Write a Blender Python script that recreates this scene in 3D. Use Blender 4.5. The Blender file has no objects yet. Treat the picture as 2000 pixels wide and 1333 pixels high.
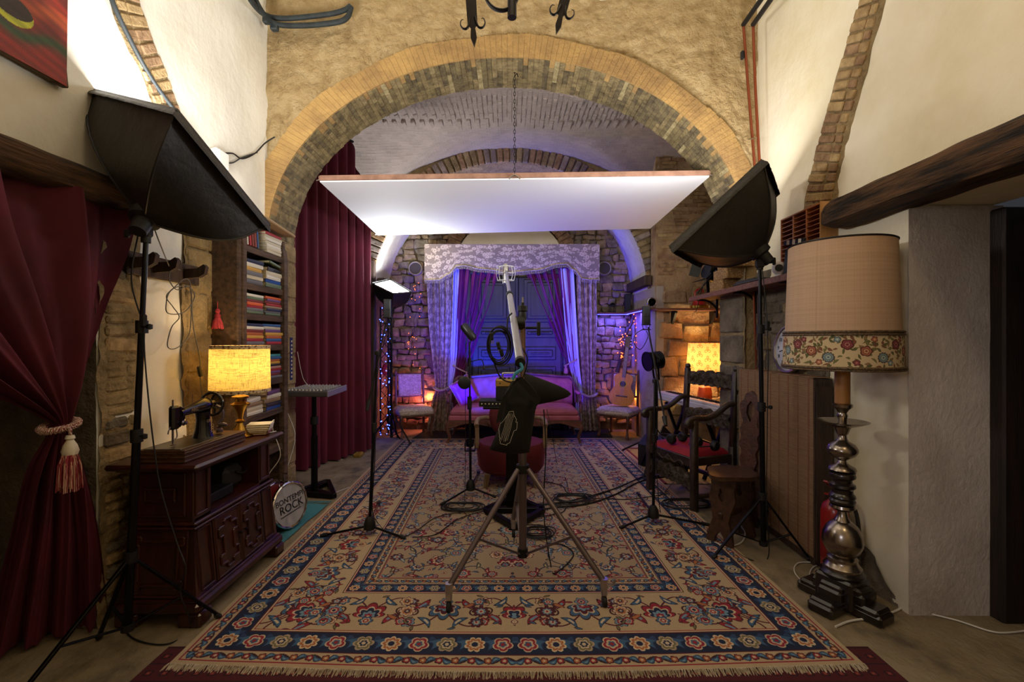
import bpy, bmesh, math, random
import numpy as np
from mathutils import Vector, Matrix, noise
random.seed(7)
SC = bpy.context.scene
COL = SC.collection
PI = math.pi
H = 1.45
FPX = 888.9
def P(u, v, Y): return Vector(((u-1000)/FPX*Y, Y, H+(666.5-v)/FPX*Y))
def F(u, v, z=0.0): return P(u, v, FPX*(H-z)/(v-666.5))

# ---- camera, world, exposure
cam = bpy.data.cameras.new('camera'); cam_o = bpy.data.objects.new('camera', cam); COL.objects.link(cam_o)
cam_o.location = (0, 0, H); cam_o.rotation_euler = (PI/2, 0, 0)
cam.sensor_width = 36; cam.lens = 16.0; cam.clip_start = .05; cam.clip_end = 60
SC.camera = cam_o
SC.view_settings.view_transform = 'Standard'; SC.view_settings.look = 'None'
SC.view_settings.gamma = 1; SC.view_settings.use_curve_mapping = False
SC.view_settings.exposure = 0.0
w = bpy.data.worlds.new('world'); SC.world = w; w.use_nodes = True
w.node_tree.nodes['Background'].inputs[0].default_value = (.6, .62, .7, 1)
w.node_tree.nodes['Background'].inputs[1].default_value = .05

def light(kind, loc, energy, color, size=.1, target=None, spot=60, blend=.5, size_y=None, name='lamp_light'):
    l = bpy.data.lights.new(name, kind); l.energy = energy; l.color = color
    o = bpy.data.objects.new(name, l); COL.objects.link(o); o.location = loc
    if kind == 'AREA':
        l.size = size
        if size_y: l.shape = 'RECTANGLE'; l.size_y = size_y
    elif kind == 'SPOT': l.spot_size = math.radians(spot); l.spot_blend = blend; l.shadow_soft_size = size
    else: l.shadow_soft_size = size
    if target is not None:
        o.rotation_euler = (Vector(target)-Vector(loc)).to_track_quat('-Z', 'Y').to_euler()
    return o
SOFT_E = 36      # emission of the two large softbox cloths
# room lamps that hang above the frame (the wrought iron chandelier carries warm bulbs)
light('POINT', (0.0, 1.7, 3.35), 9, (1, .78, .55), .15, name='chandelier_glow')
light('POINT', (1.25, .6, 3.3), 26, (1, .74, .42), .15, name='ceiling_lamp_glow')
light('POINT', (-1.2, .3, 3.3), 3, (1, .76, .5), .15, name='ceiling_lamp_glow')

light('SPOT', (-1.6, -1.2, 2.0), 75, (.78, .82, 1), .3, target=(2.35, 2.4, .9), spot=34, blend=1, name='reveal_fill')  # unseen cool fill spot, added to brighten the right door reveal
# ---- mesh builder
class MB:
    def __init__(s): s.v = []; s.f = []; s.m = []; s.cur = 0; s.uv = {}
    def add(s, vs, fs, M=None):
        b = len(s.v)
        for p in vs:
            p = Vector(p); s.v.append(M @ p if M else p)
        for f in fs: s.f.append([b+i for i in f]); s.m.append(s.cur)
        return s
    def box(s, c, d, rz=0, b=0, M=None, rx=0, ry=0):
        hx, hy, hz = d[0]/2, d[1]/2, d[2]/2
        b = min(b, hx*.9, hy*.9, hz*.9)
        T = Matrix.Translation(c) @ Matrix.Rotation(rz, 4, 'Z') @ Matrix.Rotation(ry, 4, 'Y') @ Matrix.Rotation(rx, 4, 'X')
        if M: T = M @ T
        if b <= 0:
            vs = [(x*hx, y*hy, z*hz) for x in (-1, 1) for y in (-1, 1) for z in (-1, 1)]
            return s.add(vs, [(0, 1, 3, 2), (4, 6, 7, 5), (0, 4, 5, 1), (2, 3, 7, 6), (0, 2, 6, 4), (1, 5, 7, 3)], T)
        vs = []; ix = {}
        for x in (-1, 1):
            for y in (-1, 1):
                for z in (-1, 1):
                    ix[x, y, z] = len(vs)
                    vs += [(x*hx, y*(hy-b), z*(hz-b)), (x*(hx-b), y*hy, z*(hz-b)), (x*(hx-b), y*(hy-b), z*hz)]
        fs = []
        for a in (-1, 1):
            fs.append([ix[a, -1, -1], ix[a, 1, -1], ix[a, 1, 1], ix[a, -1, 1]])
            fs.append([ix[-1, a, -1]+1, ix[1, a, -1]+1, ix[1, a, 1]+1, ix[-1, a, 1]+1])
            fs.append([ix[-1, -1, a]+2, ix[1, -1, a]+2, ix[1, 1, a]+2, ix[-1, 1, a]+2])
            for c_ in (-1, 1):
                fs.append([ix[a, c_, -1], ix[a, c_, -1]+1, ix[a, c_, 1]+1, ix[a, c_, 1]])
                fs.append([ix[a, -1, c_], ix[a, -1, c_]+2, ix[a, 1, c_]+2, ix[a, 1, c_]])
                fs.append([ix[-1, a, c_]+1, ix[-1, a, c_]+2, ix[1, a, c_]+2, ix[1, a, c_]+1])
        for k in ix.values(): fs.append([k, k+1, k+2])
        return s.add(vs, fs, T)
    def beam(s, p, q, w, h, b=0, up=(0, 0, 1)):
        p = Vector(p); q = Vector(q); z = (q-p); L = z.length; z.normalize(); up = Vector(up)
        if abs(z.dot(up)) > .98: up = Vector((0, 1, 0)) if abs(z.y) < .9 else Vector((1, 0, 0))
        x = up.cross(z).normalized(); y = z.cross(x)
        M = Matrix((x, y, z)).transposed().to_4x4(); M.translation = (p+q)/2
        return s.box((0, 0, 0), (w, h, L), b=b, M=M)
    def tube(s, pts, r, n=8, cap=True, closed=False, flat=1.0):
        pts = [Vector(p) for p in pts]
        N = len(pts)
        rs = r if hasattr(r, '__len__') else [r]*N
        vs = []; fr = None
        for i, p in enumerate(pts):
            t = (pts[(i+1) % N]-pts[i-1]) if closed else (pts[min(i+1, N-1)]-pts[max(i-1, 0)])
            if t.length < 1e-9: t = Vector((0, 0, 1))
            t.normalize()
            if fr is None:
                a = Vector((0, 0, 1)) if abs(t.z) < .9 else Vector((1, 0, 0))
                fr = (a - t*a.dot(t)).normalized()
            else:
                fr = fr - t*fr.dot(t)
                fr = fr.normalized() if fr.length > 1e-6 else t.orthogonal().normalized()
            b = t.cross(fr)
            for k in range(n):
                a = 2*PI*k/n
                vs.append(p + (fr*math.cos(a)*flat + b*math.sin(a))*rs[i])
        fs = []
        for i in range(N if closed else N-1):
            j = (i+1) % N
            for k in range(n):
                l = (k+1) % n
                fs.append([i*n+k, i*n+l, j*n+l, j*n+k])
        if cap and not closed:
            fs.append(list(range(n))[::-1]); fs.append([(N-1)*n+k for k in range(n)])
        return s.add(vs, fs)
    def lathe(s, prof, c=(0, 0, 0), n=24, M=None, sx=1, sy=1, cap=True):
        vs = []; fs = []
        for r, z in prof:
            for k in range(n):
                a = 2*PI*k/n; vs.append((c[0]+r*math.cos(a)*sx, c[1]+r*math.sin(a)*sy, c[2]+z))
        for i in range(len(prof)-1):
            for k in range(n):
                l = (k+1) % n; fs.append([i*n+k, i*n+l, (i+1)*n+l, (i+1)*n+k])
        if cap and prof[0][0] > 1e-5: fs.append(list(range(n))[::-1])
        if cap and prof[-1][0] > 1e-5: fs.append([(len(prof)-1)*n+k for k in range(n)])
        return s.add(vs, fs, M)
    def prism(s, poly, t, M=None, b=0):
        n = len(poly); vs = [(x, y, -t/2) for x, y in poly]+[(x, y, t/2) for x, y in poly]
        fs = [list(range(n))[::-1], list(range(n, 2*n))]+[[i, (i+1) % n, n+(i+1) % n, n+i] for i in range(n)]
        return s.add(vs, fs, M)
    def grid(s, nu, nv, f, uv=None, closeu=False):
        b = len(s.v)
        for j in range(nv+1):
            for i in range(nu+(0 if closeu else 1)):
                s.v.append(Vector(f(i/nu, j/nv)))
                if uv: s.uv[len(s.v)-1] = uv(i/nu, j/nv)
        W = nu if closeu else nu+1
        for j in range(nv):
            for i in range(nu):
                s.f.append([b+j*W+i, b+j*W+(i+1) % W, b+(j+1)*W+(i+1) % W, b+(j+1)*W+i]); s.m.append(s.cur)
        return s
    def build(s, name, mat, parent=None, smooth=35, world=True, fix=True, **tags):
        me = bpy.data.meshes.new(name)
        if parent is not None and world:
            Mi = full(parent).inverted(); vs = [Mi @ p for p in s.v]
        else: vs = s.v
        me.from_pydata([tuple(p) for p in vs], [], s.f)
        if fix:
            bm = bmesh.new(); bm.from_mesh(me); bmesh.ops.recalc_face_normals(bm, faces=bm.faces); bm.to_mesh(me); bm.free()
        if s.uv:
            ul = me.uv_layers.new(name='UVMap')
            for l in me.loops: ul.data[l.index].uv = s.uv.get(l.vertex_index, (0, 0))
        mats = mat if isinstance(mat, (list, tuple)) else [mat]
        for m_ in mats: me.materials.append(m_)
        if len(mats) > 1:
            me.polygons.foreach_set('material_index', s.m)
        if smooth:
            me.shade_smooth(); me.set_sharp_from_angle(angle=math.radians(smooth))
        o = bpy.data.objects.new(name, me); COL.objects.link(o)
        if parent is not None: o.parent = parent
        for k, x in tags.items(): o[k] = x
        return o
def full(o):
    M = o.matrix_basis.copy()
    return full(o.parent) @ M if o.parent else M
def thing(name, label, cat, loc=(0, 0, 0), rz=0, group=None):
    o = bpy.data.objects.new(name, None); COL.objects.link(o); o.empty_display_size = .05
    o.location = loc; o.rotation_euler = (0, 0, rz); o['label'] = label; o['category'] = cat
    if group: o['group'] = group
    return o
def one(mb, name, mat, label, cat, group=None, smooth=35, origin=None, **k):
    """a thing that is a single mesh"""
    if origin is None:
        n = len(s_ := mb.v); origin = Vector((sum(p.x for p in s_)/n, sum(p.y for p in s_)/n, min(p.z for p in s_)))
    origin = Vector(origin); mb.v = [p-origin for p in mb.v]
    o = mb.build(name, mat, None, smooth, **k); o.location = origin; o['label'] = label; o['category'] = cat
    if group: o['group'] = group
    return o
def struct(mb, name, mat, smooth=35, **k):
    o = mb.build(name, mat, None, smooth, **k); o['kind'] = 'structure'; return o
def copy_tree(o, parent=None, label=None):
    c = o.copy(); COL.objects.link(c); c.parent = parent
    if label: c['label'] = label
    for ch in list(o.children): copy_tree(ch, c)
    return c
def place(o, loc, rz=0): o.location = loc; o.rotation_euler = (0, 0, rz); return o
def cr(pts, k=6, closed=False):
    """smooth curve through points"""
    pts = [Vector(p) for p in pts]; N = len(pts); out = []
    for i in range(N if closed else N-1):
        if closed: a, b, c, d = pts[i-1], pts[i], pts[(i+1) % N], pts[(i+2) % N]
        else: a, b, c, d = pts[max(i-1, 0)], pts[i], pts[i+1], pts[min(i+2, N-1)]
        for j in range(k):
            t = j/k
            out.append(.5*((2*b)+(c-a)*t+(2*a-5*b+4*c-d)*t*t+(3*b-a-3*c+d)*t**3))
    if not closed: out.append(pts[-1])
    return out
def fx(p, s=1., seed=0): return noise.noise(Vector((p[0]*s+seed*7.3, p[1]*s-seed*3.1, p[2]*s+seed)))

# ---- materials
def rgb(h):
    h = h.lstrip('#'); c = [int(h[i:i+2], 16)/255 for i in (0, 2, 4)]
    return tuple((x/12.92 if x <= .04045 else ((x+.055)/1.055)**2.4) for x in c)+(1,)
def mat(name, c, c2=None, sc=6, r=.7, m=0, bump=0, bs=None, stretch=(1, 1, 1), kind='noise', lo=.35, hi=.65, emit=None, es=0,
        trans=0, sheen=0, coat=0, alpha=1, c3=None, crack=0, csc=8, sub=0, bd=.02):
    M = bpy.data.materials.new(name); M.use_nodes = True
    N = M.node_tree.nodes; L = M.node_tree.links; B = N['Principled BSDF']
    c = rgb(c) if isinstance(c, str) else c
    B.inputs['Base Color'].default_value = c; B.inputs['Roughness'].default_value = r; B.inputs['Metallic'].default_value = m
    if trans: B.inputs['Transmission Weight'].default_value = trans
    if sheen: B.inputs['Sheen Weight'].default_value = sheen; B.inputs['Sheen Roughness'].default_value = .4; B.inputs['Sheen Tint'].default_value = c
    if coat: B.inputs['Coat Weight'].default_value = coat; B.inputs['Coat Roughness'].default_value = .15
    if alpha < 1: B.inputs['Alpha'].default_value = alpha
    if emit: B.inputs['Emission Color'].default_value = rgb(emit) if isinstance(emit, str) else emit; B.inputs['Emission Strength'].default_value = es
    tc = N.new('ShaderNodeTexCoord'); mp = N.new('ShaderNodeMapping'); mp.inputs['Scale'].default_value = stretch
    L.new(tc.outputs['Object'], mp.inputs[0])
    last = None
    def nz(scale, det=5, vec=mp):
        n = N.new('ShaderNodeTexNoise'); n.inputs['Scale'].default_value = scale; n.inputs['Detail'].default_value = det; n.inputs['Roughness'].default_value = .6
        L.new(vec.outputs[0], n.inputs['Vector']); return n
    if c2:
        c2 = rgb(c2) if isinstance(c2, str) else c2
        rp = N.new('ShaderNodeValToRGB'); rp.color_ramp.elements[0].position = lo; rp.color_ramp.elements[1].position = hi
        rp.color_ramp.elements[0].color = c; rp.color_ramp.elements[1].color = c2
        if c3:
            e = rp.color_ramp.elements.new((lo+hi)/2); e.color = rgb(c3)
        if kind == 'noise': src = nz(sc).outputs['Fac']
        elif kind == 'wave':
            n = N.new('ShaderNodeTexWave'); n.inputs['Scale'].default_value = sc; n.inputs['Distortion'].default_value = 6; n.inputs['Detail'].default_value = 3
            n.inputs['Detail Scale'].default_value = 1.5
            L.new(mp.outputs[0], n.inputs['Vector']); src = n.outputs['Fac']
        elif kind == 'voronoi':
            n = N.new('ShaderNodeTexVoronoi'); n.inputs['Scale'].default_value = sc; L.new(mp.outputs[0], n.inputs['Vector']); src = n.outputs['Distance']
        elif kind == 'brocade':     # flower heads and scrolls woven light on dark
            n0 = nz(sc*.8, 2); mx = N.new('ShaderNodeMix'); mx.data_type = 'VECTOR'; mx.inputs[0].default_value = .12
            L.new(mp.outputs[0], mx.inputs[4]); L.new(n0.outputs['Color'], mx.inputs[5])
            n = N.new('ShaderNodeTexVoronoi'); n.inputs['Scale'].default_value = sc; L.new(mx.outputs[1], n.inputs['Vector'])
            n2 = N.new('ShaderNodeTexVoronoi'); n2.feature = 'DISTANCE_TO_EDGE'; n2.inputs['Scale'].default_value = sc*2.6; L.new(mx.outputs[1], n2.inputs['Vector'])
            a = N.new('ShaderNodeMath'); a.operation = 'MULTIPLY_ADD'; a.inputs[1].default_value = 2.6; L.new(n2.outputs[0], a.inputs[0])
            b = N.new('ShaderNodeMath'); b.operation = 'MULTIPLY'; b.inputs[1].default_value = -.55; L.new(n.outputs['Distance'], b.inputs[0])
            L.new(b.outputs[0], a.inputs[2]); c_ = N.new('ShaderNodeMath'); c_.inputs[1].default_value = .35; L.new(a.outputs[0], c_.inputs[0]); src = c_.outputs[0]
        elif kind == 'brick':
            n = N.new('ShaderNodeTexBrick'); n.inputs['Scale'].default_value = sc; n.inputs['Mortar Size'].default_value = .03
            n.inputs['Mortar Smooth'].default_value = .6; n.inputs['Color1'].default_value = (.2, .2, .2, 1); n.inputs['Color2'].default_value = (.6, .6, .6, 1)
            n.inputs['Mortar'].default_value = (1, 1, 1, 1); L.new(mp.outputs[0], n.inputs['Vector'])
            n3 = nz(sc*.5, 6); mx = N.new('ShaderNodeMath'); mx.operation = 'MULTIPLY_ADD'; mx.inputs[1].default_value = .6; L.new(n3.outputs['Fac'], mx.inputs[0])
            h_ = N.new('ShaderNodeMath'); h_.operation = 'MULTIPLY'; h_.inputs[1].default_value = .45; L.new(n.outputs['Color'], h_.inputs[0]); L.new(h_.outputs[0], mx.inputs[2]); src = mx.outputs[0]
        elif kind == 'weave':
            a = N.new('ShaderNodeTexNoise'); a.inputs['Scale'].default_value = sc; s1 = N.new('ShaderNodeMapping'); s1.inputs['Scale'].default_value = (1, 1, 14)
            L.new(tc.outputs['Object'], s1.inputs[0]); L.new(s1.outputs[0], a.inputs['Vector'])
            b = N.new('ShaderNodeTexNoise'); b.inputs['Scale'].default_value = sc; s2 = N.new('ShaderNodeMapping'); s2.inputs['Scale'].default_value = (14, 14, 1)
            L.new(tc.outputs['Object'], s2.inputs[0]); L.new(s2.outputs[0], b.inputs['Vector'])
            c_ = N.new('ShaderNodeMath'); c_.operation = 'MULTIPLY'; L.new(a.outputs['Fac'], c_.inputs[0]); L.new(b.outputs['Fac'], c_.inputs[1])
            d_ = N.new('ShaderNodeMath'); d_.operation = 'POWER'; d_.inputs[1].default_value = .5; L.new(c_.outputs[0], d_.inputs[0]); src = d_.outputs[0]
        L.new(src, rp.inputs[0]); last = rp.outputs[0]
        if crack:
            v = N.new('ShaderNodeTexVoronoi'); v.feature = 'DISTANCE_TO_EDGE'; v.inputs['Scale'].default_value = csc
            n0 = nz(csc*.6, 4); mx = N.new('ShaderNodeMix'); mx.data_type = 'VECTOR'; mx.inputs[0].default_value = .25
            L.new(mp.outputs[0], mx.inputs[4]); L.new(n0.outputs['Color'], mx.inputs[5]); L.new(mx.outputs[1], v.inputs['Vector'])
            r2 = N.new('ShaderNodeValToRGB'); r2.color_ramp.elements[0].position = .0; r2.color_ramp.elements[1].position = .04
            r2.color_ramp.elements[0].color = (1-crack,)*3+(1,); L.new(v.outputs[0], r2.inputs[0])
            g = N.new('ShaderNodeMix'); g.data_type = 'RGBA'; g.blend_type = 'MULTIPLY'; g.inputs[0].default_value = 1
            L.new(last, g.inputs[6]); L.new(r2.outputs[0], g.inputs[7]); last = g.outputs[2]
        L.new(last, B.inputs['Base Color'])
        if emit == 'self' or (emit and kind == 'weave'):
            L.new(last, B.inputs['Emission Color'])
    if bump:
        bp = N.new('ShaderNodeBump'); bp.inputs['Strength'].default_value = min(bump, 1); bp.inputs['Distance'].default_value = bd
        hsrc = nz(bs or sc*3, 8).outputs['Fac']
        if c2 and kind in ('brick', 'brocade', 'weave', 'wave'): hsrc = src
        L.new(hsrc, bp.inputs['Height']); L.new(bp.outputs[0], B.inputs['Normal'])
    return M

def flat_image(name, arr):
    """a pattern drawn with numpy becomes a colour texture; arr is h x w x 3 in sRGB 0..1"""
    h_, w_ = arr.shape[:2]
    im = bpy.data.images.new(name, w_, h_); a = np.ones((h_, w_, 4), np.float32); a[..., :3] = arr
    im.pixels.foreach_set(a.ravel()); im.update(); im.pack(); return im
def image_mat(name, im, r=.9, bump=.2, sheen=0, translucent=0, emit=0):
    M = bpy.data.materials.new(name); M.use_nodes = True; N = M.node_tree.nodes; L = M.node_tree.links; B = N['Principled BSDF']
    t = N.new('ShaderNodeTexImage'); t.image = im; t.extension = 'EXTEND'; uv = N.new('ShaderNodeUVMap'); L.new(uv.outputs[0], t.inputs[0])
    L.new(t.outputs[0], B.inputs['Base Color']); B.inputs['Roughness'].default_value = r
    if bump:
        n = N.new('ShaderNodeTexNoise'); n.inputs['Scale'].default_value = 350; tc = N.new('ShaderNodeTexCoord'); L.new(tc.outputs['Object'], n.inputs['Vector'])
        bp = N.new('ShaderNodeBump'); bp.inputs['Strength'].default_value = bump; bp.inputs['Distance'].default_value = .003
        L.new(n.outputs['Fac'], bp.inputs['Height']); L.new(bp.outputs[0], B.inputs['Normal'])
    return M

# plaster, stone, wood, metal, cloth
m_white = mat('white_plaster', '#ebe7db', '#dcd6c6', sc=1.6, r=.85, bump=.35, bs=5, bd=.03)
m_creamr = mat('cream_plaster', '#e8dfc8', '#d8cba8', sc=1.2, r=.85, bump=.35, bs=6, bd=.03)
m_rough = mat('rough_ochre_render', '#b9a277', '#94794f', sc=9, r=.95, bump=1, bs=18, bd=.05, c3='#ab9164', lo=.3, hi=.75)
m_ring = mat('ochre_ring_stone', '#ae8b52', '#8b6c42', sc=4, r=.95, bump=.8, bs=22, bd=.02)
m_soffit = [mat('soffit_brick_a', '#85754e', '#5c4d33', sc=14, r=.95, bump=.8, bs=40), mat('soffit_brick_b', '#94825a', '#665537', sc=14, r=.95, bump=.8, bs=40),
            mat('soffit_brick_c', '#796a49', '#4b3f2c', sc=14, r=.95, bump=.8, bs=40), mat('soffit_brick_pale', '#ad9d74', '#85754e', sc=18, r=.95, bump=.8, bs=40)]
m_mortar = mat('old_mortar', '#7c6c4c', '#57492f', sc=12, r=1, bump=1, bs=30)
m_vault = mat('grey_vault_brick', '#8a7d75', '#a3938a', sc=3, r=.95, kind='brick', bump=.8, bd=.015, stretch=(2.2, 2.2, 2.2), lo=.3, hi=.75)
m_vplas = mat('grey_vault_render', '#85786b', '#a08d80', sc=1.6, r=.95, bump=.9, bs=8, c3='#7a6a62', bd=.04, crack=.3, csc=6)
m_rear = mat('rubble_mortar', '#9b8a6c', '#6d5f4a', sc=5, r=1, bump=1, bs=22, bd=.03)
m_stone = [mat('rubble_stone_a', '#a08b68', '#6f5c42', sc=9, r=.95, bump=1, bs=30), mat('rubble_stone_b', '#8d7f6b', '#625645', sc=9, r=.95, bump=1, bs=30),
           mat('rubble_stone_c', '#b39a72', '#7f6a4a', sc=9, r=.95, bump=1, bs=30)]
m_warmwall = mat('orange_brick_render', '#a98a66', '#87664c', sc=3.2, r=.95, bump=1, bs=14, c3='#a68a68', bd=.04)
m_brick = [mat('clay_brick_a', '#b4976a', '#8a6f48', sc=14, r=.95, bump=.7, bs=50), mat('clay_brick_b', '#bfa273', '#9a8055', sc=14, r=.95, bump=.7, bs=50),
           mat('clay_brick_c', '#a58562', '#7a5c3f', sc=14, r=.95, bump=.7, bs=50)]
m_pier = mat('limestone_block', '#a89066', '#7d6845', sc=6, r=.95, bump=1, bs=25, bd=.03, crack=.25, csc=9)
m_greystone = mat('grey_stone_block', '#857763', '#5a4f40', sc=5, r=.95, bump=1, bs=18, bd=.04)
m_soffitwhite = mat('limewashed_soffit', '#d9d4cc', '#c0b8ae', sc=2, r=.9, bump=.6, bs=12)
m_jamb = mat('grey_lime_jamb', '#9a8d83', '#a99d92', sc=2.2, r=.9, bump=.9, bs=9, bd=.03)
m_floor = mat('worn_stone_floor', '#93846a', '#5b5040', sc=4.5, r=.7, bump=.9, bs=14, c3='#837458', bd=.02, stretch=(1.1, .75, 1), lo=.36, hi=.68)
m_beam = mat('charred_beam_wood', '#6b4a2c', '#1c120a', sc=9, r=.85, bump=1, bs=26, stretch=(3, .35, 3), bd=.04, lo=.38, hi=.62)
m_dark = mat('dark_void_paint', '#0b0806', r=.9)
m_darkwood = mat('dark_old_wood', '#4a3526', '#2a1c13', sc=8, r=.7, bump=.5, bs=30, stretch=(3, 3, .3))
m_shelfwood = mat('weathered_shelf_wood', '#5e4736', '#352619', sc=8, r=.75, bump=.6, bs=30, stretch=(4, .5, 4))
m_mahog = mat('mahogany', '#441c10', '#261009', sc=6, r=.32, bump=.1, bs=40, stretch=(3, 3, .5), coat=.35)
m_maroon = mat('maroon_cloth', '#5e1428', '#470f1e', sc=3, r=.85, sheen=.5, bump=.3, bs=400, bd=.002)
m_maroon2 = mat('maroon_heavy_cloth', '#6c1832', '#551228', sc=2, r=.8, sheen=.5)
m_black = mat('black_nylon', '#141210', '#1d1a17', sc=4, r=.55, bump=.4, bs=9, bd=.02)
m_blackm = mat('black_metal', '#0f0f10', r=.35, m=.6)
m_rubber = mat('black_rubber', '#0a0a0a', r=.6)
m_silver = mat('brushed_aluminium', '#b9b5b0', r=.3, m=1)
m_chrome = mat('chrome', '#d5d5d8', r=.1, m=1)
m_steelpaint = mat('grey_painted_steel', '#6f6468', r=.35, m=.7)
m_pewter = mat('pewter', '#a59a8e', '#857b70', sc=6, r=.24, m=1)
m_brass = mat('old_brass', '#b08a3c', '#8a6a2c', sc=12, r=.28, m=1)
m_iron = mat('wrought_iron', '#1b1716', r=.5, m=.6)
m_copper = mat('copper_pipe', '#8e4a30', r=.35, m=.8)
m_wcord = mat('white_cord', '#d9d6cf', r=.5)
m_paper = mat('book_paper', '#cfc0a0', '#b5a582', sc=60, r=.9)

def text(body, size, M, m_, parent=None, extrude=.0008, name='lettering', align='CENTER', shear=0, sx=1):
    """flat print as a mesh; M maps text x,y to the world"""
    cu = bpy.data.curves.new(name, 'FONT'); cu.body = body; cu.size = size; cu.extrude = extrude; cu.align_x = align; cu.align_y = 'CENTER'; cu.resolution_u = 3; cu.shear = shear
    t = bpy.data.objects.new('tmp', cu); COL.objects.link(t); dg = bpy.context.evaluated_depsgraph_get(); me = bpy.data.meshes.new_from_object(t.evaluated_get(dg))
    bpy.data.objects.remove(t); me.name = name
    me.transform((full(parent).inverted() if parent else Matrix()) @ M @ Matrix.Diagonal((sx, 1, 1, 1))); me.materials.clear(); me.materials.append(m_)
    o = bpy.data.objects.new(name, me); COL.objects.link(o); o.parent = parent; return o
def axes(o, x, y, z):
    """matrix with the given axes at o"""
    M = Matrix((Vector(x), Vector(y), Vector(z))).transposed().to_4x4(); M.translation = Vector(o); return M
def drape(rows, folds, nu, nv, seed=0, sharp=1., wander=.5):
    """rows: (z, (xl, yl), (xr, yr), amp) from the top; folds run down and wander"""
    c = cr([(r[1][0], r[1][1], r[0]) for r in rows], 10); d = cr([(r[2][0], r[2][1], r[0]) for r in rows], 10); am = cr([(r[3], 0, 0) for r in rows], 10); n = len(c)-1
    def f(a, b):
        i = min(int(b*n), n-1); q = b*n-i
        p = c[i].lerp(c[i+1], q); r_ = d[i].lerp(d[i+1], q); A = am[i].x*(1-q)+am[i+1].x*q; z = p.z*(1-a)+r_.z*a
        L = r_-p; L.z = 0; nn = Vector((L.y, -L.x, 0)).normalized()
        ph = a*folds*2*PI+wander*3*fx((a*2, b*1.2, 0), 1, seed)+seed
        s_ = math.sin(ph); s_ = math.copysign(abs(s_)**sharp, s_)+.4*math.sin(ph*2.3+seed)
        k = p.lerp(r_, a); k.z = z
        return k+nn*A*s_+nn*.3*A*fx((a*6, b*3, 1), 1, seed)
    mb = MB(); mb.grid(nu, nv, f, uv=lambda a, b: (a, 1-b)); return mb
def leg_curve(mb, p, pts, r): mb.tube(cr([Vector(p)+Vector(q) for q in pts], 5), r, n=8)
# ================= the room shell
mb = MB().box((0, 2.8, -.06), (6.6, 9.8, .12)); floor = struct(mb, 'floor', m_floor)
def plane_wall(mb, side, y0, y1, z0, z1, xin, thick=.45, dn=14, amp=.012, seed=0):
    """wall slab whose room side is softly uneven; side -1 left, +1 right"""
    ny = max(2, int((y1-y0)*dn)); nz = max(2, int((z1-z0)*dn))
    def f(a, b):
        y = y0+(y1-y0)*a; z = z0+(z1-z0)*b
        e = min(1, 6*min(a, 1-a, b, 1-b)+.0)
        return (side*(xin + amp*e*fx((0, y, z), 1.8, seed)*1.5), y, z)
    mb.grid(ny, nz, f)
    x1 = side*(xin+thick); x0 = side*xin
    mb.add([(x0, y0, z0), (x0, y1, z0), (x0, y1, z1), (x0, y0, z1), (x1, y0, z0), (x1, y1, z0), (x1, y1, z1), (x1, y0, z1)],
           [(4, 5, 6, 7), (0, 4, 7, 3), (1, 5, 6, 2), (3, 7, 6, 2), (0, 4, 5, 1)])
TOP = 4.42
mb = MB(); plane_wall(mb, -1, 2.3, 3.92, 0, TOP, 2.1); plane_wall(mb, -1, 1.1, 2.3, 2.13, TOP, 2.1, seed=0); plane_wall(mb, -1, -1.6, 1.1, 0, TOP, 2.1)
mb.box((-2.75, 1.7, 1.2), (.1, 2.0, 2.4)); wl = struct(mb, 'wall_left', m_white, fix=True)
mb = MB(); plane_wall(mb, 1, 2.41, 3.92, 0, TOP, 2.1, seed=4); plane_wall(mb, 1, 1.2, 2.41, 2.17, TOP, 2.1, seed=4); plane_wall(mb, 1, -1.6, 1.2, 0, TOP, 2.1, seed=4)
wr = struct(mb, 'wall_right', m_creamr)
mb = MB().box((0, -1.65, 2.2), (5, .1, 4.6)); struct(mb, 'wall_behind', m_creamr)
# ceiling of the front room: limewashed, slightly coved
mb = MB()
def fc(a, b):
    x = -2.3+4.6*a; y = -1.7+5.75*b
    return (x, y, TOP-.05*max(0, (y-3.5)/.5)**2 + .03*fx((x, y, 0), 1.5))
mb.grid(30, 40, fc); mb.box((0, 1.1, 4.75), (4.6, 5.8, .1)); struct(mb, 'ceiling', m_white)
# right door opening: reveal, dark leaf and frame
mb = MB(); mb.grid(8, 40, lambda a, b: (2.092+.5*a, 2.40+.004*fx((a, 0, b*3), 6), 2.165*b))
m_reveal = mat('stained_reveal_plaster', '#d3cbc6', '#b5aba2', sc=2.4, r=.9, bump=.8, bs=40, stretch=(1, 1, .7), bd=.012)
mb.box((2.36, 2.45, 1.085), (.5, .06, 2.17)); struct(mb, 'trim_3', m_reveal)
m_doorwood = mat('dark_door_wood', '#2c1b12', '#130b07', sc=6, r=.55, bump=.3, bs=40, stretch=(4, 4, .4))
d = MB(); d.box((2.66, 1.8, 1.05), (.06, 1.25, 2.1), b=.01); dr = struct(d, 'door_2', m_doorwood)
for y in (1.4, 2.0):
    for z in (.55, 1.5): MB().box((2.615, y, z), (.03, .42, .75), b=.012).build('panel', m_doorwood, dr)
MB().box((2.585, 2.37, 1.06), (.13, .08, 2.16), b=.01).build('door_frame', m_doorwood, dr)
MB().box((2.35, 1.8, 2.25), (.5, 1.4, .08), b=.01).build('door_frame', m_darkwood, dr)
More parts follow.
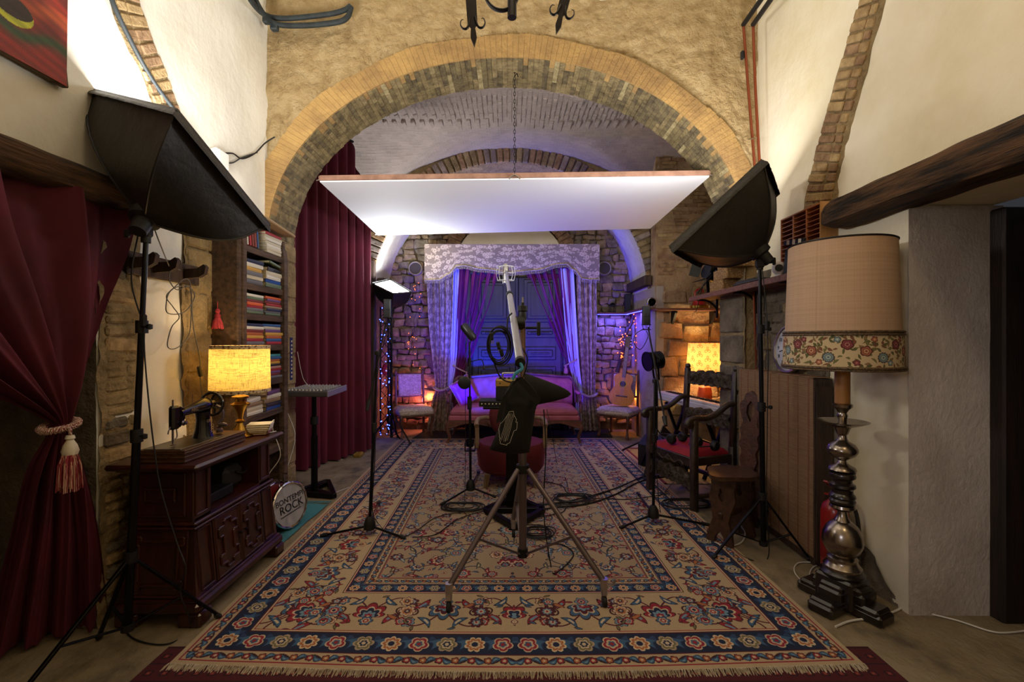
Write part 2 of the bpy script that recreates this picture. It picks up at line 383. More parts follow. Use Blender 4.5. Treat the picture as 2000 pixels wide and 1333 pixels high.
# left door opening: stone reveal, dark leaf
mb = MB(); mb.grid(10, 36, lambda a, b: (-2.592+.5*a, 2.292-.02*abs(fx((a, 0, b*3), 5)), 2.13*b))
mb.box((-2.36, 2.345, 1.06), (.5, .04, 2.13)); struct(mb, 'trim_4', m_greystone)
d = MB(); d.box((-2.66, 1.7, 1.06), (.06, 1.3, 2.12), b=.01); dl = struct(d, 'door_1', m_doorwood)
for y in (1.3, 1.95):
    for z in (.55, 1.5): MB().box((-2.615, y, z), (.03, .45, .75), b=.012).build('panel', m_doorwood, dl)

# rough timber lintels over the two side doors
def lintel(name, side, x, y0, y1, z0, z1, depth, label):
    mb = MB(); n = 90; k = 20; vs = []; fs = []
    for i in range(n+1):
        y = y0+(y1-y0)*i/n
        taper = min(1, .55+.45*math.sin(min(1, (n-i)/5)*PI/2))
        for j in range(k):
            a = 2*PI*j/k; c, s_ = math.cos(a), math.sin(a)
            q = 1/max(abs(c), abs(s_))**.82
            gr = .010*fx((j*3.1, y*1.3, 0), 1)+.010*fx((c*4, y*3, s_*18), 1.7)
            vs.append((x+(depth/2*c*q*taper)+gr*c, y, (z0+z1)/2+((z1-z0)/2*s_*q*taper)+gr*s_+.012*fx((0, y, 0), 1.2)))
    for i in range(n):
        for j in range(k):
            l = (j+1) % k; fs.append([i*k+j, i*k+l, (i+1)*k+l, (i+1)*k+j])
    fs.append(list(range(k))); fs.append([n*k+j for j in range(k)][::-1]); mb.add(vs, fs)
    return one(mb, name, m_beam, label, 'beam', smooth=50)
lintel('lintel_beam', -1, -2.07, .2, 2.49, 2.125, 2.27, .2, 'rough charred lintel beam above the tied-back maroon curtain')
lintel('lintel_beam', 1, 2.06, .2, 2.93, 2.15, 2.325, .26, 'rough charred lintel beam above the dark doorway and grey reveal')

# ---- brick ribs that show through the plaster of the side walls
def rib(side, pts, name, depth=.012, lean=0):
    """pts: (y, z, width). a strip of exposed masonry with brick courses"""
    c = cr([(0, p[0], p[1]) for p in pts], 8); wv = cr([(p[2], 0, 0) for p in pts], 8)
    n = len(c); mb = MB(); vs = []
    x = side*2.1
    tang = [(c[min(i+1, n-1)]-c[max(i-1, 0)]).normalized() for i in range(n)]
    def nrm(i): t = tang[i]; return Vector((0, t.z, -t.y))
    K = 10
    for i in range(n):
        for j in range(K+1):
            s_ = j/K-.5
            wd = wv[i].x*(1+.16*fx((i*.35, 0, 3 if s_ > 0 else 9), 1))
            p = c[i]+nrm(i)*s_*wd
            edge = 1-abs(s_)*2
            vs.append((x-side*(.002+depth*min(1, edge*5)+.006*fx(p, 14)), p.y, p.z))
    mb.add(vs, [[i*(K+1)+j, i*(K+1)+j+1, (i+1)*(K+1)+j+1, (i+1)*(K+1)+j] for i in range(n-1) for j in range(K)])
    o = struct(mb, name, m_pier)
    # brick courses across the strip
    L = [0]
    for i in range(1, n): L.append(L[-1]+(c[i]-c[i-1]).length)
    s_ = .03
    while s_ < L[-1]-.03:
        i = max(k for k in range(n) if L[k] <= s_); i = min(i, n-2)
        f = (s_-L[i])/(L[i+1]-L[i]+1e-9); p = c[i].lerp(c[i+1], f); t = tang[i]; nn = nrm(i); wd = wv[i].x
        h = random.uniform(.05, .062)
        for (a, b_) in ((-.40, .12), (.15, .40)):
            a += random.uniform(-.03, .03); b_ += random.uniform(-.02, .04)
            cc = p+nn*((a+b_)/2*wd); cc.x = x-side*(depth+.004*random.random())
            M = Matrix((Vector((1, 0, 0)), nn, t)).transposed().to_4x4(); M.translation = cc
            MB().box((0, 0, 0), (.022, abs(b_-a)*wd-.006, h-.007), b=.006, M=M, rx=random.uniform(-.03, .03)).build('brick', random.choice(m_brick), o)
        s_ += h+.006
    return o
rib(-1, [(2.30, 3.75, .24), (2.40, 3.45, .24), (2.52, 3.2, .24), (2.70, 2.95, .245), (2.84, 2.7, .25), (2.95, 2.4, .27)], 'trim_1')
rib(1, [(2.5, 3.75, .22), (2.66, 3.42, .24), (2.82, 3.1, .27), (2.96, 2.8, .30), (3.06, 2.55, .33), (3.12, 2.3, .35)], 'trim_2')

# exposed masonry patches: irregular blocks and bricks in lumpy mortar
def patch(name, fn, nu, nv, m, edge=.0, amp=.02, fs=9):
    """fn(a,b)->point, normal"""
    mb = MB()
    def f(a, b):
        p, n = fn(a, b); p = Vector(p); n = Vector(n)
        return p+n*(amp*(.5+fx(p, fs)+.5*fx(p, fs*3)))
    mb.grid(nu, nv, f); return struct(mb, name, m, smooth=60)
# left wall, low stone beside the curtain and the pilaster beside the shelves
def yz(side, x, y0, y1, z0, z1, wob=.03):
    def fn(a, b):
        z = z0+(z1-z0)*b
        e0 = y0+wob*fx((0, 0, z), 3, 1); e1 = y1+wob*fx((0, 0, z), 3, 2)
        return ((side*x, e0+(e1-e0)*a, z), (-side, 0, 0))
    return fn
pl = patch('wall_left_stonework', yz(-1, 2.098, 2.30, 2.55, 0, 2.12), 16, 90, m_pier, amp=.02)
pl2 = patch('wall_left_pilaster', yz(-1, 2.098, 2.88, 3.2, 0, 2.45), 16, 100, m_pier, amp=.022)
pl3 = patch('wall_left_stonework', yz(-1, 2.098, 2.5, 2.9, 0, .8), 16, 40, m_pier, amp=.02)
def blocks(parent, side, x, y0, y1, z0, z1, hs, ws, mats, name='stone', proud=.018):
    z = z0+.02
    while z < z1-.04:
        h = random.uniform(*hs); h = min(h, z1-z); y = y0+.01
        while y < y1-.03:
            w_ = min(random.uniform(*ws), y1-y)
            if w_ > .03:
                MB().box((side*(x-.008), y+w_/2, z+h/2), (proud*2*random.uniform(.7, 1.2), w_-.012, h-.012), b=.012,
                         rx=random.uniform(-.03, .03)).build(name, random.choice(mats), parent)
            y += w_
        z += h
blocks(pl, -1, 2.1, 2.32, 2.53, .05, 2.0, (.05, .09), (.1, .24), m_brick[:1]+[m_pier, m_greystone, m_pier], 'stone')
blocks(pl2, -1, 2.1, 2.9, 3.17, .8, 2.4, (.16, .3), (.2, .3), [m_pier], 'stone', .014)
# exposed footing behind the big floor lamp
def foot(a, b):
    z = b*.66; y1 = 3.3; y0 = 2.47+ .72*(b**1.3)+.02*fx((0, 0, z), 12)
    return ((2.098, y0+(y1-y0)*a, z), (-1, 0, 0))
patch('wall_right_footing', foot, 30, 26, m_greystone, amp=.03, fs=7)
# masonry under the shelf on the right wall
pr = patch('wall_right_stonework', yz(1, 2.098, 3.0, 3.92, 0, 2.03), 40, 80, m_greystone, amp=.025)
blocks(pr, 1, 2.1, 3.02, 3.9, .9, 1.95, (.07, .14), (.12, .3), [m_greystone, m_pier, m_greystone], 'stone')

# ---- the great arch between the two rooms
AX, AA, AB, AZ = -.04, 2.04, 1.54, 2.33
Y0, Y1 = 3.9, 4.34
def ell(t, off=0): return AX+(AA+off)*math.cos(t), AZ+(AB+off)*math.sin(t)
mb = MB(); NT = 150
def fa(a, b):
    t = PI*(1-a); x, z = ell(t, .16); c, s_ = math.cos(t), math.sin(t)
    R = min((2.16/abs(c) if abs(c) > 1e-6 else 99), ((TOP+.05-AZ)/s_ if s_ > 1e-6 else 99)); X = c*R; Z = AZ+s_*R
    px = x+(X-x)*b; pz = z+(Z-z)*b
    if abs(px) > 2.16: px = 2.16*(1 if px > 0 else -1)
    d = .035*fx((px, 0, pz), 4)+.02*fx((px, 0, pz), 11)+.012*fx((px, 0, pz), 26)
    return (px, Y0-.005+d*min(1, 6*b+.3), pz)
mb.grid(NT*2, 44, fa)
mb.box((-2.35, (Y0+Y1)/2, 1.17), (.55, Y1-Y0, 2.34)); mb.box((2.27, (Y0+Y1)/2, 1.17), (.54, Y1-Y0, 2.34))
# back side and core of the arch above the opening
n = 60; vs = []; fs = []
for i in range(n+1):
    t = PI*(1-i/n); x, z = ell(t, .03); vs += [(x, Y0+.05, z), (x, Y1-.02, z), (x, Y1-.02, 4.8), (x, Y0+.05, 4.8)]
for i in range(n):
    for k in range(4): fs.append([i*4+k, i*4+(k+1) % 4, i*4+4+(k+1) % 4, i*4+4+k])
mb.add(vs, fs)
arch = struct(mb, 'wall_arch', m_rough, smooth=60)
# voussoir ring and soffit bricks: every one its own piece
NV = 140
def quadblock(t0, t1, o0, o1, ya, yb):
    vs = []
    for y in (ya, yb):
        for t, o in ((t0, o0), (t1, o0), (t1, o1), (t0, o1)):
            x, z = ell(t, o); vs.append((x, y, z))
    return vs, [(0, 1, 2, 3), (7, 6, 5, 4), (0, 4, 5, 1), (1, 5, 6, 2), (2, 6, 7, 3), (3, 7, 4, 0)]
for i in range(NV):
    t0 = PI*i/NV; t1 = PI*(i+1)/NV; g = .0004
    j = random.uniform(-.005, .005)
    v, f = quadblock(t0+g, t1-g, -.004, .185+j+.012*math.sin(i*.31), Y0-.032+random.uniform(-.0008, .0008), Y0+.08)
    MB().add(v, f).build('voussoir', m_ring, arch, smooth=0)
    k = 2; cuts = [0, random.uniform(.3, .4) if i % 2 else random.uniform(.6, .7), 1]
    for q in range(k):
        ya = Y0-.02+(Y1-Y0+.02)*cuts[q]+(.003 if q else 0); yb = Y0-.02+(Y1-Y0+.02)*cuts[q+1]-.003
        e = random.uniform(-.005, .004)
        v, f = quadblock(t0+g, t1-g, e-.006, .04, ya, yb)
        mm = m_soffit[3] if random.random() < .05 else random.choice(m_soffit[:3])
        MB().add(v, f).build('brick', mm, arch, smooth=0)
mb = MB(); mb.grid(NT, 2, lambda a, b: (ell(PI*a, .004)[0], Y0-.01+(Y1-Y0)*b, ell(PI*a, .004)[1])); struct(mb, 'trim_5', m_mortar)
# inner faces of the two piers
for s_, nm in ((-1, 'trim_6'), (1, 'trim_7')):
    x = AX+s_*AA
    mb = MB(); mb.grid(14, 90, lambda a, b: (x-s_*(.004+.012*(.5+fx((0, a*.44, b*2.33), 9))), Y0-.01+(Y1-Y0+.012)*a, 2.34*b)); po = struct(mb, nm, m_pier, smooth=60)
    z = .02
    while z < 2.28:
        h = random.uniform(.22, .34); h = min(h, 2.33-z)
        MB().box((x-s_*.004, (Y0+Y1)/2, z+h/2), (.04, .45, h-.012), b=.02).build('stone', m_greystone if s_ > 0 else m_pier, po); z += h
# ---- back room: vault, side walls, rear wall, wall arch
VR, VZ = 3.26, 4.24
def vz(x): return VZ-(VR-math.sqrt(max(0, VR*VR-(x+.02)**2)))
def vxy(x, y): return max(vz(x), VZ-.02-.6*((y-5.5)/1.1)**2)
mb = MB()
def fv(a, b):
    x = -2.95+6.1*a; y = Y1-.04+(6.66-Y1)*b; return (x, y, vxy(x, y)+.03*fx((x, y, 0), 1.5)+.015*fx((x, y, 0), 6))
mb.grid(110, 60, fv); mb.box((.1, 5.5, 4.5), (6.1, 2.4, .1))
vault = struct(mb, 'ceiling_vault', m_vault, smooth=60)
# rows of vault bricks laid bare across the crown
for i in range(58):
    x = -1.65+i*.058
    for q in range(3):
        y = 5.18+q*.24+(.12 if i % 2 else 0)
        if random.random() < .04: continue
        a = math.atan2(-(x+.02), math.sqrt(VR*VR-x*x))
        MB().box((x, y, vxy(x, y)+.007+.03*fx((x, y, 0), 1.5)+.015*fx((x, y, 0), 6)), (.05, .225, .035), ry=-a, b=.006).build('brick', m_vault, vault)
# right alcove: wall facing the camera, and walls around it
mb = MB(); mb.grid(50, 120, lambda a, b: (1.96+1.15*a, 6.22-.03*fx((a, 0, b*4), 5)-.012*fx((a*2, 0, b*9), 12), 4.75*b))
mb.box((2.55, 6.35, 2.4), (1.16, .2, 4.8)); wa = struct(mb, 'wall_alcove', m_warmwall, smooth=60)
for row in range(46):
    z = 2.35+row*.052 if row < 34 else 0
    if z == 0: continue
    x = 1.99+(.06 if row % 2 else 0)
    while x < 3.0:
        L_ = random.uniform(.16, .24)
        if random.random() < .6:
            MB().box((x+L_/2, 6.215-.03*fx(((x-1.96)/1.15, 0, z/4.75*4), 5), z+.024), (L_-.008, .028, .045), b=.005).build('brick', random.choice([m_warmwall, m_brick[2], m_brick[0]]), wa)
        x += L_
for (x, z, w_, h) in [(2.15, 1.6, .3, .2), (2.5, 1.55, .34, .22), (2.85, 1.6, .26, .2), (2.3, 1.35, .36, .2), (2.7, 1.3, .36, .22), (2.12, 1.1, .22, .24), (2.45, 1.08, .34, .22), (2.85, 1.05, .3, .22),
                      (2.2, .82, .3, .24), (2.6, .8, .4, .22), (2.3, .55, .36, .24), (2.75, .55, .36, .24), (2.2, 2.05, .3, .16), (2.6, 2.1, .3, .18), (2.9, 2.05, .2, .2)]:
    m_ = MB().box((0, 0, 0), (w_*1.05, .05, h*1.05), b=.014, ry=random.uniform(-.06, .06)); m_.v = [Vector((p.x*(1+.3*fx((x*5, p.x*5, p.z*6), 1)), p.y, p.z*(1+.3*fx((z*5, p.z*5, p.x*6), 1, 3))))+Vector((x, 6.199, z)) for p in m_.v]; m_.build('stone', m_pier if random.random() < .4 else m_warmwall, wa)
mb = MB().box((3.16, 5.2, 2.4), (.1, 2.2, 4.8)); struct(mb, 'wall_alcove_side', m_pier)
mb = MB().box((2.6, Y1+.0, 2.4), (1.1, .1, 4.8)).box((-2.9, Y1, 2.4), (1.0, .1, 4.8)); struct(mb, 'wall_partition', m_pier)
mb = MB(); mb.grid(20, 70, lambda a, b: (1.96-.012*(fx((0, a, b*3), 7)), 6.22+1.3*a, 2.2*b)); mb.box((2.02, 6.86, 1.1), (.1, 1.3, 2.2)); struct(mb, 'wall_rear_right', m_jamb, smooth=60)
mb = MB().box((-2.98, 5.8, 2.4), (.1, 3.2, 4.8)); struct(mb, 'wall_rear_left', m_pier)
mb = MB(); mb.grid(16, 70, lambda a, b: (-2.04+.02*(fx((0, a, b*3), 7)), 6.6+.95*a, 2.15*b)); mb.box((-2.5, 6.64, 2.2), (.9, .1, 4.5)); mb.box((-2.12, 7.05, 1.08), (.14, .95, 2.15)); struct(mb, 'trim_8', m_pier, smooth=60)
# wall arch in front of the rear wall
WX, WA_, WB_, WZ, WY0, WY1 = -.03, 2.0, 1.93, 2.12, 6.6, 7.5
def wel(t, o=0): return WX+(WA_+o)*math.cos(t), WZ+(WB_+o)*math.sin(t)
mb = MB()
def fw(a, b):
    t = PI*(1-a); x, z = wel(t); r_ = .02+1.1*b; return (x+math.cos(t)*r_*.9, WY0-.02*fx((x*2, 0, z*2+b*2), 5), z+math.sin(t)*r_*.7)
mb.grid(90, 14, fw); struct(mb, 'trim_9', m_pier, smooth=60)
mb = MB(); mb.grid(90, 18, lambda a, b: (wel(PI*a)[0]+.015*fx((a*6, b, 0), 5), WY0+(WY1-WY0)*b, wel(PI*a)[1]+.015*fx((a*6, b, 3), 5)))
mb.m = [1 if .24+.01*math.sin(q // 90*2) < (q % 90)/90 < .76 else 0 for q in range(len(mb.f))]; struct(mb, 'trim_10', [m_soffitwhite, m_pier], smooth=60)
for i in range(70):
    t = PI*(i+.5)/70; x, z = wel(t, .11)
    MB().box((x, WY0-.015, z), (.24, .04, .075), ry=-t, b=.01).build('brick', random.choice([m_pier, m_brick[2], m_vplas]), bpy.data.objects['trim_9'])
# rear wall of rubble
mb = MB(); mb.grid(110, 110, lambda a, b: (-2.25+4.3*a, 7.5+.035*fx((a*4.3, 0, b*4.2), 7)+.02*fx((a*4.3, 0, b*4.2), 18), 4.2*b)); mb.box((-.1, 7.68, 2.1), (4.5, .2, 4.3)); wb = struct(mb, 'wall_rear', m_rear, smooth=60)
cnt = 0; z = .1
while z < 3.5 and cnt < 292:
    h = random.uniform(.07, .15); x = -2.0+random.uniform(-.1, .1)
    while x < 1.9:
        L_ = random.uniform(.09, .24)
        cx_, cz_ = x+L_/2, z+h/2+random.uniform(-.015, .015)
        hid = (-1.35 < cx_ < 1.35 and cz_ < 3.0) or (abs(cx_) < .75 and cz_ < 3.4)
        if not hid and cnt < 292 and math.hypot((cx_-WX)/WA_, max(0, cz_-WZ)/WB_) < 1:
            m_ = MB().box((0, 0, 0), (L_*.95, .09, h*.93), b=.016, ry=random.uniform(-.12, .12))
            m_.v = [Vector((p.x*(1+.45*fx((cnt, p.x*9, p.z*9), 1)), p.y+.02*fx(p, 9, cnt), p.z*(1+.5*fx((cnt, p.z*8, p.x*9), 1, 3)))) + Vector((cx_, 7.475+random.uniform(-.012, .01), cz_)) for p in m_.v]
            m_.build('stone', random.choice(m_stone), wb, smooth=50); cnt += 1
        x += L_
    z += h
# cream lunette over the rear door with its brick relieving arch
mb = MB(); pts = [(.88*math.cos(PI*i/24), .75*math.sin(PI*i/24)) for i in range(25)]
M = Matrix.Translation((-.03, 7.46, 2.72)) @ Matrix.Rotation(PI/2, 4, 'X'); mb.prism(pts, .06, M); ln = struct(mb, 'trim_11', m_creamr)
for i in range(34):
    t = PI*(i+.5)/34; MB().box((-.03+1.0*math.cos(t), 7.45, 2.72+.87*math.sin(t)), (.2, .09, .075), ry=-t, b=.008).build('brick', m_brick[2], ln)
# round vents flanking the pelmet
m_vent = mat('vent_mesh', '#3b2e2c', r=.6)
m_ventring = mat('vent_ring_paint', '#8d8070', r=.5)
for (u, v) in ((812, 525), (1180, 525)):
    c = P(u, v, 7.42)
    M = Matrix.Translation(c) @ Matrix.Rotation(PI/2, 4, 'X')
    t = thing('wall_vent', 'round dark vent in the rubble wall just %s of the brocade pelmet' % ('left' if u < 1000 else 'right'), 'vent', c, 0, 'round wall vents')
    MB().lathe([(.0, 0), (.095, 0), (.1, .01)], n=28, M=M).build('grille', m_vent, t)
    MB().lathe([(.095, -.03), (.095, .03), (.108, .035), (.118, .02), (.118, -.03)], n=28, M=M, cap=False).build('ring', m_ventring, t)
# rear double door
m_door = mat('grey_brown_door_paint', '#2e2a2c', '#201c1e', sc=5, r=.5, bump=.2, bs=30, stretch=(3, 3, .5))
d = MB().box((0.08, 7.44, 1.25), (1.5, .06, 2.5), b=.01)
dd = struct(d, 'door_3', m_door)
for s_ in (-1, 1):
    xc = .08+s_*.37
    MB().box((xc, 7.40, 1.25), (.70, .05, 2.46), b=.01).build('door_leaf', m_door, dd)
    for (zc, hh) in ((.45, .55), (.93, .22), (1.25, .22), (1.58, .16), (2.1, .7)):
        f_ = MB(); f_.box((xc, 7.365, zc), (.52, .03, hh), b=.012); f_.box((xc, 7.345, zc), (.42, .03, hh-.1), b=.014)
        f_.box((xc, 7.33, zc), (.30, .02, max(.03, hh-.2)), b=.008); f_.build('panel', m_door, dd)
    MB().box((.08+s_*.79, 7.40, 1.27), (.1, .1, 2.56), b=.012).build('door_frame', m_door, dd)
MB().box((.08, 7.36, 1.25), (.05, .04, 2.46), b=.012).build('meeting_rail', m_door, dd)
MB().box((.08, 7.40, 2.58), (1.68, .1, .1), b=.012).build('door_frame', m_door, dd)
# dark timber ledge and beam on the right return wall
b_ = MB().beam((1.9, 6.35, 2.30), (1.9, 7.35, 2.30), .1, .14, b=.01); one(b_, 'wall_beam', m_darkwood, 'short dark timber beam jutting along the grey return wall', 'beam')
b_ = MB().beam((-1.95, 6.75, 2.33), (-1.95, 7.4, 2.33), .1, .12, b=.01); one(b_, 'wall_beam', m_darkwood, 'short dark timber beam above the small lit softbox', 'beam')
# ================= rugs (patterns drawn with numpy, one quadrant mirrored as on a woven carpet)
def hx(h): h = h.lstrip('#'); return np.array([int(h[i:i+2], 16)/255 for i in (0, 2, 4)], np.float32)
class Pad:
    def __init__(s, w_, h_, ppm, base):
        s.W = int(w_*ppm); s.H = int(h_*ppm); s.p = ppm; s.a = np.ones((s.H, s.W, 3), np.float32)*hx(base)
    def win(s, x, y, R):
        x0 = max(0, int((x-R)*s.p)); x1 = min(s.W, int((x+R)*s.p)+2); y0 = max(0, int((y-R)*s.p)); y1 = min(s.H, int((y+R)*s.p)+2)
        if x1 <= x0 or y1 <= y0: return None
        Y, X = np.mgrid[y0:y1, x0:x1]; return s.a[y0:y1, x0:x1], (X+.5)/s.p-x, (Y+.5)/s.p-y
    def flower(s, x, y, R, n, cols, rot=0., sharp=.35, tooth=0):
        w_ = s.win(x, y, R*1.15)
        if w_ is None: return
        A, X, Y = w_; r = np.hypot(X, Y); th = np.arctan2(Y, X)+rot
        pet = (1-sharp)+sharp*np.abs(np.cos(th*n/2))**.7
        if tooth: pet = pet+.06*np.sign(np.cos(th*n*tooth))
        for k, (f, c) in enumerate(cols): A[r < R*f*(pet if f > .3 else 1)] = hx(c)
    def leaf(s, x, y, L, wd, ang, cols, bend=0.):
        w_ = s.win(x, y, L*.75)
        if w_ is None: return
        A, X, Y = w_; c, q = math.cos(ang), math.sin(ang); U = (X*c+Y*q)/(L/2); V = (-X*q+Y*c)/(wd/2)-bend*(U*U-.5)*3
        sh = np.clip(1-U*U, 0, 1)*(1-.35*U)
        for f, c_ in cols: A[(np.abs(V) < sh*f) & (np.abs(U) < f)] = hx(c_)
    def palmette(s, x, y, R, ang, cols):
        """a fan of petals with a toothed outline"""
        w_ = s.win(x, y, R*1.2)
        if w_ is None: return
        A, X, Y = w_; c, q = math.cos(ang), math.sin(ang); U = X*c+Y*q; V = -X*q+Y*c
        r = np.hypot(U+R*.35, V); th = np.arctan2(V, U+R*.35)
        env = R*1.3*(np.cos(th*.9).clip(0, 1)**.35)*(.72+.28*np.abs(np.cos(th*4.5)))
        for f, c_ in cols: A[(r < env*f) & (np.abs(th) < 1.65)] = hx(c_)
    def line(s, pts, wd, col):
        pts = np.array(pts, np.float32)
        for a, b in zip(pts[:-1], pts[1:]):
            m_ = (a+b)/2; R = float(np.hypot(*(b-a)))/2+wd*2; w_ = s.win(m_[0], m_[1], R)
            if w_ is None: continue
            A, X, Y = w_; d = b-a; l2 = float(d@d)+1e-9; X = X+m_[0]-a[0]; Y = Y+m_[1]-a[1]; t = ((X*d[0]+Y*d[1])/l2).clip(0, 1)
            A[np.hypot(X-t*d[0], Y-t*d[1]) < wd/2] = hx(col)
    def spiral(s, x, y, R, ang, turn, wd, col, side=1):
        pts = []
        for i in range(22):
            t = i/21; r = R*(1-.8*t); a = ang+side*turn*t; pts.append((x+r*math.cos(a), y+r*math.sin(a)))
        s.line(pts, wd, col); return pts
NAVY, BLUE, RED, WINE, CREAM, TAN, ORNG, BRN, LBL, GRN = '#182440', '#3c5f80', '#8e2230', '#4e1822', '#c4b193', '#b29d7c', '#a8663c', '#3a1a1c', '#6d8fa3', '#6f6a48'
FLW = [[(1., BRN), (.9, RED), (.62, CREAM), (.45, BLUE), (.22, CREAM), (.12, RED)], [(1., BRN), (.9, BLUE), (.6, CREAM), (.42, RED), (.2, CREAM)],
       [(1., NAVY), (.9, LBL), (.62, RED), (.4, CREAM), (.2, NAVY)], [(1., WINE), (.88, CREAM), (.6, ORNG), (.35, NAVY), (.15, CREAM)], [(1., BRN), (.88, WINE), (.55, LBL), (.3, CREAM), (.15, RED)]]
def persian():
    R = random.Random(11); ppm = 420; W2, L2 = 1.58, 2.35
    p = Pad(W2, L2, ppm, TAN); Yg, Xg = np.mgrid[0:p.H, 0:p.W]; X = (Xg+.5)/ppm; Y = (Yg+.5)/ppm; D = np.minimum(X, Y)
    fld = hx('#9f8b70'); p.a[D >= .74] = fld
    # big border scrolls
    brd = Pad(W2, L2, ppm, TAN)
    def cell(pd, x, y, ang, kinds, flip=1):
        # one repeat of the wide border: palmette, rosettes, curling leaves
        c, q = math.cos(ang), math.sin(ang)
        def T(u, v): v *= flip; return x+u*c-v*q, y+u*q+v*c
        for sgn in (1, -1):
            pts = [T(.02+.1*math.sin(t*3.1), sgn*(.02+.24*t)) for t in np.linspace(0, 1, 14)]; pd.line(pts, .009, WINE)
            cx_, cy_ = T(.02, sgn*.17); pd.spiral(cx_, cy_, .075, ang+sgn*1.2, 4.4, .009, BRN, sgn)
            cx_, cy_ = T(-.06, sgn*.13); pd.leaf(cx_, cy_, .13, .04, ang+sgn*.8, [(1, BRN), (.75, RED), (.4, LBL)], sgn*.3)
            cx_, cy_ = T(.09, sgn*.09); pd.leaf(cx_, cy_, .12, .036, ang-sgn*.7, [(1, NAVY), (.72, BLUE), (.35, CREAM)], sgn*.4)
            cx_, cy_ = T(-.09, sgn*.22); pd.flower(cx_, cy_, .042, 7, FLW[(kinds+1) % 5], .3)
            cx_, cy_ = T(.085, sgn*.215); pd.flower(cx_, cy_, .034, 5, FLW[(kinds+3) % 5], .9)
            cx_, cy_ = T(.05, sgn*.27); pd.leaf(cx_, cy_, .08, .03, ang+sgn*2.1, [(1, BRN), (.7, ORNG)])
        cx_, cy_ = T(-.02, 0); pd.palmette(cx_, cy_, .10, ang, [(1, BRN), (.93, RED if kinds % 2 else BLUE), (.72, CREAM), (.62, NAVY if kinds % 2 else WINE), (.42, LBL), (.25, RED), (.12, CREAM)])
        cx_, cy_ = T(-.085, 0); pd.flower(cx_, cy_, .04, 6, FLW[kinds % 5])
        for k in range(11):
            cx_, cy_ = T(R.uniform(-.14, .14), R.uniform(-.26, .26)); pd.leaf(cx_, cy_, .05, .018, R.uniform(0, 6), [(1, BRN), (.6, R.choice([BLUE, RED, GRN]))])
    def along(pd, depth, step, fn, start):
        k = 0; t = start
        while t < W2+step: fn(pd, t, depth, PI/2, k, 0); t += step; k += 1
        k = 0; t = start
        while t < L2+step: fn(pd, depth, t, 0., k, 1); t += step; k += 1
    along(brd, .42, .40, lambda pd, x, y, a, k, ax: cell(pd, x, y, a if k % 2 else a+PI, k+ax), .40)
    along(brd, .42, .40, lambda pd, x, y, a, k, ax: pd.flower(x+(.2 if not ax else 0), y+(.2 if ax else 0), .05, 8, FLW[(k+2) % 5], tooth=0), .40)
    m_ = (D >= .255) & (D < .585); p.a[m_] = brd.a[m_]
    def band(d0, d1, base, step, edge, r_, fl, vine=None):
        b = Pad(W2, L2, ppm, base); mid = (d0+d1)/2
        if vine:
            amp = (d1-d0)*.26
            pts = [(t, mid+amp*math.sin(t*2*PI/(step*2))) for t in np.arange(0, L2, .01)]
            b.line(pts, .008, vine); b.line([(q[1], q[0]) for q in pts], .008, vine)
        def st(pd, x, y, a, k, ax):
            c = fl[k % len(fl)]
            if vine:
                pd.leaf(x, y, step*.8, (d1-d0)*.42, a+PI/2+.5*(1 if k % 2 else -1), [(1, NAVY), (.72, BLUE), (.3, LBL)], .5 if k % 2 else -.5)
                sx_ = step*.5; pd.flower(x+(sx_ if not ax else 0), y+(sx_ if ax else 0), r_, 5, c, sharp=.3)
            else:
                pd.leaf(x+(step*.5 if not ax else 0), y+(step*.5 if ax else 0), step*.5, (d1-d0)*.5, a+.6, [(1, '#22365a'), (.8, BLUE)], .6)
                pd.leaf(x+(step*.45 if not ax else .03), y+(step*.45 if ax else .03), step*.3, (d1-d0)*.2, a+2, [(1, '#2a4166')], .6)
                pd.flower(x, y, r_, (8, 5, 6)[k % 3], c, sharp=.3, rot=.4*k)
        along(b, mid, step, st, mid)
        m_ = (D >= d0) & (D < d1); p.a[m_] = b.a[m_]
    NF = [[(1, '#d0bb98'), (.8, ORNG), (.55, CREAM), (.3, NAVY)], [(1, CREAM), (.85, RED), (.6, CREAM), (.38, BLUE), (.2, RED)], [(1, '#a8957a'), (.8, GRN), (.6, CREAM), (.4, NAVY), (.2, CREAM)]]
    band(.10, .235, NAVY, .135, .01, .052, NF)
    band(.03, .095, TAN, .075, .01, .022, [[(1, WINE), (.7, ORNG), (.3, CREAM)], [(1, BRN), (.75, RED), (.4, CREAM)]], vine=BRN)
    band(.60, .68, NAVY, .095, .01, .032, NF)
    band(.69, .74, TAN, .05, .01, .015, [[(1, WINE), (.6, ORNG)], [(1, BRN), (.6, CREAM)]], vine=BRN)
    for d, c, wd in ((.025, RED, .006), (.096, WINE, .006), (.236, WINE, .006), (.245, CREAM, .006), (.253, RED, .004), (.585, BRN, .005), (.592, CREAM, .006), (.598, RED, .004), (.683, WINE, .006), (.742, BRN, .006), (.751, RED, .003)):
        p.a[(D >= d) & (D < d+wd)] = hx(c)
    # field: arabesque of vines, palmettes, leaves
    f = Pad(W2, L2, ppm, '#9f8b70')
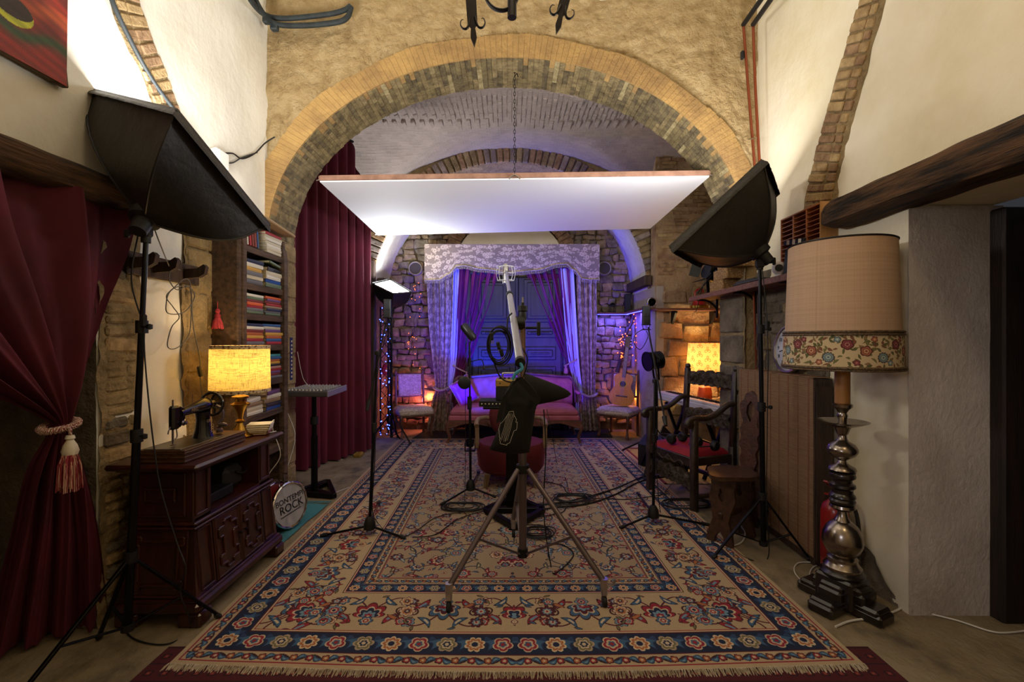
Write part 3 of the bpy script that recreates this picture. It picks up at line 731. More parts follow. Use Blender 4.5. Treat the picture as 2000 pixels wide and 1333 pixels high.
    for gy in np.arange(.78, L2+.25, .24):
        for gx in np.arange(.78, W2+.25, .24):
            x = gx+R.uniform(-.05, .05); y = gy+R.uniform(-.05, .05); a = R.uniform(0, 6.28); s_ = R.choice([-1, 1])
            pts = f.spiral(x, y, .17, a, 5.2, .008, R.choice([WINE, BRN, NAVY]), s_)
            for j in (3, 8, 12, 16):
                q = pts[j]; f.leaf(q[0]+R.uniform(-.02, .02), q[1]+R.uniform(-.02, .02), .085, .028, R.uniform(0, 6), [(1, R.choice([NAVY, BRN])), (.7, R.choice([BLUE, RED, LBL, GRN])), (.3, CREAM)], R.uniform(-.5, .5))
            q = pts[-1]; f.flower(q[0], q[1], R.uniform(.035, .055), R.choice([5, 6, 8]), R.choice(FLW), R.random())
            f.palmette(pts[0][0], pts[0][1], R.uniform(.05, .075), a, [(1, BRN), (.9, R.choice([BLUE, RED])), (.68, CREAM), (.5, R.choice([NAVY, WINE])), (.3, LBL), (.15, RED)])
    for k in range(200):
        x = R.uniform(.76, W2); y = R.uniform(.76, L2)
        if R.random() < .5: f.flower(x, y, .02, 5, R.choice(FLW))
        else: f.leaf(x, y, .055, .018, R.uniform(0, 6), [(1, BRN), (.6, R.choice([BLUE, RED]))], .4)
    for (y, c) in ((L2, 0), (L2-.9, 2)): f.flower(W2, y, .13 if c == 0 else .09, 12, [(1, NAVY), (.92, LBL), (.7, CREAM), (.55, RED), (.38, CREAM), (.2, NAVY)])
    m_ = D >= .757; p.a[m_] = f.a[m_]
    q = p.a; top = np.concatenate([q, q[:, ::-1]], 1); full_ = np.concatenate([top, top[::-1]], 0)
    rs = np.random.RandomState(3); full_ = full_*(1+.10*(rs.rand(*full_.shape[:2], 1)-.5))
    return full_.clip(0, 1).astype(np.float32)
m_rug = image_mat('persian_pile', flat_image('persian_carpet_pattern', persian()), r=.95, bump=.5)
CR = [Vector((-1.53, 2.03, 0)), Vector((1.57, 2.03, 0)), Vector((1.50, 6.75, 0)), Vector((-1.66, 6.69, 0))]
rug = thing('persian_rug', 'large beige Persian rug with navy borders and red and blue flowers', 'rug', (0, 4.3, 0))
def rq(a, b):
    p = (CR[0]*(1-a)+CR[1]*a)*(1-b)+(CR[3]*(1-a)+CR[2]*a)*b
    p.y -= .05*math.sin(PI*a)*(1-b)**6; p.z = .010+.003*abs(fx(p, 1.5)); return p
mb = MB(); mb.grid(90, 130, rq, uv=lambda a, b: (a, b))
mb.build('pile', m_rug, rug, fix=False)
mb = MB()
for i in range(60):
    a = i/60; p = rq(a, 0); q = rq(a+1/60, 0)
    mb.add([(p.x, p.y, 0), (q.x, q.y, 0), q, p], [(0, 1, 2, 3)])
for b0, aa in ((1, 0), (0, 0)): pass
for i in range(60):
    for aa in (0, 1):
        p = rq(aa, i/60); q = rq(aa, (i+1)/60); mb.add([(p.x, p.y, 0), (q.x, q.y, 0), q, p], [(0, 1, 2, 3)])
m_rugedge = mat('rug_binding', '#4b2430', r=.95); mb.build('binding', m_rugedge, rug)
m_fringe = mat('rug_fringe_wool', '#c9bda6', '#a8987c', sc=40, r=.95)
mb = MB()
for i in range(900):
    a = (i+random.random())/900; p = rq(a, 0); L_ = random.uniform(.022, .05)
    d = Vector((random.uniform(-.012, .012), -L_, 0)); w_ = .0016
    mb.add([p+Vector((-w_, 0, .002)), p+Vector((w_, 0, .002)), p+d+Vector((w_, 0, -.007)), p+d+Vector((-w_, 0, -.007)), p+d*.5+Vector((0, 0, .003))], [(0, 1, 4), (4, 2, 3), (1, 2, 4), (0, 4, 3)])
mb.build('fringe', m_fringe, rug, fix=False, kind='stuff')
mb = MB()
for i in range(500):
    a = (i+random.random())/500; p = rq(a, 1); L_ = random.uniform(.02, .05); w_ = .002
    mb.add([p+Vector((-w_, 0, .002)), p+Vector((w_, 0, .002)), p+Vector((w_+random.uniform(-.01, .01), L_, -.006)), p+Vector((-w_, L_, -.006))], [(0, 1, 2, 3)])
mb.build('fringe', m_fringe, rug, fix=False, kind='stuff')
# red kilim under the front edge
def kilim():
    p = Pad(3.3, .9, 300, '#4a121a')
    for y in np.arange(.05, .9, .12):
        p.line([(0, y), (3.3, y)], .008, '#1e0c12')
        for x in np.arange(.04, 3.3, .07):
            p.flower(x, y+.055, .022, 4, [(1, '#1e0c12'), (.6, '#7a2028'), (.25, '#8a5a3c')], rot=.8)
    return p.a
m_kil = image_mat('red_kilim_wool', flat_image('red_kilim_pattern', kilim()), r=.95, bump=.4)
mb = MB(); mb.grid(40, 8, lambda a, b: (-1.62+3.3*a, 1.35+.8*b, .006+.0015*fx((a*3, b, 0), 3)), uv=lambda a, b: (a, b)); one(mb, 'kilim', m_kil, 'dark red patterned kilim lying under the front edge of the Persian rug', 'rug', fix=False, origin=(0, 1.7, 0))
# black mat below the sofa, teal rag rug, straw mat, jute edge
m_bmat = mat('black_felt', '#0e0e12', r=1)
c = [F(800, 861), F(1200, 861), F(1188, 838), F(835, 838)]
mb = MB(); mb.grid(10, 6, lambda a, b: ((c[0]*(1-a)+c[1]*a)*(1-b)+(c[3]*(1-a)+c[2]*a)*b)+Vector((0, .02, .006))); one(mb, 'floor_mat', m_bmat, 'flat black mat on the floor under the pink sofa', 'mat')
m_teal = mat('teal_rag_weave', '#4f9aa3', '#3b7d88', sc=60, r=.95, bump=.8, bs=120, stretch=(1, 8, 1), bd=.006)
tl = thing('rag_rug', 'small teal rag rug beside the toy bass drum', 'rug', (-1.72, 3.6, 0))
c = [Vector((-2.02, 3.2, 0)), Vector((-1.64, 3.2, 0)), Vector((-1.62, 4.02, 0)), Vector((-2.02, 4.05, 0))]
mb = MB(); mb.grid(16, 30, lambda a, b: ((c[0]*(1-a)+c[1]*a)*(1-b)+(c[3]*(1-a)+c[2]*a)*b)+Vector((.01*fx((b*3, 0, 0), 1), 0, .010+.006*fx((a*2, b*4, 0), 2)))); mb.build('pile', m_teal, tl)
mb = MB()
for i in range(46):
    p = Vector((-2.02+.4*i/46, 4.04, .012)); mb.tube([p, p+Vector((random.uniform(-.01, .01), .03, .003)), p+Vector((random.uniform(-.015, .015), .055, -.006))], .003, n=4)
mb.build('fringe', m_teal, tl, kind='stuff')
m_straw = mat('straw_matting', '#b99a5e', '#8f723f', sc=50, r=.9, bump=1, bs=160, bd=.006)
sm = thing('straw_mat', 'straw mat with red bound edge on the floor beneath the carved armchair', 'mat', (1.85, 5.6, 0))
c = [Vector((1.56, 4.6, 0)), Vector((2.6, 4.6, 0)), Vector((2.6, 6.12, 0)), Vector((1.53, 6.12, 0))]
mb = MB(); mb.grid(8, 20, lambda a, b: ((c[0]*(1-a)+c[1]*a)*(1-b)+(c[3]*(1-a)+c[2]*a)*b)+Vector((0, 0, .006))); mb.build('matting', m_straw, sm)
m_redb = mat('red_binding', '#6c1420', r=.9); mb = MB(); mb.beam((1.55, 4.6, .008), (1.52, 6.12, .008), .035, .008).beam((1.52, 6.12, .008), (2.6, 6.12, .008), .008, .035, up=(1, 0, 0)); mb.build('edge_binding', m_redb, sm)
# ================= softboxes, stands, reflector
m_cloth_lit = mat('lit_diffuser_cloth', '#ffffff', r=.8, emit=(1, .985, .96, 1), es=SOFT_E)
m_soft_in = mat('silver_lining', '#b8b8b8', r=.35, m=.5)
def softbox(root, neck, A, B, C, D, emat, bulge=.10, rimw=.055):
    """four cloth sides bowed outward from the neck to a rectangular mouth, rods along the corners, the lit cloth a little inside"""
    cs = [Vector(q) for q in (A, B, C, D)]; neck = Vector(neck); mid = sum(cs, Vector())/4
    ax = (mid-neck).normalized()
    def rod(c, t):
        base = neck+(c-mid).normalized()*.06
        p = base.lerp(c, t); out = (c-mid).normalized(); return p+out*bulge*1.25*math.sin(PI*t)*(1-.6*t)+ax*(-bulge*.25*math.sin(PI*t))
    mb = MB(); n = 14
    for k in range(4):
        a, b = cs[k], cs[(k+1) % 4]
        def f(s_, t):
            p = rod(a, t).lerp(rod(b, t), s_); inward = (mid-(a+b)/2).normalized()
            return p+inward*.02*math.sin(PI*s_)*math.sin(PI*t)+ax*.002*fx(p, 9)*(1-t)
        mb.grid(12, n, f)
    mb.build('hood', m_black, root, smooth=60)
    mb = MB()
    for k in range(4):        # velcro rim that folds forward
        a, b = cs[k], cs[(k+1) % 4]
        def f(s_, t):
            p = a.lerp(b, s_); o = (p-mid).normalized(); return p+ax*(.012-rimw*(1-t))*1.0+o*(.012+.012*math.sin(PI*t)+.004*fx(p, 25))*max(0, .75-t)*1.33
        mb.grid(26, 4, f)
    mb.build('rim_band', mat('softbox_rim', '#1b1916', '#2a2622', sc=20, r=.45, bump=.5, bs=30), root, smooth=60)
    for c in cs: MB().tube([rod(c, t/10) for t in range(11)], .006, n=6).build('rod', m_black, root)
    mb = MB()
    def g(a, b): p = (cs[0]*(1-a)+cs[1]*a)*(1-b)+(cs[3]*(1-a)+cs[2]*a)*b; p = mid+(p-mid)*.90; return p-ax*.004+ax*.010*math.sin(PI*a)*math.sin(PI*b)
    mb.grid(8, 8, g); mb.build('diffuser', emat, root)
    mb = MB(); z = ax; x = z.orthogonal().normalized(); y = z.cross(x); M = Matrix((x, y, z)).transposed().to_4x4(); M.translation = neck
    mb.lathe([(.02, -.1), (.035, -.095), (.04, -.03), (.065, -.02), (.068, .02), (.05, .03)], n=20, M=M); mb.build('lamp_socket', m_rubber, root)
def light_stand(root, base, hub, top, feet, r=.014, lean=None):
    """base: column foot point, hub height, top point; feet: three floor points"""
    base = Vector(base); top = Vector(top); d = (top-base)
    def at(z): return base+d*((z-base.z)/d.z)
    z0, z1 = base.z, top.z
    MB().tube([at(z0), at(z0+(z1-z0)*.5)], r*1.25, n=12).build('lower_tube', m_blackm, root)
    MB().tube([at(z0+(z1-z0)*.5), at(z0+(z1-z0)*.78)], r, n=12).build('middle_tube', m_blackm, root)
    MB().tube([at(z0+(z1-z0)*.78), at(z1)], r*.78, n=12).build('upper_tube', m_blackm, root)
    for f_ in (.5, .78):
        p = at(z0+(z1-z0)*f_); c = MB().tube([p-Vector((0, 0, .03)), p+Vector((0, 0, .03))], r*1.8, n=12).build('clamp', m_rubber, root)
        m_ = MB().tube([p, p+Vector((.045, -.015, 0))], .006, n=8); m_.lathe([(.0, -.014), (.012, -.01), (.012, .01), (0, .014)], c=p+Vector((.05, -.017, 0)), n=10); m_.build('knob', m_rubber, c)
    h = at(hub); lo = at(z0+.02)
    MB().tube([h-Vector((0, 0, .025)), h+Vector((0, 0, .025))], r*1.9, n=12).build('hub', m_rubber, root)
    MB().tube([lo-Vector((0, 0, .015)), lo+Vector((0, 0, .015))], r*1.9, n=12).build('collar', m_rubber, root)
    for f_ in feet:
        f_ = Vector(f_); l = MB().beam(h, f_+Vector((0, 0, .012)), .02, .014, b=.003).build('leg', m_blackm, root)
        e = f_.lerp(h, .08); MB().beam(f_+Vector((0, 0, .011)), e, .026, .022, b=.005).build('foot_cap', m_rubber, l)
        mm = f_.lerp(h, .42); MB().beam(lo, mm, .016, .008, b=.002).build('brace', m_blackm, root)
def cable(pts, name, label, m_=None, r=.0035, k=8, root=None, cat='cable', group=None):
    mb = MB().tube(cr(pts, k), r, n=6)
    if root is not None: return mb.build(name, m_ or m_rubber, root)
    return one(mb, name, m_ or m_rubber, label, cat, group=group, smooth=60)
# ---- left softbox
A = P(168, 172, 2.32); B = P(345, 215, 1.92); C = P(527, 440, 2.48); D = A+C-B
neck = P(285, 425, 2.15)
s1 = thing('softbox', 'large black softbox on a stand before the books and coat rack', 'softbox', (-1.8, 2.13, 0))
softbox(s1, neck, A, B, C, D, m_cloth_lit)
m_ = MB().tube([neck+Vector((0, 0, -.03)), neck+Vector((0, 0, -.12))], .02, n=12); m_.box(neck+Vector((0, 0, -.07)), (.05, .045, .05), b=.01); m_.build('tilt_bracket', m_rubber, s1)
m_ = MB().tube([neck+Vector((0, 0, -.07)), neck+Vector((-.075, -.01, -.075))], .008, n=8).box(neck+Vector((-.08, -.01, -.078)), (.025, .02, .04), b=.006); m_.build('tilt_handle', m_rubber, s1)
b1 = F(253, 1225, .0); b1 = Vector((-1.80, 2.13, .09)); feet = [F(432, 1210), Vector((-1.93, 1.70, 0)), Vector((-2.0, 2.2, 0))]
st = s1
light_stand(st, b1, .44, neck+Vector((0, 0, -.115)), feet)
cable([neck+Vector((-.03, 0, -.05)), neck+Vector((-.06, -.01, -.3)), neck+Vector((-.02, .02, -.52)), P(279, 622, 2.12)], 'lamp_cable', '', root=s1)
MB().box(P(280, 627, 2.12), (.03, .022, .062), b=.007).build('inline_switch', m_rubber, s1)
cable([P(281, 640, 2.12), P(283, 700, 2.12), P(292, 800, 2.1), P(303, 890, 2.1), P(315, 960, 2.1), P(345, 1060, 2.1), P(362, 1110, 2.08), P(352, 1160, 2.12), F(372, 1225, .006), F(330, 1258, .006), F(270, 1252, .006), F(240, 1225, .006), F(235, 1190, .006)], 'lamp_cable', '', root=s1)
# ---- right softbox
Pq = P(1308, 484, 2.88); Q = P(1490, 313, 2.80); R_ = P(1514, 372, 3.38); S_ = Pq+R_-Q
neck2 = P(1484, 498, 3.06)
s2 = thing('softbox', 'large black softbox on a stand beside the wooden pigeonhole rack', 'softbox', (1.685, 3.05, 0))
softbox(s2, neck2+Vector((0, 0, .02)), Pq, Q, R_, S_, m_cloth_lit, bulge=.055)
m_ = MB().tube([neck2+Vector((0, 0, -.02)), neck2+Vector((0, 0, -.1))], .02, n=12).box(neck2+Vector((0, 0, -.06)), (.05, .045, .06), b=.01); m_.build('tilt_bracket', m_rubber, s2)
m_ = MB().tube([neck2+Vector((0, 0, -.06)), neck2+Vector((.085, -.01, -.05))], .008, n=8).box(neck2+Vector((.09, -.01, -.045)), (.02, .02, .05), b=.006); m_.build('tilt_handle', m_rubber, s2)
b2 = Vector((1.685, 3.05, .075))
st = s2
light_stand(st, b2, .41, neck2+Vector((0, 0, -.09)), [F(1392, 1094), F(1584, 1100), F(1500, 1010)+Vector((.02, 0, 0))])
cable([neck2+Vector((.01, -.01, -.09)), neck2+Vector((.03, -.03, -.4)), P(1500, 700, 3.0), P(1499, 800, 3.0), P(1497, 980, 3.0), F(1500, 1090, .01), F(1460, 1092, .01), F(1430, 1070, .01)], 'lamp_cable', '', root=s2)
MB().box(P(1499, 636, 3.0), (.03, .022, .06), b=.007).build('inline_switch', m_rubber, s2)
# ---- small softbox at the back
m_cloth2 = mat('lit_small_diffuser', '#ffffff', r=.8, emit=(.93, .97, 1, 1), es=72)
A3 = P(727, 554, 6.25); B3 = P(762, 546, 6.75); C3 = P(804, 571, 6.55); D3 = P(768, 574, 6.0)
neck3 = P(765, 600, 6.45)
s3 = thing('softbox', 'small lit softbox facing upward beside the long maroon curtain', 'softbox', (neck3.x, neck3.y, 0))
softbox(s3, neck3+Vector((0, 0, .0)), A3, B3, C3, D3, m_cloth2, bulge=.06, rimw=.02)
st = s3
light_stand(st, (neck3.x, neck3.y, .08), .45, neck3+Vector((0, 0, -.09)), [(neck3.x-.3, neck3.y-.15, 0), (neck3.x+.3, neck3.y-.12, 0), (neck3.x, neck3.y+.34, 0)], r=.012)
# ---- suspended reflector board
c = [P(625, 356, 4.10), P(1385, 346, 4.10), P(1270, 447, 6.04), P(738, 460, 5.98)]
m_refl = mat('white_reflector_face', '#e9e9ec', r=.75); m_redge = mat('brown_board_edge', '#9a7460', '#7d5c4a', sc=10, r=.9)
rf = thing('reflector_board', 'large white reflector board hanging level from the brick arch by a chain', 'reflector', (c[0]+c[1]+c[2]+c[3])/4)
mb = MB(); nrm = Vector((0, 0, .012))
mb.grid(20, 20, lambda a, b: (c[0]*(1-a)+c[1]*a)*(1-b)+(c[3]*(1-a)+c[2]*a)*b+Vector((0, 0, -.012*math.sin(PI*a)*0)))
mb.add([q for q in c]+[q+nrm for q in c], [(4, 5, 6, 7), (0, 1, 5, 4), (1, 2, 6, 5), (2, 3, 7, 6), (3, 0, 4, 7)]); mb.build('panel', m_refl, rf)
mb = MB(); up = Vector((0, 0, .035))
for i in range(4): mb.beam(c[i]+up, c[(i+1) % 4]+up, .03, .045, b=.003)
mb.build('timber_frame', m_redge, rf)
hooks = [(c[0]+c[1])/2, c[0], c[1], c[2], c[3]]
m_hook = m_silver
for q in hooks[1:]: MB().tube([q+Vector((0, 0, .02)), q+Vector((-.03 if q.x < 0 else .03, -.01, .01))], .006, n=6).build('peg', m_hook, rf)
q = hooks[0]; MB().tube(cr([q+Vector((-.05, -.03, -.005)), q+Vector((0, -.035, .03)), q+Vector((.05, -.03, -.005))], 6), .006, n=6).build('hook', m_hook, rf)
ch = thing('chain', 'thin dark hanging chain between the brick arch and the reflector board', 'chain', q+Vector((0, 0, .05)))
z = q.z+.03; k = 0; topz = ell(math.acos((q.x-AX)/AA))[1]-.01; link = None
while z < topz:
    pts = [Vector((q.x, q.y-.02, z+.018))+Vector(((.008 if k % 2 else 0)*math.cos(a), (0 if k % 2 else .008)*math.cos(a), .02*math.sin(a))) for a in [2*PI*i/10 for i in range(10)]]
    MB().tube(pts, .0026, n=5, closed=True).build('link', m_iron, ch); z += .034; k += 1
MB().tube(cr([(q.x, q.y-.02, topz-.04), (q.x+.02, q.y-.02, topz-.01), (q.x+.03, q.y-.02, topz-.04)], 6), .004, n=6).build('ceiling_hook', m_iron, ch)
# ================= left side
# --- near maroon curtain, gathered by a cord
cur = thing('tied_curtain', 'near maroon curtain tied back with a striped tasselled cord under the lintel', 'curtain', (-2.1, 2.1, 0))
ta = drape([(2.15, (-2.0, .6), (-2.02, 2.40), .045), (1.9, (-2.03, .8), (-2.03, 2.375), .05), (1.6, (-2.06, 1.25), (-2.05, 2.31), .045), (1.3, (-2.08, 1.72), (-2.06, 2.22), .035), (1.1, (-2.08, 2.03), (-2.06, 2.135), .02),
            (1.03, (-2.08, 2.04), (-2.06, 2.12), .016), (.85, (-2.14, 2.0), (-2.05, 2.19), .03), (.5, (-2.25, 2.02), (-2.04, 2.25), .04), (.02, (-2.4, 2.05), (-2.06, 2.32), .05)], 4.5, 150, 110, seed=3, sharp=.8)
ta.build('drape', m_maroon, cur, smooth=80)
m_cordm = mat('striped_cord', '#7a2a34', '#cdb9a4', sc=60, r=.8, kind='wave', lo=.45, hi=.55)
m_tassel = mat('tassel_thread', '#8a2733', '#c9a08c', sc=120, r=.85, stretch=(1, 1, .05), lo=.48, hi=.56)
m_ivory = mat('ivory_knob', '#cfc4ae', r=.5)
cc = P(116, 832, 2.07)
mb = MB()
for ph in (0, PI):
    pts = [cc+Vector((.062*math.cos(a), .062*math.sin(a), .015*math.sin(a))) + Vector((.009*math.cos(a*14+ph)*math.cos(a), .009*math.cos(a*14+ph)*math.sin(a), .009*math.sin(a*14+ph))) for a in [2*PI*i/90 for i in range(90)]]
    mb.tube(pts, .0085, n=6, closed=True)
tcord = mb.build('tieback_cord', m_cordm, cur)
tp = P(137, 850, 1.98)
MB().tube(cr([cc+Vector((.062, -.02, -.01)), tp+Vector((0, 0, .02)), tp], 5), .007, n=6).build('cord_end', m_cordm, tcord)
MB().lathe([(.0, .0), (.014, -.002), (.018, -.015), (.012, -.022), (.024, -.045), (.03, -.07), (.026, -.085), (0, -.087)], c=tp, n=16).build('tassel_knob', m_ivory, tcord)
mb = MB()
for i in range(110):
    a = random.uniform(0, 2*PI); r0 = random.uniform(.4, 1)*.026; r1 = r0*1.55; L_ = random.uniform(.13, .16)
    mb.tube([tp+Vector((r0*math.cos(a), r0*math.sin(a), -.085)), tp+Vector((r1*math.cos(a), r1*math.sin(a), -.13)), tp+Vector((r1*1.15*math.cos(a), r1*1.15*math.sin(a), -.085-L_))], .0022, n=4)
mb.build('tassel_fringe', m_tassel, tcord, kind='stuff')
# --- painting on the left wall
def paintimg():
    Y, X = np.mgrid[0:360, 0:440]; X = X/440; Y = Y/360
    n = lambda fx_, fy_, p_: np.sin(X*fx_+p_+2*np.sin(Y*fy_))*.5+.5
    d = Y+.02*np.sin(X*25)-.10*(X-.9)
    a = np.zeros((360, 440, 3), np.float32); red = hx('#8a2418'); dk = hx('#4a1410'); grn = hx('#2f4a26'); org = hx('#b0521f'); lime = hx('#b9b92a')
    w1 = (n(5, 3, .4)*n(23, 19, 1))[..., None]; a[:] = red*(1-w1)+dk*w1
    s_ = np.exp(-((d-.14)/.028)**2)[..., None]; a = a*(1-s_)+grn*s_
    s_ = np.exp(-((d-.27)/.04)**2)[..., None]*.7; a = a*(1-s_)+org*s_
    e = ((X-.79)/.075)**2+((Y-.20)/.06)**2; e2 = ((X-.785)/.08)**2+((Y-.225)/.055)**2
    a[(e < 1)] = hx('#2a160f'); a[(e < 1) & (e2 > 1)] = lime
    st = (.93+.14*np.random.RandomState(1).rand(360, 1, 1))*(.95+.1*np.sin(Y*140+X*40)[..., None]); return (a*st).clip(0, 1)
m_paint = image_mat('oil_painting_surface', flat_image('abstract_oil_painting', paintimg()), r=.45, bump=.6)
pt = thing('oil_painting', 'unframed oil painting in red, orange and green with a yellow crescent', 'painting', (-2.09, 1.6, 2.6))
mb = MB(); mb.grid(6, 6, lambda a, b: (-2.045+.012*b, 1.0+1.09*a, 2.62+.95*b-.02*(1-a)), uv=lambda a, b: (a, b)); mb.build('canvas', m_paint, pt, fix=False)
mb = MB().box((-2.068, 1.545, 3.085), (.03, 1.08, .93), b=.004); mb.build('stretcher_frame', mat('canvas_back', '#6d5a44', r=.9), pt)
MB().box((-2.07, 2.07, 2.72), (.03, .07, .2), rz=.1, rx=.12, b=.004).build('loose_corner', mat('canvas_edge', '#5a4632', r=.9), pt)
# --- ribbed conduit, junction box and leads on the upper left wall
def ribbed(mb, pts, r, k=10, every=2):
    c = cr(pts, k); rs = [r*(1.0 if i % 2 else .80) for i in range(len(c))]; mb.tube(c, rs, n=10)
m_conduit = mat('grey_blue_conduit', '#2a3032', r=.6)
def wl_(u, v): Y = 2.085*FPX/(1000-u); return Vector((-2.075, Y, H+(666.5-v)/FPX*Y))
mb = MB(); ribbed(mb, [wl_(u, v) for u, v in ((205, -30), (222, 18), (262, 100), (300, 165), (345, 225), (378, 265), (405, 300))], .013, k=26)
one(mb, 'conduit', m_conduit, 'grey ribbed conduit running down the plaster beside the brick rib', 'conduit', smooth=80)
jb = thing('junction_box', 'white junction box on the plaster above the large softbox rim', 'electrical box', wl_(425, 312))
MB().box(wl_(425, 312), (.06, .13, .13), b=.012).build('housing', mat('white_plastic', '#d8d6cf', r=.4), jb)
MB().box(wl_(425, 312)+Vector((.034, 0, 0)), (.008, .11, .11), b=.004).build('cover', mat('white_plastic_cover', '#e6e4dd', r=.35), jb)
cable([wl_(432, 300), wl_(452, 300), wl_(470, 310), wl_(495, 300), wl_(515, 280), P(536, 268, 3.87)], 'lead_cable', 'black lead looping from the junction box to the arch wall', r=.006)
cable([wl_(437, 318), wl_(452, 318), wl_(470, 308), wl_(500, 298)], 'lead_cable', 'short pale lead curving out under the junction box', m_conduit, r=.005)
# pipes along the top of the arch wall
for i, (pts, lb) in enumerate(((((470, -40, 3.2), (493, 5, 3.45), (520, 30, 3.76), (560, 36, 3.80), (640, 28, 3.80), (672, 20, 3.8), (684, 12, 3.82)), 'upper of two dark conduits bent along the top of the ochre wall'),
                        (((480, -40, 3.3), (510, 20, 3.6), (537, 46, 3.78), (590, 50, 3.80), (655, 44, 3.80), (678, 34, 3.8), (686, 14, 3.82)), 'lower of two dark conduits bent along the top of the ochre wall'))):
    mb = MB(); mb.tube(cr([P(*q) for q in pts], 10), .021, n=10); o = one(mb, 'conduit', mat('dusty_conduit', '#272f30', '#161c1e', sc=20, r=.7), lb, 'conduit', smooth=80)
    q = P(515 if i == 0 else 530, 32 if i == 0 else 46, 3.74); MB().box(q+Vector((0, .05, 0)), (.06, .05, .05), b=.008).build('clip', m_conduit, o)
# --- coat rack with two pegs
rk = thing('coat_rack', 'dark wooden coat rack with two scrolled pegs on the plaster strip', 'coat rack', (-2.08, 2.7, 1.88))
MB().box((-2.07, 2.715, 1.875), (.03, .56, .125), b=.006).build('board', m_darkwood, rk)
for y in (2.46, 2.62, 2.86):
    mb = MB(); M = axes((0, y, 0), (1, 0, 0), (0, 0, 1), (0, -1, 0))
    mb.prism([(-2.06, 1.90), (-1.97, 1.905), (-1.93, 1.93), (-1.915, 1.915), (-1.925, 1.87), (-1.96, 1.85), (-2.06, 1.84)], .03, M); mb.build('peg', m_darkwood, rk, smooth=50)
def lw(u, v, x=-1.98): Y = -x*FPX/(1000-u); return Vector((x, Y, H+(666.5-v)/FPX*Y))
m_gcord = mat('grey_flex', '#6b675c', r=.5)
cable([lw(u, v, -1.96) for u, v in ((352, 528), (336, 524), (330, 545), (345, 566), (368, 560), (380, 580), (360, 610), (328, 612), (325, 590), (332, 570), (350, 560), (372, 566), (372, 640), (360, 668), (340, 682), (327, 675), (335, 640), (350, 620), (338, 600), (325, 580), (340, 562), (362, 545), (372, 560), (378, 640), (390, 700), (391, 735), (396, 780), (400, 792))],
      'hanging_flex', 'thin grey flex looped over the coat rack peg and hanging down', m_gcord, r=.003, cat='cable')
MB().beam(lw(389, 720, -1.95), lw(391, 735, -1.95), .016, .02, b=.004)
one(MB().beam(lw(388, 716, -1.945), lw(392, 736, -1.945), .018, .024, b=.005), 'plug', m_rubber, 'small black plug hanging on the grey flex above the sewing machine', 'plug')
cable([P(299, 440, 2.35), P(310, 470, 2.4), lw(330, 520, -1.95)], 'hanging_flex', 'straight lead dropping from the softbox to the coat rack', m_gcord, r=.003)
# --- bookcase
m_bw = m_shelfwood
bc = thing('bookcase', 'tall rough wooden bookcase with a red tassel, fixed beside the brick arch', 'bookcase', (-2.0, 3.48, 0))
MB().box((-2.0, 3.175, 1.16), (.205, .05, 2.32), b=.008).build('side_panel', m_bw, bc)
MB().box((-1.905, 3.225, 1.14), (.03, .05, 2.28), b=.006).build('corner_post', m_bw, bc)
MB().box((-2.0, 3.80, 1.14), (.2, .035, 2.28), b=.008).build('side_panel', m_bw, bc)
M = axes((0, 3.80, 0), (1, 0, 0), (0, 0, 1), (0, -1, 0))
MB().prism([(-1.93, 0), (-1.885, 0), (-1.885, 2.12), (-1.895, 2.2), (-1.93, 2.26)], .06, M).build('front_post', m_bw, bc)
MB().box((-2.09, 3.48, 1.14), (.01, .62, 2.28)).build('back_panel', m_darkwood, bc)
shelves = [(2.14, 0), (1.87, .01), (1.65, 0), (1.42, 0), (1.15, .0), (.90, .03), (.60, 0), (.3, 0)]
for z, tl_ in shelves:
    MB().box((-1.995, 3.49, z-.015), (.19, .6, .032), rx=tl_*.8, b=.004).build('shelf', m_bw, bc)
    MB().box((-1.912, 3.49, z-.022), (.022, .58, .048), rx=tl_*.8, b=.004).build('shelf_edge', m_bw, bc)
MB().box((-1.96, 3.56, 2.345), (.3, .6, .02), rz=.1, rx=-.02, b=.006).build('top_board', mat('bare_pine', '#a58a62', r=.8), bc)
ord_ = ['lowest', 'second', 'third', 'fourth', 'fifth', 'sixth', 'seventh', 'eighth', 'ninth']
bm_cache = {}
def bmat(c, mt=.55):
    if c not in bm_cache: bm_cache[c] = mat('book_cover_'+c[1:], c, r=mt)
    return bm_cache[c]
def book(loc, size, col, rz=0, label='', group='', tilt=(0, 0), name='book'):
    """lying book: size x depth, y length, z thickness, spine towards +x"""
    dx, dy, dz = size; o = thing(name, label, 'book', loc, rz, group); o.rotation_euler = (tilt[0], tilt[1], rz)
    t = min(.003, dz*.14); mb = MB()
    mb.box((0, 0, t/2), (dx, dy, t)).box((0, 0, dz-t/2), (dx, dy, t)); n = 5
    mb.grid(n, 1, lambda a, b: (dx/2-.001+.004*math.sin(PI*a), (-dy/2+dy*b), dz*a))
    mb.box((dx/2-.001, 0, dz/2), (t, dy, dz)); mb.build('cover', bmat(col), o, world=False)
    MB().box((-.003, 0, dz/2), (dx-.008, dy-.008, dz-2*t)).build('pages', m_paper, o, world=False)
    return o
cn = {'#a33030': 'red', '#b0602c': 'orange', '#c79a3a': 'yellow', '#345a8f': 'blue', '#6f4d7d': 'purple', '#5d6f54': 'green', '#c9bfa6': 'cream', '#7a3326': 'brick-red', '#6b6b70': 'grey', '#d8d4c6': 'white', '#2b3350': 'navy', '#2a2a2a': 'black', '#3f8a96': 'teal', '#b98a7a': 'pink', '#27509c': 'bright blue', '#8f7a5c': 'tan', '#d0602a': 'vivid orange'}
R_, O_, Yw, Bl, Pu, Gr, Cr, Br, Gy, Wh, Nv, Bk, Te, Pk, Bb, Tn, Vo = list(cn)
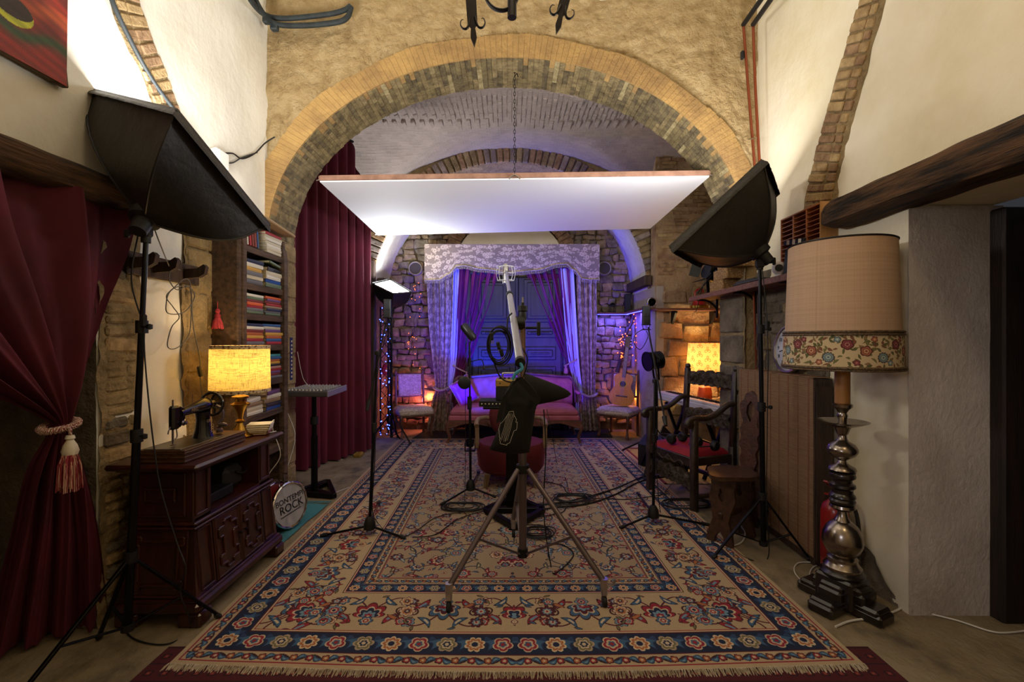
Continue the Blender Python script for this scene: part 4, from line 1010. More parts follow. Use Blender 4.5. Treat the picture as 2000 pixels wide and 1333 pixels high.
stacks = {   # shelf: (nearer stack from the bottom, farther stack from the bottom)
    2.14: ([], [Cr, Cr, Wh, Cr, Wh, Cr, R_]),
    1.87: ([Gy, Cr, Gy, Yw, Wh, Nv], [Gr, Bb, Wh, Cr, Bk]),
    1.65: ([Gr, Gy, R_, Vo, Br, Gr, Wh], [Gr, Gy, Nv, Tn, R_, Br, Pu, Vo]),
    1.42: ([Gy, R_, Yw, O_, Br, Wh, Nv], [R_, Bl, O_, Yw, Pu, Cr, Bl]),
    1.15: ([Br, Bl, Tn, R_, Cr], [Gy, Br, Pu, R_, Pk, Bk, Yw, O_, Bl, Te]),
    .90: ([Wh, Cr, Tn, Wh], [Bb, Bk, Tn, Wh, Pu]),
}
sn = {2.14: 'top shelf', 1.87: 'second shelf', 1.65: 'third shelf', 1.42: 'fourth shelf', 1.15: 'fifth shelf', .90: 'sixth shelf'}
bays = {2.14: .2, 1.87: .22, 1.65: .185, 1.42: .195, 1.15: .24, .9: .21}
for z, (A_, B_) in stacks.items():
    for k, st_ in enumerate((A_, B_)):
        if not st_: continue
        zz = z+.004+(.0 if z != .9 else .0); th = min(.034, bays[z]*.86/len(st_)); y = 3.36 if k == 0 else 3.635
        for j, c_ in enumerate(st_):
            h = th*random.uniform(.85, 1.0); L_ = random.uniform(.215, .25); sh = random.uniform(-.008, .012)
            last = j == len(st_)-1
            book((-1.985+random.uniform(-.006, .008), y+sh, zz), (.155, L_, h-.0008), c_, random.uniform(-.04, .04) if not last else random.uniform(-.15, .15),
                 '%s book lying %s in %s stack, %s' % (cn[c_], ('topmost' if last else 'lowest' if not j else ord_[j]+' up'), ('nearer', 'farther')[k], sn[z]+' of bookcase'), 'books in the rough bookcase')
            zz += h
# upright leaning books on the top shelf
for j, (c_, h, t_) in enumerate([(Wh, .17, .016), (R_, .19, .022), (Br, .185, .02), (Br, .175, .03), (Bl, .18, .012)]):
    y = 3.275+j*.034; o = book((-1.985, y, 2.146+.002), (.15, h, t_), c_, 0, '%s book standing on the top shelf, %s' % (cn[c_], ('nearest the side panel', 'second from the side panel', 'third from the side panel', 'fourth from the side panel', 'last before the pale stack')[j]), 'books in the rough bookcase')
    o.rotation_euler = (PI/2+.1, 0, 0); o.location = (-1.985, y+t_/2+.01, 2.146+h/2+.004)
# leaning ones above stacks and on the sideboard end
book((-1.95, 3.62, 2.052), (.13, .2, .016), Gr, .1, 'green book tilted on top of the farther stack, second shelf', 'books in the rough bookcase', (-.08, 0))
for j, (c_, L_) in enumerate(((Br, .2), (Tn, .2), (Wh, .2), (Wh, .19), (Wh, .18))):
    book((-1.70+.004*j, 3.045, .833+j*.0135), (.14, L_*.7, .013), c_, .3, '%s booklet lying %s in the pile at the far end of the sideboard' % (cn[c_], ('lowest', 'second up', 'third up', 'fourth up', 'topmost')[j]), 'booklets at the end of the sideboard')
# red tassel on the bookcase side
tz = P(425, 590, 3.13)
t = thing('tassel', 'red tassel hanging on the side of the bookcase', 'tassel', tz)
m_redt = mat('red_tassel_thread', '#8f1c28', '#b5404a', sc=120, stretch=(1, 1, .05), r=.8)
MB().tube([tz, tz+Vector((0, 0, -.05))], .0025, n=6).build('loop', m_redt, t)
MB().lathe([(0, -.045), (.012, -.05), (.016, -.065), (.010, -.078), (.017, -.09), (.02, -.10), (.012, -.104)], c=tz, n=14).build('head', m_redt, t)
mb = MB()
for i in range(60):
    a = 2*PI*i/60; r_ = random.uniform(.03, .036); mb.tube([tz+Vector((.012*math.cos(a), .012*math.sin(a), -.10)), tz+Vector((r_*.8*math.cos(a), r_*.8*math.sin(a), -.14)), tz+Vector((r_*math.cos(a), r_*math.sin(a), -.185+random.uniform(-.006, .006)))], .002, n=4)
mb.build('skirt', m_redt, t, kind='stuff')
# --- sideboard
sb = thing('sideboard', 'mahogany sideboard with geometric carved panels, carrying the sewing machine', 'sideboard', (-1.8, 2.76, 0))
def flared(z0, z1, x0, x1, xb0, xb1, y0, y1, yb0, yb1):
    return [(xb0, yb0, z0), (xb1, yb0, z0), (xb1, yb1, z0), (xb0, yb1, z0), (x0, y0, z1), (x1, y0, z1), (x1, y1, z1), (x0, y1, z1)]
BX = [(0, 3, 2, 1), (4, 5, 6, 7), (0, 1, 5, 4), (1, 2, 6, 5), (2, 3, 7, 6), (3, 0, 4, 7)]
XF = -1.645; XB = -1.98; YN, YFr = 2.35, 3.09
mb = MB(); mb.box(((XF+XB)/2, 2.42, .655), (XF-XB, .14, .29), b=.004).box(((XF+XB)/2, 3.025, .655), (XF-XB, .13, .29), b=.004).box((XB+.01, 2.72, .655), (.02, .7, .29)).box(((XF+XB)/2, 2.72, .515), (XF-XB, .72, .02)).box(((XF+XB)/2, 2.72, .79), (XF-XB, .72, .02))
mb.build('upper_carcass', m_mahog, sb)
mb = MB(); mb.add(flared(.12, .5, XB, XF, XB-.02, XF+.035, YN, YFr, YN-.03, YFr+.03), BX); mb.build('lower_carcass', m_mahog, sb)
mb = MB(); mb.box(((XF+XB)/2+.005, (YN+YFr)/2, .505), (XF-XB+.03, YFr-YN+.03, .018), b=.006).box(((XF+XB)/2+.003, (YN+YFr)/2, .485), (XF-XB+.045, YFr-YN+.045, .012), b=.004); mb.build('waist_moulding', m_mahog, sb)
mb = MB(); mb.box((-1.805, 2.705, .812), (.47, .88, .03), b=.012).box((-1.808, 2.715, .79), (.42, .82, .018), b=.008); mb.build('worktop', m_mahog, sb)
mb = MB(); mb.box((-1.80, 2.715, .095), (.44, .86, .05), b=.012).box((-1.80, 2.715, .125), (.41, .83, .02), b=.006); mb.build('plinth_moulding', m_mahog, sb)
for y in (2.34, 3.09):
    for x in (-1.95, -1.63): MB().box((x, y, .036), (.12, .1, .072), b=.01).build('foot', m_mahog, sb)
def moulding(mb, o, ux, uy, w_, h, t=.012, d=.012, n=None):
    """rectangular moulding frame centred at o in the plane ux, uy"""
    o = Vector(o); ux = Vector(ux).normalized(); uy = Vector(uy).normalized(); nn = ux.cross(uy)
    for a, b, L_, q in ((0, h/2, w_, ux), (0, -h/2, w_, ux), (-w_/2, 0, h, uy), (w_/2, 0, h, uy)):
        c_ = o+ux*a+uy*b; mb.beam(c_-q*(L_/2+t/2), c_+q*(L_/2+t/2), d, t, b=.003, up=nn)
# end panels that face the camera
mb = MB(); moulding(mb, ((XF+XB)/2, YN-.004, .655), (1, 0, 0), (0, 0, 1), .25, .22); moulding(mb, ((XF+XB)/2, YN-.008, .655), (1, 0, 0), (0, 0, 1), .15, .06, .016); mb.build('end_panel', m_mahog, sb)
mb = MB(); sl = .03/.38
def ep(x, z): return (x, YN-.006-(.5-z)*sl, z)
poly = [(-.09, .13), (-.13, .13), (-.13, .09), (-.10, .09), (-.10, -.09), (-.13, -.09), (-.13, -.13), (-.09, -.13), (-.09, -.11), (.09, -.11), (.09, -.13), (.13, -.13), (.13, -.09), (.10, -.09), (.10, .09), (.13, .09), (.13, .13), (.09, .13), (.09, .11), (-.09, .11)]
for i in range(len(poly)):
    a, b = poly[i], poly[(i+1) % len(poly)]; mb.beam(ep((XF+XB)/2+a[0]*1.0, .31+a[1]), ep((XF+XB)/2+b[0], .31+b[1]), .012, .014, b=.003, up=(0, -1, 0))
moulding(mb, ((XF+XB)/2, YN-.02, .31), (1, 0, 0), (0, .08, 1), .29, .33); mb.build('end_panel', m_mahog, sb)
# front: two doors with key-pattern mouldings, pilasters
def fp(y, z): return (XF+.036-(z-.12)*.035/.38+.004, y, z)
nrmx = Vector((1, 0, .09)).normalized(); upz = Vector((-.09, 0, 1)).normalized()
for k, (y0, y1) in enumerate(((2.48, 2.705), (2.715, 2.94))):
    yc = (y0+y1)/2; mb = MB(); mb.beam(fp(yc, .14), fp(yc, .475), y1-y0, .016, b=.004, up=nrmx)
    dr_ = mb.build('door', m_mahog, sb); mb = MB()
    w_, h = .16, .26; p_ = [(-.03, h/2), (-.03, h/2-.03), (-w_/2, h/2-.03), (-w_/2, h/2-.08), (-w_/2+.035, h/2-.08), (-w_/2+.035, -h/2+.08), (-w_/2, -h/2+.08), (-w_/2, -h/2+.03), (-.03, -h/2+.03), (-.03, -h/2)]
    p_ = p_+[(-a, b) for a, b in p_[::-1]]
    for i in range(len(p_)):
        a, b = p_[i], p_[(i+1) % len(p_)]; q0 = Vector(fp(yc+a[0], .31+a[1]))+nrmx*.012; q1 = Vector(fp(yc+b[0], .31+b[1]))+nrmx*.012; mb.beam(q0, q1, .013, .016, b=.004, up=nrmx)
    mb.build('key_moulding', m_mahog, dr_)
    mb = MB(); moulding(mb, Vector(fp(yc, .31))+nrmx*.008, (0, 1, 0), upz, y1-y0-.02, .32, .01, .01); mb.build('door_edging', m_mahog, dr_)
    MB().lathe([(.004, 0), (.004, .012), (.009, .016), (.009, .022), (0, .026)], n=12, M=axes(Vector(fp(y1-.02 if k == 0 else y0+.02, .32))+nrmx*.01, (0, 1, 0), upz, nrmx)).build('knob', m_iron, dr_)
for yc in (2.41, 3.015):
    mb = MB(); moulding(mb, (XF+.004, yc, .655), (0, 1, 0), (0, 0, 1), .09, .22, .01, .01); mb.build('pilaster', m_mahog, sb)
    mb = MB(); moulding(mb, Vector(fp(yc, .31))+nrmx*.004, (0, 1, 0), upz, .10, .31, .01, .01); mb.build('pilaster', m_mahog, sb)
# things in the niche
one(MB().box((-1.80, 2.66, .555), (.2, .24, .055), b=.006), 'media_player', m_rubber, 'flat black player box inside the sideboard niche', 'player')
bg = thing('camera_bag', 'soft black bag at the back of the sideboard niche', 'bag', (-1.82, 2.91, .527))
mb = MB().box((-1.82, 2.86, .6), (.17, .18, .14), b=.03); mb.build('body', m_black, bg); MB().tube(cr([(-1.73, 2.85, .63), (-1.715, 2.91, .61), (-1.73, 2.97, .63)], 5), .006, n=6).build('handle', m_rubber, bg)
# --- sewing machine
m_jap = mat('black_japan_enamel', '#0c0c0e', r=.16, coat=.6); m_gold = mat('worn_gilt', '#a89468', r=.4, m=.5)
sw = thing('sewing_machine', 'antique black hand-crank sewing machine on a ridged wooden base', 'sewing machine', (-1.78, 2.57, .829))
mb = MB()
for i in range(6): mb.box((-1.785, 2.575, .8345+i*.0105), (.25-(.006 if i % 2 else 0), .53-(.006 if i % 2 else 0), .0108), b=.002)
mb.build('wooden_base', mat('walnut_base', '#5a3c24', '#3a2415', sc=10, stretch=(4, .5, 4), r=.4), sw)
MB().box((-1.785, 2.50, .894), (.19, .36, .006), b=.002).build('bed_plate', mat('worn_steel_plate', '#6a6152', '#3d372d', sc=14, r=.3, m=.7), sw)
yb = 2.63; xs = -1.785
mb = MB()      # pillar and tapering arm
sec = [(yb, .895, .055, .045), (yb, .94, .042, .036), (yb, 1.0, .036, .034), (yb-.005, 1.045, .04, .04)]
mb.tube([(xs, s_[0], s_[1]) for s_ in sec], [s_[2] for s_ in sec], n=16)
mb.tube([(xs, yb+.05, 1.075), (xs, yb+.02, 1.08), (xs, yb-.03, 1.075), (xs, yb-.1, 1.07), (xs, yb-.17, 1.062), (xs, yb-.19, 1.06)], [.03, .042, .036, .026, .022, .024], n=16)
bd_ = mb.build('arm', m_jap, sw, smooth=60)
text('ARGANA', .026, axes((xs+.027, yb-.08, 1.07), (0, 1, 0), (0, 0, 1), (1, 0, 0)), m_gold, bd_, name='arm_lettering')
text('GB', .024, axes((xs+.04, yb-.012, .99), (0, 1, 0), (0, 0, 1), (1, 0, 0)), m_gold, bd_, name='pillar_lettering')
mb = MB()
for i in range(5):
    for s_ in (-1, 1): mb.tube([(xs+.046, yb+.012+s_*(.012*math.sin(a)), .905+i*.014+.007*math.cos(a)) for a in [PI*j/6 for j in range(7)]], .0012, n=4)
mb.build('gilt_scrollwork', m_gold, bd_)
mb = MB(); mb.box((xs, yb-.225, 1.045), (.035, .055, .125), b=.01); mb.prism([(yb-.2, 1.1), (yb-.165, 1.08), (yb-.165, 1.03), (yb-.2, .99)], .03, axes((xs, 0, 0), (0, 1, 0), (0, 0, 1), (1, 0, 0))); hd_ = mb.build('head', m_jap, sw)
MB().tube([(xs, yb-.235, 1.1), (xs, yb-.235, 1.14)], .004, n=8).build('presser_bar', m_steelpaint, hd_)
MB().tube([(xs, yb-.235, .99), (xs, yb-.235, .925), (xs, yb-.235, .90)], [.005, .005, .0025], n=8).build('needle_bar', m_steelpaint, hd_)
MB().box((xs, yb-.23, .903), (.012, .03, .004)).tube(cr([(xs, yb-.21, .985), (xs, yb-.205, .94), (xs, yb-.22, .93)], 4), .003, n=6).tube(cr([(xs, yb-.25, 1.0), (xs, yb-.265, .98), (xs, yb-.268, .965)], 4), .003, n=6).build('presser_foot', m_steelpaint, hd_)
MB().lathe([(0, 0), (.013, 0), (.015, .006), (.008, .01), (.01, .02), (0, .022)], n=14, M=axes((xs+.02, yb-.19, 1.01), (0, 1, 0), (0, 0, 1), (1, 0, 0))).build('tension_knob', m_steelpaint, hd_)
mb = MB(); M = axes((xs, yb+.075, 1.075), (1, 0, 0), (0, 0, 1), (0, 1, 0))
ring = [Vector((.066*math.cos(a), .066*math.sin(a), 0)) for a in [2*PI*i/40 for i in range(40)]]; mb.tube([M @ p for p in ring], .0085, n=8, closed=True)
for k in range(5): a = 2*PI*k/5; mb.tube([M @ Vector((0, 0, 0)), M @ Vector((.035*math.cos(a+.25), .035*math.sin(a+.25), 0)), M @ Vector((.064*math.cos(a), .064*math.sin(a), 0))], .0055, n=6)
mb.lathe([(0, -.02), (.02, -.02), (.022, .012), (0, .014)], n=16, M=M); mb.build('hand_wheel', m_jap, sw)
mb = MB(); mb.tube(cr([(xs+.01, yb+.085, 1.07), (xs+.045, yb+.10, 1.04), (xs+.05, yb+.10, .99), (xs+.03, yb+.09, .96)], 5), .008, n=8).lathe([(.003, 0), (.012, .005), (.014, .03), (.008, .05), (0, .052)], n=12, M=axes((xs+.03, yb+.09, .95), (0, 1, 0), (0, 0, 1), (1, 0, 0)))
mb.build('crank_handle', m_steelpaint, sw)
mb = MB(); mb.lathe([(0, 0), (.018, .002), (.02, .02), (.012, .03), (.018, .04), (0, .044)], n=14, c=(xs+.03, yb+.1, .9)).tube([(xs+.03, yb+.1, .9), (xs+.03, yb+.1, .97)], .005, n=8); mb.build('bobbin_winder', m_steelpaint, sw)
MB().tube([(xs-.02, yb-.06, 1.08), (xs-.02, yb-.06, 1.15)], .002, n=6).build('spool_pin', m_steelpaint, sw)
# --- table lamp
def lampimg():
    rs = np.random.RandomState(4); a = np.ones((160, 640, 3), np.float32)*hx('#e8cf7e')
    for _ in range(1500):
        x, y = rs.randint(640), rs.randint(160); L_ = rs.randint(6, 40)
        if rs.rand() < .5: a[y:y+1, x:x+L_] *= .72
        else: a[y:y+L_//2, x:x+1] *= .72
    return a
m_shade = image_mat('hessian_lampshade', flat_image('hessian_weave', lampimg()), r=.9, bump=.1)
Nn = m_shade.node_tree.nodes; Bb_ = Nn['Principled BSDF']; m_shade.node_tree.links.new([n for n in Nn if n.type == 'TEX_IMAGE'][0].outputs[0], Bb_.inputs['Base Color'])
tr = Nn.new('ShaderNodeBsdfTranslucent'); ms = Nn.new('ShaderNodeMixShader'); ms.inputs[0].default_value = .38; ou = [n for n in Nn if n.type == 'OUTPUT_MATERIAL'][0]
m_shade.node_tree.links.new([n for n in Nn if n.type == 'TEX_IMAGE'][0].outputs[0], tr.inputs[0]); m_shade.node_tree.links.new(Bb_.outputs[0], ms.inputs[1]); m_shade.node_tree.links.new(tr.outputs[0], ms.inputs[2]); m_shade.node_tree.links.new(ms.outputs[0], ou.inputs[0])
m_trim = mat('zigzag_braid', '#7a5a3c', '#c9b28a', sc=55, kind='voronoi', lo=.3, hi=.5, r=.9)
lp = Vector((-1.77, 2.965, .828)); tl = thing('table_lamp', 'lit table lamp with hessian drum shade and brass baluster base', 'lamp', lp)
zc = 1.27
mb = MB(); mb.grid(64, 8, lambda a, b: lp+Vector(((.172+.004*(1-b))*math.cos(2*PI*a+2.5), (.172+.004*(1-b))*math.sin(2*PI*a+2.5), zc-lp.z-.135+.27*b)), uv=lambda a, b: (a, b)); mb.build('shade', m_shade, tl, smooth=80, fix=False)
for dz, r_ in ((-.14, .178), (.14, .174)):
    mb = MB(); mb.grid(64, 2, lambda a, b: lp+Vector((r_*math.cos(2*PI*a), r_*math.sin(2*PI*a), zc-lp.z+dz-.011+.022*b))); mb.build('shade_trim', m_trim, tl, smooth=80)
MB().lathe([(0, 0), (.075, 0), (.08, .008), (.07, .016), (.055, .022), (.04, .05), (.025, .075), (.018, .09), (.03, .1), (.03, .106), (.016, .115), (.022, .15), (.038, .19), (.055, .205), (.058, .215), (.03, .228), (.032, .245), (.05, .252), (.05, .262), (.02, .275), (.016, .3), (0, .3)], c=lp, n=28).build('base', m_brass, tl, smooth=50)
MB().tube([lp+Vector((0, 0, .3)), lp+Vector((0, 0, .40))], .014, n=12).build('socket', m_ivory, tl)
MB().lathe([(.012, 0), (.03, .03), (.034, .055), (.025, .08), (0, .095)], c=lp+Vector((0, 0, .40)), n=16).build('bulb', mat('warm_bulb', '#ffffff', r=.5, emit=(1, .72, .34, 1), es=14), tl)
light('POINT', lp+Vector((0, 0, .46)), 11, (1, .68, .32), .05, name='table_lamp_glow')
cable([lp+Vector((.05, .03, .01)), lp+Vector((.1, .06, .05)), lp+Vector((.13, .08, .01)), lp+Vector((.16, .14, .006))], 'lamp_cord', 'white lamp cord curling on the sideboard behind the table lamp', m_wcord)
# --- mixer on a stand
mx = thing('mixing_desk', 'grey mixing desk with rows of knobs on a black pole stand', 'mixer', (-1.88, 4.33, 0))
c0 = Vector((-1.83, 4.25, .985)); Mx = Matrix.Translation(c0) @ Matrix.Rotation(-.1, 4, 'Z') @ Matrix.Rotation(.06, 4, 'X')
m_mxg = mat('mixer_grey', '#5f5f66', r=.45, m=.3)
MB().box((0, 0, 0), (.42, .36, .05), b=.008, M=Mx).build('chassis', m_mxg, mx)
m_mxs = mat('mixer_side', '#8a8790', r=.4, m=.4)
for x in (.205, -.205): MB().box((x, 0, .002), (.014, .37, .055), b=.004, M=Mx).build('side_cheek', m_mxs, mx)
kn = MB().lathe([(.007, 0), (.008, .002), (.006, .014), (0, .015)], n=8).build('knob', mat('grey_knob', '#a5a5a8', r=.4), mx, world=False)
k0 = True
for i in range(11):
    for j in range(8):
        o = kn if k0 else kn.copy(); k0 or COL.objects.link(o); k0 = False; o.parent = mx; o.matrix_basis = full(mx).inverted() @ Mx @ Matrix.Translation((-.175+i*.034, -.10+j*.034, .024))
for i in range(10): MB().box((-.175+i*.034, -.15, .03), (.012, .02, .012), b=.002, M=Mx).build('fader', m_ivory, mx)
MB().tube([(-1.88, 4.33, .05), (-1.88, 4.33, .55)], .03, n=14).build('lower_pole', m_blackm, mx); MB().tube([(-1.88, 4.33, .5), (-1.88, 4.33, .95)], .023, n=14).build('upper_pole', m_blackm, mx)
MB().tube([(-1.88, 4.33, .66), (-1.88, 4.33, .73)], .036, n=14).build('collar', m_rubber, mx)
MB().box((-1.87, 4.30, .948), (.2, .2, .015)).build('tray_bracket', m_blackm, mx)
mb = MB()
tri = [Vector((-2.03, 4.26, .03)), Vector((-1.63, 4.17, .03)), Vector((-1.86, 4.60, .03))]
for i in range(3): mb.beam(tri[i], tri[(i+1) % 3], .045, .045, b=.005)
mb.beam(tri[0], Vector((-1.88, 4.33, .035)), .04, .03).beam(tri[1], Vector((-1.88, 4.33, .035)), .04, .03).beam(tri[2], Vector((-1.88, 4.33, .035)), .04, .03); mb.build('triangular_base', m_blackm, mx)
# --- toy bass drum
dc = Vector((-1.755, 3.50, .19)); Md = axes(dc, (.30, .954, 0), (0, 0, 1), (.954, -.30, 0)); Md = Md @ Matrix.Rotation(-.12, 4, 'X')
dm = thing('toy_bass_drum', 'small white-headed toy bass drum standing on the teal rug', 'drum', (dc.x, dc.y, 0))
MB().lathe([(.158, -.075), (.158, .06)], n=40, M=Md).lathe([(0, -.075), (.158, -.075)], n=40, M=Md).build('shell', mat('drum_shell', '#5a1418', r=.3), dm)
MB().lathe([(0, .062), (.158, .062)], n=40, M=Md).build('drum_head', mat('drum_skin', '#d4d2d6', r=.75), dm)
for z in (-.07, .06): MB().lathe([(.158, z-.012), (.172, z-.012), (.174, z+.006), (.166, z+.012), (.156, z+.008)], n=44, M=Md, cap=False).build('hoop', m_chrome, dm)
for k in range(6):
    a = PI/6+PI/3*k; MB().beam(Md @ Vector((.172*math.cos(a), .172*math.sin(a), -.06)), Md @ Vector((.172*math.cos(a), .172*math.sin(a), .07)), .01, .014, b=.003).build('lug', m_chrome, dm)
m_ink = mat('black_print', '#101014', r=.5)
text('BONTEMPI', .058, Md @ Matrix.Translation((0, .045, .064)) @ Matrix.Rotation(.08, 4, 'Z'), m_ink, dm, name='head_lettering'); text('ROCK', .085, Md @ Matrix.Translation((.01, -.015, .064)) @ Matrix.Rotation(.08, 4, 'Z'), m_ink, dm, name='head_lettering')
MB().box((0, -.06, .064), (.2, .005, .002), rz=.12, M=Md).build('underline', m_ink, dm)
mb = MB().tube([dc+Vector((0, 0, .17)), dc+Vector((0, 0, .24))], .006, n=8).tube([dc+Vector((-.03, 0, .24)), dc+Vector((.03, 0, .24))], .005, n=8).tube([dc+Vector((.0, -.07, .16)), dc+Vector((.0, -.07, .22))], .005, n=8); mb.build('cymbal_post', m_chrome, dm)
# blue check ribbon, white leads and the blue cloth behind the pier
m_blueck = mat('blue_check_ribbon', '#16225c', r=.8)
rb = thing('ribbon', 'blue ribbon with white squares hanging on the bookcase post', 'ribbon', (-1.875, 3.84, 1.2))
MB().box((-1.865, 3.845, 1.30), (.004, .045, .36)).build('band', m_blueck, rb)
for i in range(10): MB().box((-1.8615, 3.845, 1.15+i*.033), (.003, .016, .016)).build('square', m_ivory, rb)
cable([(-1.98, 4.2, 1.35), (-1.95, 4.25, 1.1), (-1.9, 4.32, 1.0)], 'white_lead', 'white lead running from the pier down to the mixing desk', m_wcord, r=.003)
cable([(-1.72, 3.2, .84), (-1.72, 3.29, .88), (-1.75, 3.33, .8), (-1.73, 3.4, .6), (-1.82, 3.42, .46), (-1.86, 3.40, .38)], 'white_lead', 'white lead looping off the booklets towards the toy drum', m_wcord, r=.003)
cable([(-2.02, 4.1, .8), (-1.93, 4.05, .6), (-1.97, 4.0, .35), (-2.0, 3.95, .15), (-1.95, 3.98, .02)], 'white_lead', 'white lead hanging against the stone pier behind the drum', m_wcord, r=.003)
cable([(-1.7, 4.3, .006), (-1.5, 4.62, .008), (-1.2, 4.7, .012)], 'white_lead', 'thin white lead on the floor between the mixer base and rug', m_wcord, r=.003)
m_bluec = mat('blue_backcloth', '#1c2590', '#0c1560', sc=3, r=.9)
mb = drape([(3.2, (-2.9, 4.75), (-2.3, 4.62), .03), (1.5, (-2.9, 4.75), (-2.3, 4.62), .03), (.02, (-2.9, 4.75), (-2.3, 4.62), .03)], 5, 50, 20, seed=5); one(mb, 'backcloth', m_bluec, 'strip of blue cloth glimpsed between the pier and the long maroon curtain', 'cloth')
# --- long maroon curtain of the back room
def ft(a, b):
    a0 = -.08+1.08*a; x = -2.42+.52*a0; y = 4.86+1.24*a0
    tt = max(0, (a0-.70)/.30); zt = 4.02-1.12*tt**1.3; z = zt*(1-b)+.02*b
    ph = a*9.5*2*PI+1.6*fx((a*3, b*.8, 0), 1, 2); s_ = math.sin(ph); s_ = math.copysign(abs(s_)**.7, s_); nn = Vector((1.24, -.52, 0)).normalized()
    amp = .035+.035*b
    return Vector((x, y, z))+nn*amp*(s_+.5*math.sin(ph*.37+1)*b)
mb = MB(); mb.grid(300, 60, ft); lc = thing('long_curtain', 'tall maroon curtain hanging in folds down the back room wall', 'curtain', (-2.15, 5.5, 0))
mb.build('drape', m_maroon2, lc, smooth=80)
MB().tube([(-2.46, 4.77, 3.98), (-2.02, 5.78, 3.98)], .015, n=10).build('curtain_rail', m_iron, lc)
one(MB().box((-1.93, 5.72, .02), (.1, .14, .05), b=.015), 'cushion', mat('ochre_cloth', '#8a6a1c', r=.9), 'small ochre cloth bundle on the floor under the long curtain', 'cloth')
# ================= back of the room
def brocimg(w_, h_, ppm, cell, seed):
    p = Pad(w_, h_, ppm, '#86745f'); R = random.Random(seed); L1, L2, D_ = '#cbb697', '#b09a7c', '#76664f'
    ny = int(h_/cell)+2; nx = int(w_/cell)+2
    for j in range(ny):
        for i in range(nx):
            x = (i+R.uniform(-.3, .3))*cell+(cell/2 if j % 2 else 0); y = (j+R.uniform(-.3, .3))*cell
            for k in range(5): p.leaf(x+R.uniform(-.5, .5)*cell, y+R.uniform(-.5, .5)*cell, cell*.42, cell*.15, R.uniform(0, 6), [(1, L2), (.5, L1)], R.uniform(-.6, .6))
            p.spiral(x+cell*.35, y+cell*.1, cell*.2, R.uniform(0, 6), 4.5, cell*.05, L2)
            p.flower(x, y, cell*.34, 7, [(1, D_), (.9, L1), (.52, L2), (.36, L1), (.18, D_)], R.random()*3, sharp=.3)
            p.flower(x+cell*.5, y+cell*.05, cell*.17, 5, [(1, L1), (.5, L2), (.25, D_)], R.random()*3)
    return p.a
m_broc = image_mat('pelmet_brocade', flat_image('pelmet_brocade_weave', brocimg(2.75, .58, 380, .125, 3)), r=.75, bump=.2)
m_broc_curt = image_mat('curtain_brocade', flat_image('curtain_brocade_weave', brocimg(1.0, 2.6, 300, .075, 5)), r=.75, bump=.2)
m_broc_old = mat('brocade', '#857462', '#d8c6ae', sc=6.5, kind='brocade', lo=.36, hi=.72, r=.75, bump=.2, bd=.004)
m_brocc = mat('brocade_fine', '#8a7868', '#c4b3a4', sc=22, kind='brocade', lo=.4, hi=.6, r=.8, bump=.2, bd=.003)
m_sheer = mat('blue_white_sheer', '#c9cbe6', r=.7); m_velvet = mat('plum_velvet', '#741a50', '#60123f', sc=3, r=.7, sheen=.7)
m_tg = mat('gold_fringe', '#c9b99c', '#6d5a40', sc=60, r=.7)
# pelmet
def pel(u): # lower edge
    k = [(830, 548), (858, 547), (876, 537), (893, 521), (905, 519), (940, 526), (1000, 533), (1050, 528), (1092, 517), (1106, 516), (1120, 527), (1138, 545), (1152, 547), (1170, 546)]
    for (a, b), (c, d) in zip(k, k[1:]):
        if a <= u <= c: t = (u-a)/(c-a); t = t*t*(3-2*t) if abs(d-b) > 5 else t; return b+(d-b)*t
    return 547
pm = thing('pelmet', 'wide floral brocade pelmet with scalloped lower edge and bead fringe over the rear door', 'pelmet', (0, 7.2, 2.4))
YP = 7.16
def fpm(a, b):
    u = 829+342*a; v = 477+(pel(u)-477)*b; p = P(u, v, YP); p.y += .004*math.sin(a*60); return p
mb = MB(); mb.grid(140, 12, fpm, uv=lambda a, b: (a, 1-b))
for u in (829, 1171):
    p0, p1 = P(u, 477, YP), P(u, 548, YP); q = Vector((0, .28, 0)); mb.add([p0, p1, p1+q, p0+q], [(0, 1, 2, 3)])
p0, p1 = P(829, 477, YP), P(1171, 477, YP); mb.add([p0, p1, p1+Vector((0, .28, 0)), p0+Vector((0, .28, 0))], [(0, 1, 2, 3)])
mb.build('valance', m_broc, pm, smooth=40)
mb = MB(); mb.tube([fpm(i/140, 1)+Vector((0, -.008, 0)) for i in range(141)], .009, n=6); mb.build('edge_cord', m_tg, pm)
mb = MB()
for i in range(150):
    p = fpm((i+.5)/150, 1)+Vector((0, -.004, -.008)); mb.tube([p, p+Vector((0, 0, -.045))], .0052, n=5)
mb.build('bead_fringe', m_tg, pm, kind='stuff')
